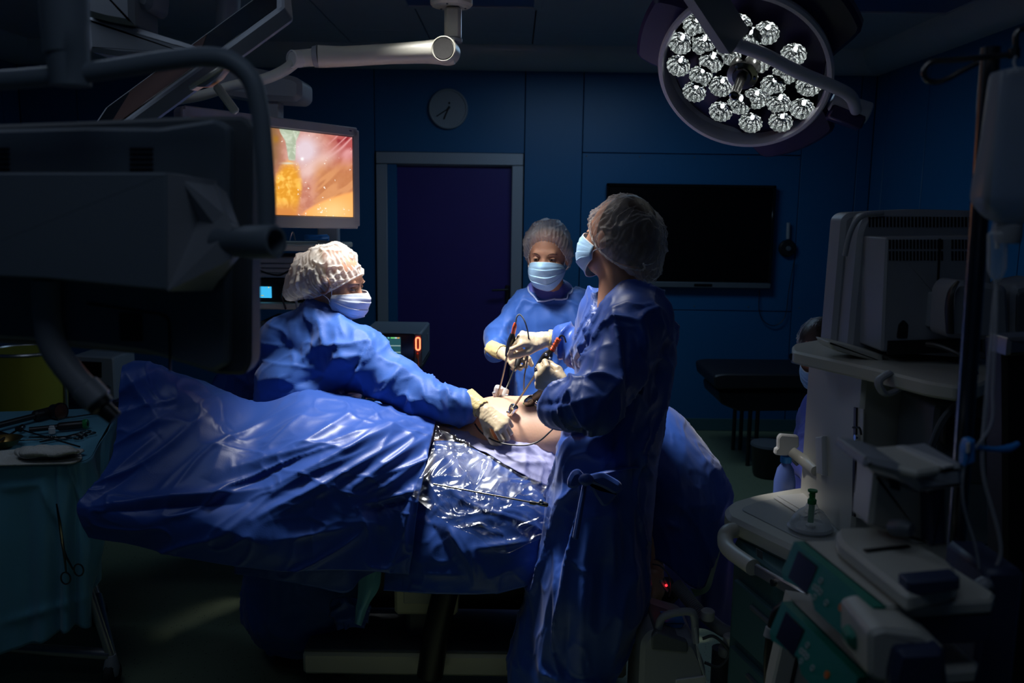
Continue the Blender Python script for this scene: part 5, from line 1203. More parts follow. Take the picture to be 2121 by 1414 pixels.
gf = [rc(P(1100, 634, 3.68), P(1186, 634, 3.68), .072), rc(P(1138, 670, 3.67), P(1140, 850, 3.66), .12, .13, (1.32, 1, 1)), rc(P(1140, 850, 3.68), (P(1140, 900, 3.68)[0], 3.70, .2), .15, .17, (1.2, 1, 1)),
      (rc(P(1092, 645, 3.66), P(1038, 700, 3.62), .070, .064), .06), (rc(P(1038, 702, 3.62), P(1026, 728, 3.52), .064, .046), .03),
      (rc(P(1192, 645, 3.66), P(1240, 740, 3.55), .07, .065), .05), (rc(P(1240, 740, 3.55), P(1190, 790, 3.35), .062, .045), .03)]
mf = [((1075,640),(1030,700),.012,7),((1060,660),(1050,730),-.014,7),((1035,690),(1075,720),.010,5),((1020,700),(1050,745),.010,5),((1110,640),(1112,800),.006,9),((1165,650),(1160,830),.008,12),((1080,700),(1085,850),.010,8),((1100,760),(1150,840),.008,8),((1130,720),(1120,850),-.010,8),((1180,620),(1205,700),.010,7)]
gm = garment('gown', gf, .05, .0085, 'gown', m, mf, ((V3((7, 7, 2.2)), .014), (V3((15, 15, 9)), .004)), 3, lo=(-.45, 3.15, .05), hi=(.75, 3.95, 1.56))
# neckline: scrub collar
nk = P(1140, 607, 3.62)
MB().tube(snap(gm, [nk+V3((.092*math.sin(a), -.10*math.cos(a)+.03, .030-.035*math.cos(a))) for a in np.linspace(-2.6, 2.6, 40)]), .0040, 8).build('neck_binding', mat('pale_binding', (.35, .45, .75), .6), m)
sc_ = MB(); A = np.linspace(0, 2*np.pi, 49)
G = np.array([[(nk[0]+r*1.0*math.sin(a), nk[1]+.048-r*.72*math.cos(a), nk[2]+.012-q*math.cos(a)+dz_) for a in A] for r, q, dz_ in ((.062, .008, .030), (.072, .022, .024), (.092, .036, .010), (.102, .045, -.005))])
sc_.grid(cr(G, 4)).build('scrub_collar', 'scrub', m)
Th = frame(P(1044, 731, 3.44), y=norm(V3((.62, -.72, -.12))), z=norm(V3((-.45, -.45, .75))))
make_hand(Th, m, curls=((55, 60, 30), (62, 66, 35), (66, 68, 38), (70, 70, 40)), thumb=(30, 30, 25, 25), side=-1)
Th = frame(P(1190, 792, 3.34), y=norm(V3((-.5, -.6, -.3))), z=norm(V3((.3, -.3, .9))))
make_hand(Th, m, curls=((45, 50, 30),)*4, side=1)
shoes(m, [(.12, 3.62), (.27, 3.62)], 180)
e = ap(HM, (.084, .0, -.045)); MB().sphere(e, .005, n=10, m=8).build('earring', 'chrome', m)

# ------------------------------------------------------------------ left surgeon
l = thing('person', P(640, 900, 3.12)*V3((1, 1, 0)), 'left surgeon in brightly lit cap and mask leaning over to the patient', 'person')
HL = head_matrix(P(696, 583, 3.14), norm(V3((.93, -.20, -.26))), norm(V3((.25, -.12, 1))))
fs = [rc(ap(HL, (0, -.03, -.10)), P(668, 668, 3.14), .055, .062), rc(P(590, 705, 3.16), P(730, 735, 3.08), .055), rc(P(655, 740, 3.13), P(640, 1000, 3.13), .10, .12, (1.4, 1, 1)),
      rc(P(610, 1000, 3.13), (-.83, 3.13, .08), .09, .05), rc(P(670, 1000, 3.13), (-.68, 3.13, .08), .09, .05)]
make_head(HL, figure(fs, .014, (-1.2, 2.9, 0), (-.3, 3.45, 1.6)), 'body', l)
eyes(HL, l); ear(HL, 1, l); make_mask(HL, l, 'maskw')
MB(HL).sphere((0, -.040, .018), (.083, .098, .090), n=32, m=20).build('hair', 'hairg', l)
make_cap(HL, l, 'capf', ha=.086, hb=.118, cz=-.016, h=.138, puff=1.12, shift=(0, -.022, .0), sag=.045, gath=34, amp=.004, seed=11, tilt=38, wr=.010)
gf = [rc(P(596, 704, 3.16), P(738, 738, 3.06), .088, .092), rc(P(662, 660, 3.14), P(600, 705, 3.15), .070, .080), rc(P(672, 668, 3.13), P(735, 730, 3.06), .062, .082),
      rc(P(640, 790, 3.10), P(630, 1000, 3.12), .125, .135, (1.45, 1, 1)), rc(P(630, 1000, 3.14), (-.785, 3.14, .22), .17, .20, (1.15, 1, 1)),
      (rc(P(750, 748, 3.03), P(872, 828, 2.94), .088, .072), .07), (rc(P(872, 828, 2.94), P(962, 842, 2.87), .070, .050), .03),
      (rc(P(590, 720, 3.18), P(640, 850, 3.42), .075, .06), .05), (rc(P(640, 850, 3.42), P(800, 860, 3.36), .055, .045), .03)]
lf_ = [((742,665),(900,800),.006,6),((762,708),(712,812),-.016,5),((768,708),(718,815),.010,5),((680,690),(560,820),.018,15),((640,740),(545,835),-.014,12),((700,740),(620,850),.014,10),((560,690),(640,745),-.010,14),
       ((735,715),(660,720),.010,6),((750,735),(690,745),.010,6),((755,750),(700,770),-.010,6),((720,790),(600,840),.012,8),((690,770),(580,810),-.012,9),
       ((830,765),(780,830),.014,7),((850,780),(830,850),-.014,8),((870,790),(890,850),.014,7),((905,795),(920,860),-.012,7),((930,800),(935,865),.012,6),((960,810),(965,868),.010,5),((980,815),(985,870),-.008,5),((800,745),(870,790),.010,6),((845,760),(990,815),.006,5),
       ((600,660),(610,760),.008,12),((660,660),(680,720),.010,7),((640,665),(650,740),-.008,8),((700,660),(715,700),.010,5)]
gfn = union(gf, .05)
garment('gown', [clipz(gfn, .07)], 0, .0075, 'gown', l, lf_, ((V3((6, 6, 4)), .012), (V3((5, 5, 14)), .006), (V3((16, 16, 12)), .004)), 3, lo=(-1.25, 2.75, .04), hi=(.02, 3.65, 1.52))
Th = frame(P(1004, 852, 2.83), y=norm(V3((.82, -.50, -.50))), z=norm(V3((.10, -.62, .75))))
make_hand(Th, l, curls=((35, 70, 40), (45, 78, 45), (50, 80, 45), (52, 80, 45)), thumb=(28, 35, 20, 25), side=1, wr=.029)
shoes(l, [(-.86, 3.2), (-.68, 3.2)], -25)


# ------------------------------------------------------------------ near surgeon
a = thing('person', P(1235, 1100, 2.6)*V3((1, 1, 0)), 'near surgeon in dark blue gown standing with back to the camera', 'person')
HA = head_matrix(P(1279, 492, 2.62), norm(V3((-.68, .72, .10))), norm(V3((.12, .0, 1))))
fs = [rc(ap(HA, (0, -.03, -.08)), P(1300, 622, 2.64), .052, .062), rc(P(1255, 650, 2.78), P(1335, 655, 2.50), .055), rc(P(1290, 700, 2.63), P(1270, 900, 2.62), .10, .11, (1, 1.4, 1)),
      rc(P(1250, 950, 2.56), (.24, 2.56, .08), .09, .05), rc(P(1260, 950, 2.70), (.26, 2.72, .08), .09, .05)]
make_head(HA, figure(fs, .014, (-.1, 2.25, 0), (.7, 3.0, 1.65)), 'body', a)
eyes(HA, a); ear(HA, 1, a); make_mask(HA, a, 'mask')
MB(HA).sphere((0, -.032, .020), (.088, .096, .110), n=36, m=24).build('hair', 'hair', a)
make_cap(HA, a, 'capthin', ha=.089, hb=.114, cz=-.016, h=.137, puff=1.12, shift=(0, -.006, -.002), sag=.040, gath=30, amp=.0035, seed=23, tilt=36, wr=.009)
gf = [rc(P(1262, 648, 2.76), P(1322, 652, 2.52), .075, .078), rc(P(1300, 628, 2.64), P(1300, 680, 2.63), .075, .12), rc(P(1290, 720, 2.64), P(1268, 900, 2.63), .145, .135, (1, 1.25, 1)),
      rc(P(1330, 730, 2.60), P(1300, 860, 2.60), .105, .09), rc(P(1262, 900, 2.63), P(1222, 1200, 2.63), .150, .175, (1, 1.15, 1)), rc(P(1222, 1200, 2.63), (.17, 2.63, .25), .178, .165, (1, 1.15, 1)),
      (rc(P(1318, 668, 2.48), P(1232, 835, 2.34), .085, .072), .06), (rc(P(1232, 838, 2.34), P(1195, 825, 2.40), .072, .055), .03), (rc(P(1225, 845, 2.34), P(1165, 845, 2.38), .06, .05), .04),
      (rc(P(1250, 655, 2.78), P(1225, 735, 2.88), .08, .065), .05), (rc(P(1225, 730, 2.88), P(1170, 706, 2.93), .062, .052), .03)]
af = [((1240,650),(1140,800),.012,7),((1262,660),(1170,770),.016,8),((1250,690),(1185,860),-.014,9),((1275,640),(1290,800),.022,8),((1293,700),(1298,800),-.018,9),((1290,770),(1250,830),.020,9),((1310,650),(1345,780),-.012,12),
      ((1345,610),(1400,740),.012,7),((1380,700),(1340,850),-.016,10),((1330,760),(1300,900),.014,9),((1210,780),(1180,880),.012,9),((1235,820),(1150,850),.010,7),((1190,830),(1120,840),-.008,7),((1230,890),(1160,905),-.022,10),
      ((1300,860),(1255,980),-.014,9),((1290,880),(1300,1000),.012,9),((1345,880),(1320,940),.016,8),((1345,940),(1320,1000),-.012,8),((1325,930),(1345,990),.018,7),((1190,900),(1160,1000),.014,9),((1165,890),(1145,980),.012,6),
      ((1175,1010),(1100,1250),.016,9),((1200,1010),(1155,1200),-.018,9),((1195,1080),(1160,1300),.018,9),((1155,1160),(1155,1340),.014,6),((1265,1040),(1270,1200),.018,9),((1250,1150),(1240,1300),-.012,12),((1310,960),(1330,1150),-.016,10),((1275,1050),(1285,1160),.012,6),
      ((1330,1050),(1345,1150),.010,8),((1220,1060),(1200,1400),.014,12),((1300,1200),(1260,1400),.012,12),((1140,1290),(1120,1410),.012,8),((1180,1260),(1170,1410),-.014,10)]
gfn = union(gf, .05)
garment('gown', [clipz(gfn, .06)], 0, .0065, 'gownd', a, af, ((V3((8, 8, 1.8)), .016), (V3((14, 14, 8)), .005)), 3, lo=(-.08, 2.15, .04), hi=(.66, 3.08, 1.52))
# collar, tie bow and sash tails
MB().tube([P(1245, 640, 2.52), P(1275, 608, 2.54), P(1310, 598, 2.56), P(1335, 598, 2.60), P(1342, 600, 2.66)], .006, 8, 6, flat=.5).build('neck_binding', 'grey', a)
MB().box(P(1322, 602, 2.54), (.012, .006, .016), b=.002).build('velcro_tab', 'white', a)
YW = 2.415
b_ = MB()
def loop(pts, r=.012, fl=.35): b_.tube([P(*q) for q in pts], r*.3, 10, 6, flat=2.4)
pprism(b_, rnd([(1214, 990), (1200, 974), (1186, 978), (1176, 996), (1176, 1012), (1192, 1014), (1208, 1002)], 7), YW-.035, .03, .009)
pprism(b_, rnd([(1216, 988), (1252, 982), (1287, 1002), (1292, 1016), (1276, 1026), (1246, 1010), (1218, 1000)], 8), YW-.04, .03, .009)
pprism(b_, rnd([(1218, 996), (1240, 1010), (1284, 1020), (1260, 1049), (1248, 1050), (1232, 1026)], 7), YW-.03, .025, .008)
pprism(b_, rnd([(1208, 1000), (1218, 1000), (1208, 1060), (1198, 1120), (1186, 1118), (1198, 1050)], 5), YW-.02, .02, .006)
b_.sphere(P(1214, 993, YW-.04), (.022, .016, .018))
b_.build('sash_bow', 'gownd', a)
MB().tube([P(1222, 985, YW-.00), P(1290, 970, YW+.02), P(1345, 965, YW+.09)], .010, 8, 6, flat=.3).build('sash', 'gownd', a)
Th = frame(P(1128, 703, 2.925), y=norm(V3((-.95, -.08, .02))), z=norm(V3((.1, -.55, .85))))
make_hand(Th, a, curls=((30, 45, 30), (55, 55, 30), (65, 55, 30), (72, 55, 30)), thumb=(25, 20, 20, 10), side=-1, wr=.030)
Th = frame(P(1170, 812, 2.42), y=norm(V3((-.80, .25, .50))), z=norm(V3((-.35, -.75, .1))))
make_hand(Th, a, curls=((60, 60, 40), (62, 66, 40), (66, 68, 38), (70, 70, 40)), thumb=(20, 30, 25, 25), side=1, wr=.030)
shoes(a, [(.2, 2.52), (.2, 2.74)], 80)

# ------------------------------------------------------------------ assistant sitting behind the pale machine
s = thing('person', P(1700, 900, 3.3)*V3((1, 1, 0)), 'masked person in violet scrubs half hidden behind the monitor at right', 'person')
HS = head_matrix(P(1702, 728, 3.3), norm(V3((-.55, -.62, -.50))), norm(V3((-.3, -.3, 1))))
fs = [rc(ap(HS, (0, -.02, -.08)), P(1745, 830, 3.42), .05, .06), rc(P(1745, 850, 3.42), P(1745, 1050, 3.42), .11, .13, (1.3, 1, 1)), rc((1.27, 3.4, .5), (1.15, 3.1, .48), .08), rc((1.15, 3.1, .48), (1.15, 3.1, .06), .06, .045)]
make_head(HS, figure(fs, .016, (.9, 2.95, 0), (1.7, 3.75, 1.45)), 'body', s)
eyes(HS, s); make_mask(HS, s, 'mask'); MB(HS).sphere((0, -.020, .032), (.084, .100, .097), n=28, m=18).build('hair', 'hair', s)
make_cap(HS, s, 'capthin', ha=.086, hb=.112, cz=-.01, h=.12, puff=1.12, shift=(0, -.02, .0), sag=.02, gath=30, seed=5, tilt=40, wr=.006)
gf = [rc(P(1715, 845, 3.38), P(1790, 850, 3.44), .085), rc(P(1745, 870, 3.42), P(1745, 1080, 3.40), .14, .16, (1.25, 1, 1)), (rc(P(1705, 860, 3.36), P(1672, 960, 3.2), .07, .06), .04), (rc(P(1672, 960, 3.2), P(1700, 1000, 3.05), .06, .045), .03),
      rc((1.27, 3.4, .5), (1.15, 3.12, .50), .12, .1)]
garment('scrubs', gf, .05, .012, 'scrub', s, [((1690,830),(1665,960),.012,7),((1700,900),(1660,1000),-.012,8)], ((V3((7, 7, 4)), .012),), 2, lo=(.85, 2.85, .3), hi=(1.65, 3.75, 1.4))
st = thing('stool', (1.3, 3.45, 0), 'round stool under the person in violet scrubs', 'stool')
MB().lathe([(.16, .33), (.17, .345), (.17, .36), (.15, .37)], frame((1.3, 3.45, 0), x=(1, 0, 0), z=(0, 0, 1)), 28).build('seat', 'cushion', st)
MB().cyl((1.3, 3.45, .05), (1.3, 3.45, .34), .025).build('pole', 'steel', st)
for k in range(5): aa = k*1.257; MB().tube([(1.3, 3.45, .07), (1.3+.22*math.cos(aa), 3.45+.22*math.sin(aa), .03)], .015, 8).build('leg', 'steel', st)
# ------------------------------------------------------------------ instrument table, left
ZT = .86
p = lambda x, y, z=ZT: PZ(x, y, z)
R0, R1, F0 = p(168, 957), p(246, 850), p(-190, 968); F1 = p(-120, 858)
t = thing('instrument_table', ((R0+F1)/2)*V3((1, 1, 0)), 'trolley table of surgical instruments under a pale teal drape at left', 'table')
MB().prism([tuple(q[:2]) for q in (F0+(.03), R0+V3((-.02, .02, 0)), R1+V3((-.03, -.02, 0)), F1)], ZT-.05, ZT-.008, b=.006).build('tabletop', 'steel', t)
zc_ = float(0.055)
c1 = PZ(232, 1398, .05); c2 = P(205, 1265, 3.62); c2 = PZ(205, 1272, .05)
for c in (c1, c2, c1+V3((-.9, .05, 0)), c2+V3((-.9, .0, 0))):
    w_ = MB().cyl((c[0]-.016, c[1], .05), (c[0]+.016, c[1], .05), .05, n=24, bev=.006).build('caster_wheel', 'rubber', t)
    MB().tube([(c[0], c[1], .05), (c[0], c[1], .08), (c[0], c[1]-.0, .13)], [.022, .028, .018], 12).build('caster_fork', 'grey', t)
    MB().cyl((c[0], c[1], .12), (c[0]-.20, c[1]+.04, ZT-.05), .016, n=12).build('leg', 'steel', t)
MB().tube([(c1[0], c1[1], .13), (c1[0]-.5, c1[1]+.05, .13), (c1[0]-.9, c1[1]+.05, .13)], .02, 12).build('base_bar', 'steel', t)
MB().tube([(c1[0], c1[1], .13), (c2[0], c2[1], .13)], .018, 12).build('base_bar', 'steel', t)
def tdrape():
    # outline of the hanging skirt: from the left end round the near right corner to the far right corner
    top = cr(np.array([F0, p(-60, 964), p(60, 962), p(150, 958), p(186, 948), p(205, 915), p(225, 880), R1, R1+V3((-.1, .03, 0)), F1]), 26)
    hem_px = [(-190, 1400, 2.78), (-60, 1372, 2.80), (60, 1338, 2.84), (150, 1300, 2.86), (192, 1288, 2.92), (196, 1200, 3.02), (192, 1110, 3.2), (215, 1090, 3.5), (150, 1080, 3.75), (-100, 1080, 3.75)]
    hem = cr(np.array([P(*q) for q in hem_px]), 26)
    n = len(top); m_ = 60; G = np.zeros((n, m_, 3)); u = np.linspace(0, 9, n); out = np.zeros((n, 3)); tg = np.gradient(top, axis=0); out[:, 0] = tg[:, 1]; out[:, 1] = -tg[:, 0]; out /= np.linalg.norm(out, axis=1)[:, None]+1e-9
    for j in range(m_):
        v = j/(m_-1); G[:, j] = top*(1-v)+hem*v
        fold = .022*np.sin(u*7+2.5*np.sin(u*2.3))*v**.8+.012*(vnoise(np.c_[u*6, u*0+v*2, u*0])-.5)*min(1, v*3)
        corner = np.exp(-((u-4.1)/.35)**2)*.05*math.sin(math.pi*min(1, v*1.2))
        G[:, j] += out*(fold+corner)[:, None]
    d = pxfold(G.reshape(-1, 3), [((120,960),(135,1140),.018,5),((140,960),(175,1060),.018,6),((0,1010),(85,1000),.012,6),((85,1003),(120,1080),.014,7),((180,930),(240,870),.010,8),((150,990),(180,1130),-.014,8),((0,1290),(185,1235),.010,8)]).reshape(n, m_)
    G += out[:, None]*d[..., None]
    o = MB().grid(G).build('skirt', 'teal', None, sharp=180); o.modifiers.new('thickness', 'SOLIDIFY').thickness = .0018
    c = (F0+R0+R1+F1)/4; T_ = np.array([top*(1-k)+c*k for k in np.linspace(0, 1, 24)]).transpose(1, 0, 2)
    T_[..., 2] += .002*ridge(T_.reshape(-1, 3)*8).reshape(T_.shape[:2]); T_[..., 2] += .0005
    o2 = MB().grid(T_).build('top_cloth', 'teal', None, sharp=180)
    return o, o2
tdr = thing('table_drape', ((R0+F1)/2)*V3((1, 1, 0))+V3((0, 0, ZT)), 'pale teal drape covering the instrument table at left', 'drape')
for o in tdrape(): setp(o, tdr)
ZS = ZT+.004
# towels and gauze
t = thing('paper_towel', p(20, 950), 'pale flat towel under the gauze pile on the teal table', 'towel')
zprism(MB(), rnd([(-60, 938), (70, 926), (165, 930), (172, 948), (150, 957), (-60, 962)], 10), ZS+.008, .008, .003).build('towel', 'gauze', t)
t = thing('gauze_pile', p(95, 935), 'heap of white gauze swabs at the near edge of the teal table', 'gauze')
for k, (cx_, cy_, rx, ry, z) in enumerate(((98, 938, .115, .06, .012), (92, 936, .105, .055, .026), (100, 934, .095, .05, .038))):
    c = PZ(cx_, cy_, ZS+z); A = np.linspace(0, 2*np.pi, 60, endpoint=False); mb = MB()
    pr = [(.9, -.006), (1, 0), (.96, .007), (.7, .012), (.0, .013)]
    V = np.concatenate([np.c_[c[0]+rx*r*np.cos(A)*(1+.12*np.sin(3*A+k)), c[1]+ry*r*np.sin(A)*(1+.1*np.cos(4*A+k)), c[2]+z_+.004*np.sin(5*A+k*2)*r] for r, z_ in pr])
    n = 60; mb.add(V, [(i*n+j, i*n+(j+1) % n, (i+1)*n+(j+1) % n, (i+1)*n+j) for i in range(4) for j in range(n)]); mb.build('swab', 'gauze', t, sharp=180)
def lin(px0, py0, px1, py1, z=.008): return PZ(px0, py0, ZS+z), PZ(px1, py1, ZS+z)
def scissors(name, label, px0, py0, px1, py1, r=.003, rr=.017):
    a, b = lin(px0, py0, px1, py1); t = thing(name, (a+b)/2, label, 'surgical instrument'); d = norm(b-a); s = norm(np.cross(d, (0, 0, 1)))
    for k in (-1, 1):
        e = b+s*k*.018
        h = MB().tube([a+s*k*-.0015, a+(b-a)*.4+V3((0, 0, k*.0015)), a+(b-a)*.8+s*k*.009, e-d*.012], [r*.5, r, r, r*.8], 8, 3).build('blade', 'dsteel', t)
        MB().tube([e+d*rr*1.2*math.cos(q)+d*.012+s*rr*.8*math.sin(q) for q in np.linspace(0, 2*math.pi, 21)], .0026, 8).build('finger_ring', 'dsteel', h)
    return t
scissors('needle_holder', 'long steel needle holder on the teal table above the gauze', 82, 915, 175, 897, .004)
scissors('surgical_scissors', 'steel scissors in front of the needle holder on the teal table', 60, 905, 160, 905, .0035, .013)
def longtool(name, label, px0, py0, px1, py1, r=.004, head='black', hr=.012, m='dsteel', hl=.06, z=.01):
    a, b = lin(px0, py0, px1, py1, z); d = norm(b-a); t = thing(name, (a+b)/2, label, 'surgical instrument')
    MB().tube([a, b], r, 10).build('shaft', m, t); MB().tube([b, b+d*.008, b+d*hl, b+d*(hl+.008)], [hr*.6, hr, hr, hr*.5], 14).build('grip', head, t); return t
longtool('trocar_obturator', 'dark trocar with a green end cap on the teal table', 60, 890, 118, 884, .010, 'black', .016, 'black', .10, .02)
q = PZ(172, 878, ZS+.02); t = thing('green_end_cap', q, 'green ring cap at the end of the dark trocar', 'cap'); MB(zframe(q, q+V3((1, .1, 0)))).lathe([(.017, 0), (.019, .004), (.019, .014), (.015, .018)], n=24).build('ring', 'greend', t)
longtool('camera_rod', 'black thick camera instrument along the far edge of the teal table', -60, 895, 70, 862, .012, 'black', .022, 'black', .09, .025)
q = PZ(122, 852, ZS+.03); t = thing('camera_coupler', q, 'round black coupler with a coppery lens face among the instruments', 'camera part')
fr = zframe(q, q+V3((.9, -.35, .1))); MB(fr).lathe([(.018, -.05), (.03, -.03), (.032, .0), (.036, .004), (.036, .012)], n=28).build('housing', 'black', t); MB(fr).lathe([(.030, .0125), (0, .013)], n=24).build('lens', mat('copper_lens', (.35, .16, .10), .2, .8), t)
longtool('thin_grasper', 'thin black grasper lying diagonally toward the gauze', 165, 925, 45, 890, .003, 'black', .01, 'black', .03, .03)
longtool('needle_probe', 'thin steel probe beside the scissors', 40, 912, 120, 908, .002, 'dsteel', .004, 'dsteel', .02)
longtool('suction_tube', 'straight steel suction tube at the far side of the teal table', 120, 868, 200, 856, .003, 'dsteel', .006, 'dsteel', .04)
longtool('dark_dissector', 'dark dissector with a steel hub at the left edge of the table', -30, 930, 40, 888, .004, 'dsteel', .011, 'black', .03, .02)
q = PZ(108, 897, ZS+.005); t = thing('white_stopper', q, 'small white stopper between trocar and scissors', 'stopper'); MB(frame(q, x=(1, 0, 0), z=(0, 0, 1))).lathe([(.012, 0), (.012, .02), (.009, .022), (.009, .028), (0, .028)], n=20).build('stopper', 'white', t)
q = PZ(112, 901, ZS+.006); t = thing('small_spring', PZ(108, 904, ZS), 'little coiled spring next to the white stopper', 'spring'); MB().tube([PZ(90, 905, ZS+.008)+V3((.0012*k, .006*math.cos(k), .006*math.sin(k))) for k in np.arange(0, 45, .5)], .0012, 5).build('coil', 'dsteel', t)
q = PZ(8, 925, ZS); t = thing('steel_bowl', q, 'small dark steel bowl at the left edge of the teal table', 'bowl'); MB(frame(q, x=(1, 0, 0), z=(0, 0, 1))).lathe([(.025, 0), (.04, .006), (.06, .03), (.063, .031), (.058, .029), (.038, .009), (0, .006)], n=36).build('bowl', 'brass', t)
q = PZ(240, 856, ZS+.01); t = thing('brass_fitting', q, 'little brass fitting at the far corner of the teal table', 'fitting'); MB(frame(q, x=(1, 0, 0), z=(0, 0, 1))).lathe([(.008, -.01), (.011, 0), (.008, .01), (.011, .02), (.004, .028)], n=16).build('fitting', 'brass', t)
# clamp clipped on the drape, hanging
Yc = 2.79; t = thing('hanging_clamp', P(140, 1120, Yc), 'long dark clamp hanging down the table drape at left', 'surgical instrument')
for k, (e, c) in enumerate((((137, 1185), (136, 1197)), ((152, 1180), (163, 1180)))):
    MB().tube([P(117, 1043, Yc), P(124, 1085, Yc-.004*k), P(132, 1140, Yc), P(e[0], e[1], Yc)], [.0025, .005, .0045, .003], 8, 3).build('blade', 'dsteel', t)
    cc = P(c[0], c[1], Yc); MB().tube([cc+V3((.016*math.sin(q), 0, .021*math.cos(q))) for q in np.linspace(0, 2*math.pi, 25)], .0028, 8).build('finger_ring', 'dsteel', t)

# ------------------------------------------------------------------ anaesthesia workstation at right
am = thing('anaesthesia_machine', P(1800, 1200, 2.2)*V3((1, 1, 0)), 'tall cream anaesthesia workstation with rail-edged top at right', 'medical machine')
zt = float(P(1640, 716, 2.42)[2]); zd_ = .86
def xprism(mb, pts, X, thick, b=.002):
    Q = np.array([PX(x, y, X) for x, y in pts]); c = Q.mean(0); T = frame(c, x=(0, -1, 0), z=(-1, 0, 0)); p = ((Q-c)@T[:3, :3])[:, :2]
    if np.sum(p[:, 0]*np.roll(p[:, 1], -1)-np.roll(p[:, 0], -1)*p[:, 1]) < 0: p = p[::-1]
    return mb.prism(p, -thick, 0, T, b)
zprism(MB(), rnd([(1641, 712), (1700, 702), (2050, 700), (2120, 740), (2035, 795), (1985, 800), (1920, 790), (1820, 765), (1640, 726)], 14), zt, .035, .006).build('top_shelf', 'offwhite', am)
a, b = P(1640, 737, 2.36), P(1990, 808, 1.90); d = norm(b-a); fr = frame((a+b)/2, x=d, z=(0, 0, 1)); L = float(np.linalg.norm(b-a))
ri = MB(fr).box((0, 0, -.004), (L, .012, .030), b=.004).build('side_rail', 'steel', am)
for px, py in ((1645, 739), (1755, 767), (1862, 788)):
    tt = (px-1640)/350; q = a+d*L*(((px-1640)/350)*.84 if px > 1650 else .02); q = q+norm(np.cross((0, 0, 1), d))*-.0; nn = norm(np.cross(d, (0, 0, 1))); nn = nn if nn[0] < 0 else -nn
    MB().cyl(q+nn*.004, q+nn*.011, .0095, n=16).build('rail_bolt', 'dsteel', ri)
q = P(1835, 785, 2.05); MB().tube([q+V3((.0, -.02, .02)), q+V3((-.03, -.03, -.0)), q+V3((-.01, -.03, -.03)), q+V3((.03, -.03, -.01)), q+V3((.05, -.02, .01))], .012, 10, 5, flat=.6).build('hose_clip', 'grey', am)
MB().box((1.24, 2.42, (zt+zd_)/2-.02), (.66, .42, zt-zd_-.03), b=.01).build('body', 'offwhite', am)
xprism(MB(), [(1768, 842), (1788, 847), (1784, 1075), (1764, 1068)], .907, .004, .0008).build('track_plate', 'offwhite', am)
xprism(MB(), [(1768, 843), (1773, 844), (1769, 1070), (1764, 1068)], .902, .006, .0008).build('track_slot', 'black', am)
xprism(MB(), [(1688, 905), (1702, 903), (1704, 985), (1690, 980)], .895, .02, .004).build('side_box', 'white', am)
for (pts) in ([(1757, 920), (1757, 932), (1766, 936), (1772, 925), (1775, 932), (1785, 940)], [(1775, 885), (1788, 886), (1792, 900)], [(1776, 940), (1783, 930), (1787, 944)]):
    MB().tube([PX(x-8, y, .89) for x, y in pts], .003, 6, 5).build('hook', 'black', am)
c = PX(1778, 906, .905); MB().cyl(c, c+V3((-.01, 0, 0)), .008, n=14).build('bolt', 'chrome', am)
xprism(MB(), [(1768, 1018), (1790, 1022), (1790, 1052), (1768, 1040)], .885, .03, .004).build('side_knob', 'offwhite', am)
# flow unit and pipes on the right side of the body
pprism(MB(), rnd([(1940, 840), (2100, 830), (2100, 1010), (1925, 1000)], 10), 2.0, .2, .01).build('vaporizer_block', 'dgrey', am)
for k in range(3):
    pprism(MB(), rnd([(1955+48*k, 870), (1990+48*k, 868), (1990+48*k, 920), (1955+48*k, 922)], 5), 1.975, .03, .004).build('control_block', 'black', am)
for s_ in (0, 1):
    MB().tube([P(2010+s_*6, 800, 1.95), P(1985+s_*6, 830, 1.93), P(1950+s_*6, 870, 1.93), P(1925+s_*6, 930, 1.93), P(1905+s_*6, 1000, 1.94)], .006, 8, 6).build('gas_hose', 'dgrey', am)
# lower desk
zd = .86; desk = [(1500, 1052), (1512, 1038), (1560, 1024), (1640, 1010), (1735, 998), (1960, 1010), (2000, 1200), (1760, 1190), (1640, 1132), (1506, 1068)]
zprism(MB(), rnd(desk, 16), zd, .055, .012).build('desk_rim', 'offwhite', am)
zprism(MB(), rnd([(1532, 1053), (1570, 1038), (1640, 1026), (1735, 1014), (1900, 1030), (1800, 1150), (1650, 1112)], 12), zd+.003, .004, .001).build('desk_surface', mat('desk_grey', (.42, .43, .41), .4), am)
d0 = np.array([PZ(1528, 1080, zd-.055)[:2], PZ(1700, 1160, zd-.055)[:2], PZ(1960, 1300, zd-.055)[:2]])
A_, B_ = P(1524, 1100, 2.36), P(1660, 1175, 2.02)
pl = [(A_[0], A_[1]), (B_[0]+.04, 1.93), (1.35, 1.93), (1.35, 2.60), (A_[0]+.1, 2.60)]
MB().prism(pl, .10, zd-.056, b=.008).build('lower_cabinet', 'dgreen', am)
for x, y in ((pl[0][0]+.08, 2.42), (pl[1][0]+.1, 2.02), (1.28, 2.02), (1.28, 2.5)): MB().cyl((x-.02, y, .05), (x+.02, y, .05), .05, n=20).build('caster', 'rubber', am)
n0 = norm(V3((A_[0]-pl[1][0], 0, 0))+V3((0, 0, 0))); e = V3((pl[1][0]-pl[0][0], pl[1][1]-pl[0][1], 0)); Le = np.linalg.norm(e); e = e/Le; nn = V3((e[1], -e[0], 0)); nn = nn if nn[0] < 0 else -nn
for k in range(3):
    zz = .62-.2*k; fr = frame(V3((*pl[0], zz))+e*Le/2+nn*.008, x=e, z=(0, 0, 1)); dr = MB(fr).box((0, 0, 0), (Le*.86, .018, .17), b=.004).build('drawer', 'dgreen', am)
    MB(fr).box((0, -.0, .05), (Le*.4, .034, .014), b=.003).build('drawer_handle', 'dgrey', dr)
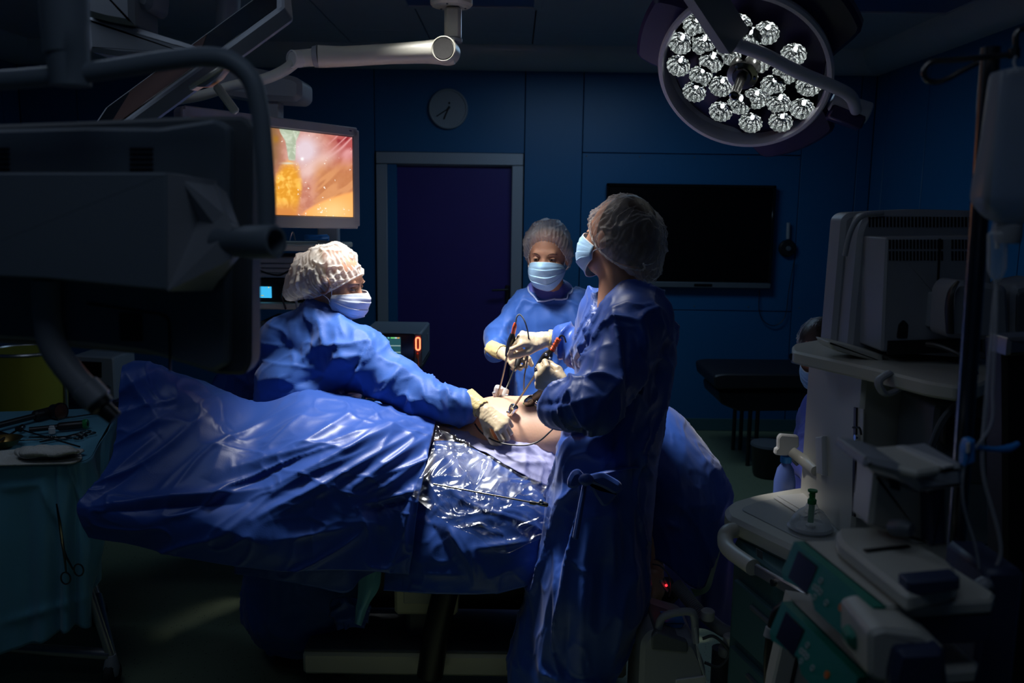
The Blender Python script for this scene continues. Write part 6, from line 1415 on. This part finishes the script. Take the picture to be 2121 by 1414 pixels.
# handle rail of the desk
hp = [P(1545, 1098, 2.42), P(1510, 1100, 2.36), P(1502, 1118, 2.33), P(1512, 1140, 2.28), P(1560, 1175, 2.16)]
MB().tube(hp, .022, 16, 6).build('grip_bar', 'offwhite', am)
a, b = P(1565, 1178, 2.14), P(1690, 1250, 1.90); fr = frame((a+b)/2, x=b-a, z=(0, 0, 1)); L = float(np.linalg.norm(b-a))
r2 = MB(fr).box((0, 0, 0), (L, .012, .030), b=.004).build('side_rail', 'steel', am); nn = norm(np.cross(b-a, (0, 0, 1))); nn = nn if nn[0] < 0 else -nn
q = P(1613, 1205, 2.05); MB().cyl(q, q+nn*.02, .009, n=16).build('rail_bolt', 'dsteel', r2)
pprism(MB(), [(1567, 1135), (1580, 1143), (1580, 1160), (1568, 1152)], 2.13, .004, .0005).build('warning_label', 'dgrey', am)
# big monitor on the top shelf, seen from behind
mo = thing('patient_monitor', P(1830, 748, 2.2), 'boxy grey monitor seen from behind on the top shelf at right', 'monitor')
Ym = 2.24
pprism(MB(), rnd([(1745, 452), (1760, 440), (1900, 433), (2030, 436), (2044, 460), (2050, 720), (1940, 735), (1722, 722)], 10), Ym+.14, .10, .012).build('front_bezel', 'grey', mo)
pprism(MB(), rnd([(1780, 478), (1795, 442), (1830, 437), (2010, 440), (2032, 462), (2040, 728), (1756, 735)], 14), Ym+.06, .09, .012).build('mid_housing', 'grey', mo)
hou = pprism(MB(), rnd([(1836, 492), (2055, 490), (2052, 745), (1826, 728)], 5), Ym-.08, .15, .006).build('rear_housing', 'grey', mo)
for k in range(30): 
    x = 1800+7.4*k; pprism(MB(), [(x, 449), (x+3.4, 449), (x+3.4, 470), (x, 470)], Ym+.057, .006, .0003).build('vent_slot', 'black', mo)
for r_ in (496, 520):
    for k in range(28):
        x = 1842+7.2*k
        if 16 <= k <= 17: continue
        pprism(MB(), [(x, r_), (x+3.6, r_), (x+3.6, r_+19), (x, r_+19)], Ym-.083, .006, .0003).build('vent_slot', 'black', mo)
pprism(MB(), [(1946, 494), (1950, 494), (1944, 620), (1940, 620)], Ym-.084, .006, .0005).build('seam', 'black', mo)
pprism(MB(), rnd([(1862, 672), (1872, 662), (1882, 672), (1880, 700), (1858, 700)], 4), Ym-.084, .006, .0005).build('cable_notch', 'black', mo)
pprism(MB(), rnd([(1930, 605), (1950, 605), (1944, 678), (1924, 678)], 5), Ym-.10, .03, .004).build('connector', 'grey', mo)
pprism(MB(), [(1840, 706), (2035, 700), (2035, 728), (1838, 735)], Ym-.085, .006, .0005).build('port_recess', 'black', mo)
MB().tube([P(1750, 530, Ym+.05), P(1762, 480, Ym+.05), P(1785, 448, Ym+.05), P(1830, 440, Ym+.05)], .007, 10, 5).build('handle_edge', 'grey', mo)
pprism(MB(), rnd([(1716, 708), (1740, 712), (1830, 735), (1830, 752), (1735, 728), (1724, 722)], 3), Ym-.04, .1, .004).build('base_foot', 'offwhite', mo)
tag(MB().tube([P(1920, 712, 2.05), P(1945, 716, 2.02), P(1980, 730, 1.98), P(2010, 750, 1.95), P(2022, 775, 1.93)], .006, 8, 6).build('monitor_cable', 'black'), 'black cable leaving the back of the boxy monitor', 'cable')
sp = thing('grey_speaker_pad', P(2010, 700, 2.0), 'rounded grey device with a black strap at the right of the boxy monitor', 'medical unit')
pprism(MB(), rnd([(1968, 600), (1985, 580), (2090, 592), (2095, 700), (2040, 705), (1962, 700)], 16), 2.02, .10, .012).build('housing', 'grey', sp)
MB().tube([P(1985, 582, 2.0), P(1970, 605, 2.0), P(1966, 640, 2.0), P(1968, 690, 2.0)], [.006, .012, .016, .014], 12, 6, flat=.5).build('strap', 'black', sp)
sp = thing('rounded_device', P(2110, 700, 2.1), 'second rounded grey device at the right edge, next to the pole', 'medical unit')
pprism(MB(), rnd([(2098, 590), (2170, 575), (2170, 705), (2096, 705)], 14), 2.06, .12, .012).build('housing', 'grey', sp); pprism(MB(), rnd([(2108, 606), (2160, 600), (2160, 690), (2106, 690)], 8), 2.055, .01, .003).build('front_panel', 'dgrey', sp)
# things on the desk
t = thing('paper_sheets', PZ(1690, 1030, zd+.006), 'white papers lying under the breathing mask on the desk', 'paper')
for k, pts in enumerate(([(1602, 1030), (1700, 1018), (1750, 1040), (1665, 1070)], [(1610, 1026), (1712, 1016), (1752, 1034), (1672, 1062)])):
    zprism(MB(), pts, zd+.007+.003*k, .0015, 0).build('sheet', 'white', t)
c = PZ(1678, 1095, zd+.006); t = thing('breathing_mask', c, 'clear round mask with a green valve standing on the desk', 'mask')
fr = frame(c, x=(1, 0, 0), z=(0, 0, 1))
MB(fr).lathe([(.052, 0), (.058, .006), (.056, .014), (.050, .030), (.034, .050), (.018, .062), (.014, .072)], n=32).build('dome', 'clear', t)
MB(fr).lathe([(.056, 0), (.062, .006), (.056, .012), (.050, .006)], n=32).build('cushion_rim', 'tubem', t)
MB(fr).lathe([(.008, .02), (.0085, .07), (.012, .074), (.012, .084), (.008, .088), (.008, .105), (.013, .107), (.013, .112)], n=18).build('valve', 'greend', t)
MB(fr).box((0, 0, .09), (.004, .05, .004), b=.001).build('valve_wing', 'greend', t)
MB(fr).lathe([(.013, .004), (.013, .012), (0, .013)], n=14).build('inner_cap', 'white', t)
# spray bottle behind the desk
Ysb = 2.72; t = thing('spray_bottle', P(1625, 1010, Ysb), 'white-headed spray bottle with bluish body beside the desk', 'bottle')
c = P(1625, 1000, Ysb); ztop = float(P(1625, 958, Ysb)[2]); fr = frame((c[0], Ysb, 0), x=(1, 0, 0), z=(0, 0, 1)); zb2 = zd-.10
MB(fr).lathe([(.030, zb2), (.034, zb2+.01), (.034, ztop-.06), (.026, ztop-.02), (.013, ztop), (.013, ztop+.012)], n=28).build('bottle_body', 'bottle', t)
MB(fr).lathe([(.018, ztop+.002), (.018, ztop+.022)], n=20).build('collar', 'bluecl', t)
hpx = rnd([(1612, 908), (1618, 900), (1655, 903), (1656, 925), (1645, 935), (1632, 945), (1605, 942), (1607, 930), (1612, 928)], 4)
pprism(MB(), hpx, Ysb-.012, .024, .004).build('spray_head', 'white', t)
MB().tube([P(1632, 938, Ysb), P(1645, 955, Ysb), P(1652, 962, Ysb)], .006, 8).build('trigger', 'dgrey', t)
q = P(1662, 955, 2.6); t = thing('amber_tube_fitting', q, 'short beige tube angled behind the spray bottle', 'fitting')
MB().tube([P(1640, 935, 2.62), P(1668, 956, 2.58), P(1690, 975, 2.5)], [.016, .018, .015], 16, 4).build('tube', 'offwhite', t)
sh_ = thing('side_shelf', (c[0], Ysb, zb2), 'small shelf beside the desk carrying the spray bottle', 'shelf')
MB().box((c[0]+.12, Ysb, zb2-.008), (.36, .12, .014), b=.003).build('shelf_board', 'dgrey', sh_); MB().box((c[0]+.29, Ysb-.02, zb2-.06), (.03, .1, .1), b=.004).build('bracket', 'dgrey', sh_)

# ------------------------------------------------------------------ suction machine and hoses at the floor
Ys = 2.45
t = thing('suction_machine', PZ(1400, 1500, 0), 'grey suction machine with carry handle on the floor right of the near surgeon', 'medical unit')
pprism(MB(), rnd([(1328, 1330), (1350, 1305), (1440, 1330), (1462, 1380), (1475, 1560), (1318, 1560)], 14), Ys, .26, .015).build('housing', 'grey', t)
pprism(MB(), rnd([(1350, 1318), (1360, 1308), (1425, 1330), (1425, 1352), (1350, 1345)], 5), Ys-.01, .2, .004).build('top_panel', 'dgrey', t)
MB().tube([P(1362, 1320, Ys+.02), P(1368, 1285, Ys+.02), P(1385, 1272, Ys+.02), P(1425, 1266, Ys+.02), P(1438, 1278, Ys+.02), P(1440, 1330, Ys+.02)], .012, 14, 6).build('carry_handle', 'grey', t)
c = P(1400, 1338, Ys+.06); MB(frame(c, x=(1, 0, 0), z=(0, 0, 1))).lathe([(.03, 0), (.03, .012), (.02, .014), (.0, .014)], n=24).build('dial', 'black', t)
MB().tube([P(1440, 1300, Ys-.0), P(1448, 1360, Ys-.02), P(1460, 1400, Ys-.02), P(1470, 1430, Ys-.02)], .004, 8, 5).build('tubing', 'clear', t)
pprism(MB(), rnd([(1375, 1288), (1420, 1290), (1412, 1302), (1380, 1302)], 3), Ys+.06, .08, .004).build('blue_tray', 'bluecl', t)
pprism(MB(), rnd([(1400, 1408), (1462, 1400), (1462, 1440), (1400, 1440)], 3), Ys-.006, .01, .002).build('front_panel', 'white', t)
def corr(name, pts, r, m, label, parent=None):
    L = cr(np.array([P(*q) for q in pts]), 60); k = np.arange(len(L)); o = MB().tube(L, list(r*(1+.12*np.sin(k*1.25))), 14).build(name, m, parent)
    return tag(o, label, 'hose')
corr('breathing_hose', [(1400, 1210, 2.8), (1425, 1240, 2.75), (1455, 1275, 2.7)], .021, 'grey', 'ribbed grey breathing hose below the head-end drape')
t = thing('gas_bottle_fittings', P(1500, 1330, 2.55), 'cluster of grey tubes, knobs and fittings right of the suction machine', 'fittings')
MB().tube([P(1455, 1270, 2.6), P(1490, 1300, 2.58), P(1520, 1315, 2.56)], .022, 14, 4).build('manifold', 'grey', t)
for px, py in ((1466, 1270), (1512, 1322), (1502, 1345)):
    c = P(px, py, 2.52); MB(frame(c, x=(1, 0, 0), z=(0, 0, 1))).lathe([(.018, -.02), (.021, -.016), (.021, .008), (.017, .012), (0, .012)], n=22).build('knob', 'white' if px != 1502 else 'grey', t)
MB().tube([P(1455, 1322, 2.5), P(1480, 1318, 2.5), P(1510, 1350, 2.5), P(1490, 1380, 2.5), P(1460, 1372, 2.5)], .005, 8, 6).build('tubing', 'dgrey', t)
MB().cyl((P(1495, 1330, 2.62)[0], 2.62, 0), (P(1495, 1330, 2.62)[0], 2.62, .34), .03).build('post', 'dgrey', t)
MB().box((P(1495, 1330, 2.62)[0], 2.6, .02), (.2, .2, .04), b=.01).build('foot', 'dgrey', t)

# ------------------------------------------------------------------ infusion pumps, near right
A0 = P(1645, 1121, 1.30); B0 = P(1810, 1256, 1.075); zz = (A0[2]+B0[2])/2; A0[2] = B0[2] = zz
ex = norm(B0-A0); Lp = float(np.linalg.norm(B0-A0)); Dp = .19; Hp = .062
ez_ = V3((0, 0, 1)); Tp = frame(A0, x=ex, z=ez_)    # x along the green face, y away from it (into the pump)
if Tp[:3, 1][0] < 0: Tp[:3, 1] *= -1
def pump(T, label, top):
    t = thing('infusion_pump', T[:3, 3], label, 'infusion pump', 'infusion pumps')
    def bx_(n, c, s, m, p=t, b=.003): return MB(T).box(c, s, b=b).build(n, m, p)
    MB(T@frame((0, 0, 0), x=(1, 0, 0), z=(0, 0, 1))).prism([(.0, .012), (Lp, .012), (Lp, Dp-.02), (Lp-.02, Dp), (.03, Dp), (0, Dp-.04)], -.020, .0, b=.004).build('top_cover', 'offwhite', t)
    MB(T).prism([(.002, .014), (Lp-.002, .014), (Lp-.002, Dp-.02), (Lp-.02, Dp-.002), (.03, Dp-.002), (.002, Dp-.04)], -Hp, -.0195, b=.004).build('lower_body', 'navyp', t)
    # slanted green panel
    V = [(0, .0, 0), (Lp, .0, 0), (Lp, -.020, -Hp+.004), (Lp*.50, -.020, -Hp+.004), (Lp*.40, -.016, -Hp+.018), (.012, -.020, -Hp+.004), (0, -.018, -Hp+.012), (0, .0, 0)]
    V = V[:7]; V = np.array(V); n = len(V); W2 = V+V3((0, .018, 0)); pan = MB(T).add(np.concatenate([V, W2]), [tuple(range(n)), tuple(range(2*n-1, n-1, -1))]+[(i, n+i, n+(i+1) % n, (i+1) % n) for i in range(n)]).build('green_panel', 'green', t, sharp=10)
    nrm = norm(V3((0, -Hp, .020))); up = norm(V3((0, .020, Hp)))
    Tf = T@frame((0, -.010, -Hp/2), x=(1, 0, 0), z=-nrm*-1)
    Tf = T@np.array(frame((0, -.0105, -Hp/2), x=(1, 0, 0), z=nrm))
    s_ = 1 if Tf[2, 1] > 0 else -1
    MB(Tf).box((.052, s_*.003, .0), (.062, .046, .003), b=.001).build('screen', 'tv', pan)
    for (u, v) in ((.103, .012), (.094, -.002), (.112, -.002), (.103, -.014), (.103, -.001), (.133, -.008)):
        MB(Tf).tube([(u+.0038*math.cos(q), s_*v+.0038*math.sin(q), .001) for q in np.linspace(0, 2*math.pi, 17)], .0011, 6).build('button', 'key', pan)
    MB(Tf).lathe([(.0055, -.002), (.0055, .002), (0, .002)], frame((.168, s_*.002, 0), x=(1, 0, 0), z=(0, 0, 1)), 18).build('button', 'keyo', pan)
    MB(Tf).box((.190, s_*-.010, 0), (.015, .010, .004), b=.002).build('button', 'keyr', pan)
    return t
pump(Tp, 'upper infusion pump with green front panel and square black screen', True)
T2p = Tp.copy(); T2p[:3, 3] += V3((-.013, 0.0, -.100)); pump(T2p, 'lower infusion pump with green front panel, under the upper one', False)
ZP = zz
t = thing('syringe_driver', PZ(1850, 1180, ZP), 'white tower-shaped feeder unit standing on the upper pump', 'medical unit')
zprism(MB(), rnd([(1731, 1092), (1840, 1088), (1975, 1165), (1990, 1205), (1880, 1232), (1735, 1118)], 14), ZP+.028, .026, .006).build('base_plate', 'offwhite', t)
pprism(MB(), rnd([(1880, 1205), (1990, 1195), (1990, 1222), (1880, 1240)], 4), 1.06, .03, .003).build('base_lip', 'navyp', t)
zprism(MB(), [(1788, 1136), (1880, 1127), (1886, 1130), (1795, 1141)], ZP+.031, .003, .0005).build('pen_groove', 'black', t)
pprism(MB(), rnd([(1812, 980), (1925, 1020), (1928, 1130), (1870, 1115), (1800, 1090)], 5), 1.24, .07, .006).build('column', 'offwhite', t)
pprism(MB(), rnd([(1925, 1020), (1960, 1010), (1962, 1128), (1928, 1134)], 4), 1.21, .09, .004).build('column_side', 'navyp', t)
pprism(MB(), rnd([(1796, 948), (1850, 958), (1895, 975), (1996, 962), (1998, 1010), (1905, 1022), (1892, 1002), (1850, 985), (1790, 968)], 5), 1.16, .12, .008).build('head_block', 'grey', t)
zprism(MB(), rnd([(1796, 926), (1870, 920), (1990, 960), (1900, 975), (1800, 950)], 6), ZP+.165, .012, .004).build('head_top', 'offwhite', t)
zprism(MB(), rnd([(1855, 922), (1875, 921), (1978, 962), (1955, 966)], 3), ZP+.168, .004, .001).build('top_ridge', 'white', t)
pprism(MB(), rnd([(1845, 992), (1865, 998), (1865, 1018), (1846, 1012)], 2), 1.235, .01, .001).build('window', 'black', t)
MB().tube([P(1850, 1092, 1.2), P(1872, 1094, 1.18), P(1888, 1098, 1.17)], [.012, .013, .009], 14, 4).build('knob', 'dgrey', t)
t = thing('pump_holder', P(1880, 1240, 1.1), 'pale curved clamp block with dark blue hollow below the upper pump', 'holder')
pprism(MB(), rnd([(1800, 1310), (1830, 1300), (1910, 1310), (1962, 1345), (1880, 1400), (1845, 1420), (1800, 1405)], 12), 1.02, .10, .006).build('clamp_block', 'offwhite', t)
pprism(MB(), rnd([(1850, 1400), (1862, 1350), (1960, 1345), (1970, 1440), (1848, 1440)], 12), 1.0, .12, .008).build('socket', 'navyp', t)
pprism(MB(), rnd([(1757, 1320), (1770, 1312), (1795, 1314), (1792, 1348), (1770, 1350), (1758, 1338)], 4), 1.06, .03, .004).build('green_lever', 'green', t)
t = thing('pump_stand', (float(P(2030, 1300, 1.25)[0]), 1.25, 0), 'dark stand and rack behind the two infusion pumps', 'stand')
x_ = float(P(1990, 1300, 1.25)[0]); MB().box((x_+.03, 1.26, .62), (.06, .12, 1.2), b=.008).build('rack_post', 'navyp', t); MB().box((x_-.06, 1.26, .03), (.24, .24, .05), b=.012).build('base', 'dgrey', t)
# black hose
tag(MB().tube([P(1625, 1250, 1.9), P(1605, 1270, 1.9), P(1596, 1310, 1.9), P(1590, 1360, 1.9), P(1590, 1440, 1.9), P(1592, 1520, 1.9)], .0095, 12, 6).build('black_hose', 'black'), 'black hose with a silver sleeve hanging left of the lower pump', 'hose')
o = MB().tube([P(1596, 1300, 1.895), P(1591, 1318, 1.895)], .0115, 14).build('hose_sleeve', 'grey'); tag(o, 'short silver sleeve on the black hose', 'sleeve')
t = thing('cream_panel_leg', P(1650, 1400, 1.75)*V3((1, 1, 0)), 'cream slanting panel with dark grooves behind the lower pump', 'stand')
pprism(MB(), [(1640, 1240), (1760, 1260), (1720, 1700), (1560, 1700), (1600, 1414)], 1.75, .05, .005).build('panel', 'offwhite', t)
MB().tube([P(1665, 1300, 1.745), P(1640, 1414, 1.745), P(1625, 1500, 1.745)], .004, 6).build('groove', 'black', t)

# ------------------------------------------------------------------ infusion stand with bag
Yi = 1.30
t = thing('infusion_stand', P(2068, 1400, Yi)*V3((1, 1, 0)), 'dark metal drip pole with hooks at the right edge', 'stand')
MB().cyl((P(2064, 900, Yi)[0], Yi+.03, .04), (P(2075, 100, Yi)[0], Yi+.03, float(P(2075, 90, Yi)[2])), .0135, n=24).build('pole', 'dsteel', t)
cx_ = float(P(2064, 900, Yi)[0]); MB().lathe([(.05, .02), (.06, .03), (.05, .08), (.014, .1)], frame((cx_, Yi+.03, 0), x=(1, 0, 0), z=(0, 0, 1)), 24).build('base_hub', 'dgrey', t)
for k in range(5): aa = k*1.257+.3; MB().tube([(cx_, Yi+.03, .06), (cx_+.17*math.cos(aa), Yi+.03+.17*math.sin(aa), .035)], .014, 8).build('leg', 'dgrey', t)
MB().tube([P(2105, 112, Yi), P(2040, 118, Yi), P(1980, 124, Yi), P(1930, 128, Yi), P(1914, 145, Yi), P(1920, 166, Yi), P(1950, 168, Yi), P(1990, 148, Yi), P(2025, 130, Yi)], .0042, 10, 6).build('hook', 'dsteel', t)
MB().tube([P(2105, 112, Yi), P(2105, 70, Yi), P(2120, 60, Yi), P(2150, 62, Yi)], .0042, 10, 6).build('hook', 'dsteel', t)
MB().cyl(P(2100, 122, Yi), P(2101, 100, Yi), .008).build('hook_collar', 'dsteel', t)
Yg = 1.22
t = thing('infusion_bag', P(2095, 300, Yg), 'translucent infusion bottle hanging from the drip pole', 'infusion bottle')
fr = frame((P(2106, 300, Yg)[0], Yg, 0), x=(1, 0, 0), z=(0, 0, 1))
zt_, zs_, zn_ = float(P(2090, 148, Yg)[2]), float(P(2090, 420, Yg)[2]), float(P(2090, 462, Yg)[2])
sec = lambda z, w, d: [(w*math.copysign(abs(math.cos(q))**.55, math.cos(q)), d*math.copysign(abs(math.sin(q))**.55, math.sin(q)), z) for q in np.linspace(0, 2*np.pi, 41)]
G = np.array([sec(zt_+.004, .02, .012), sec(zt_, .034, .022), sec(zt_-.01, .040, .028), sec(zt_-.09, .043, .031), sec(zs_+.02, .049, .034), sec(zs_-.0, .047, .032), sec(zs_-.02, .030, .022), sec(zn_, .016, .014), sec(zn_-.02, .014, .012)])
MB(fr).grid(cr(G, 5)).build('bottle', 'bag', t)
MB(fr).lathe([(.016, zn_-.028), (.018, zn_-.02), (.018, zn_-.004), (.014, zn_)], n=20).build('cap', 'grey', t)
MB().tube([P(2108, 150, Yg), P(2100, 130, Yg+.04), P(2105, 115, Yg+.08)], .002, 6, 4).build('hanger', 'grey', t)
t = thing('drip_chamber', P(2062, 520, Yg), 'clear drip chamber below the infusion bottle', 'drip chamber')
a, b = P(2066, 478, Yg), P(2064, 582, Yg); L = float(np.linalg.norm(b-a)); fr = zframe(a, b)
MB(fr).lathe([(.006, -.012), (.008, 0), (.013, .004), (.0125, L*.75), (.008, L*.92), (.003, L)], n=20).build('chamber', 'clear', t)
MB(fr).lathe([(.003, -.01), (.003, L*.35)], n=10).build('spike', 'white', t)
MB().tube([P(2064, 582, Yg), P(2058, 640, Yg), P(2048, 760, Yg), P(2040, 860, Yg), P(2034, 940, Yg), P(2040, 1000, Yg), P(2065, 1090, Yg), P(2072, 1150, Yg), P(2045, 1200, Yg), P(2010, 1235, Yg)], .0028, 8, 6).build('tubing', 'tubem', t)
MB().tube([P(2064, 584, Yg), P(2062, 680, Yg-.01), P(2056, 800, Yg-.01), P(2052, 880, Yg-.01), P(2000, 960, Yg), P(1995, 1040, Yg), P(2020, 1130, Yg), P(2030, 1190, Yg)], .0022, 8, 6).build('second_tubing', 'tubem', t)
t = thing('roller_clamp', P(2012, 935, Yg), 'bright blue roller clamp on the drip tubing', 'clamp')
pprism(MB(), rnd([(2006, 912), (2022, 910), (2022, 958), (1998, 968), (2000, 930)], 4), Yg-.01, .02, .003).build('body', 'bluecl', t)
pprism(MB(), [(2004, 918), (2010, 917), (2009, 938), (2003, 938)], Yg-.013, .004, .0006).build('label', 'white', t)
MB().tube([P(2022, 925, Yg), P(2060, 930, Yg), P(2090, 928, Yg), P(2110, 918, Yg)], [.004, .004, .006, .004], 10, 4).build('lever', 'bluecl', t)
t = thing('tube_joint', P(2030, 1225, Yg), 'whitish tape-wrapped tube joint right of the upper pump', 'fitting')
MB().tube([P(2002, 1250, Yg-.02), P(2020, 1228, Yg-.02), P(2040, 1210, Yg-.02), P(2052, 1222, Yg-.02)], [.008, .012, .012, .005], 12, 4).build('wrap', 'grey', t)
t = thing('dark_rack', P(2100, 1000, 1.6)*V3((1, 1, 0)), 'dark equipment rack filling the right edge behind the drip pole', 'rack')
pprism(MB(), rnd([(2078, 705), (2200, 705), (2200, 1700), (2085, 1700)], 4), 1.62, .07, .008).build('body', 'black', t)
pprism(MB(), rnd([(2090, 700), (2200, 695), (2200, 730), (2086, 738)], 4), 1.60, .07, .006).build('top_edge', 'steel', t)
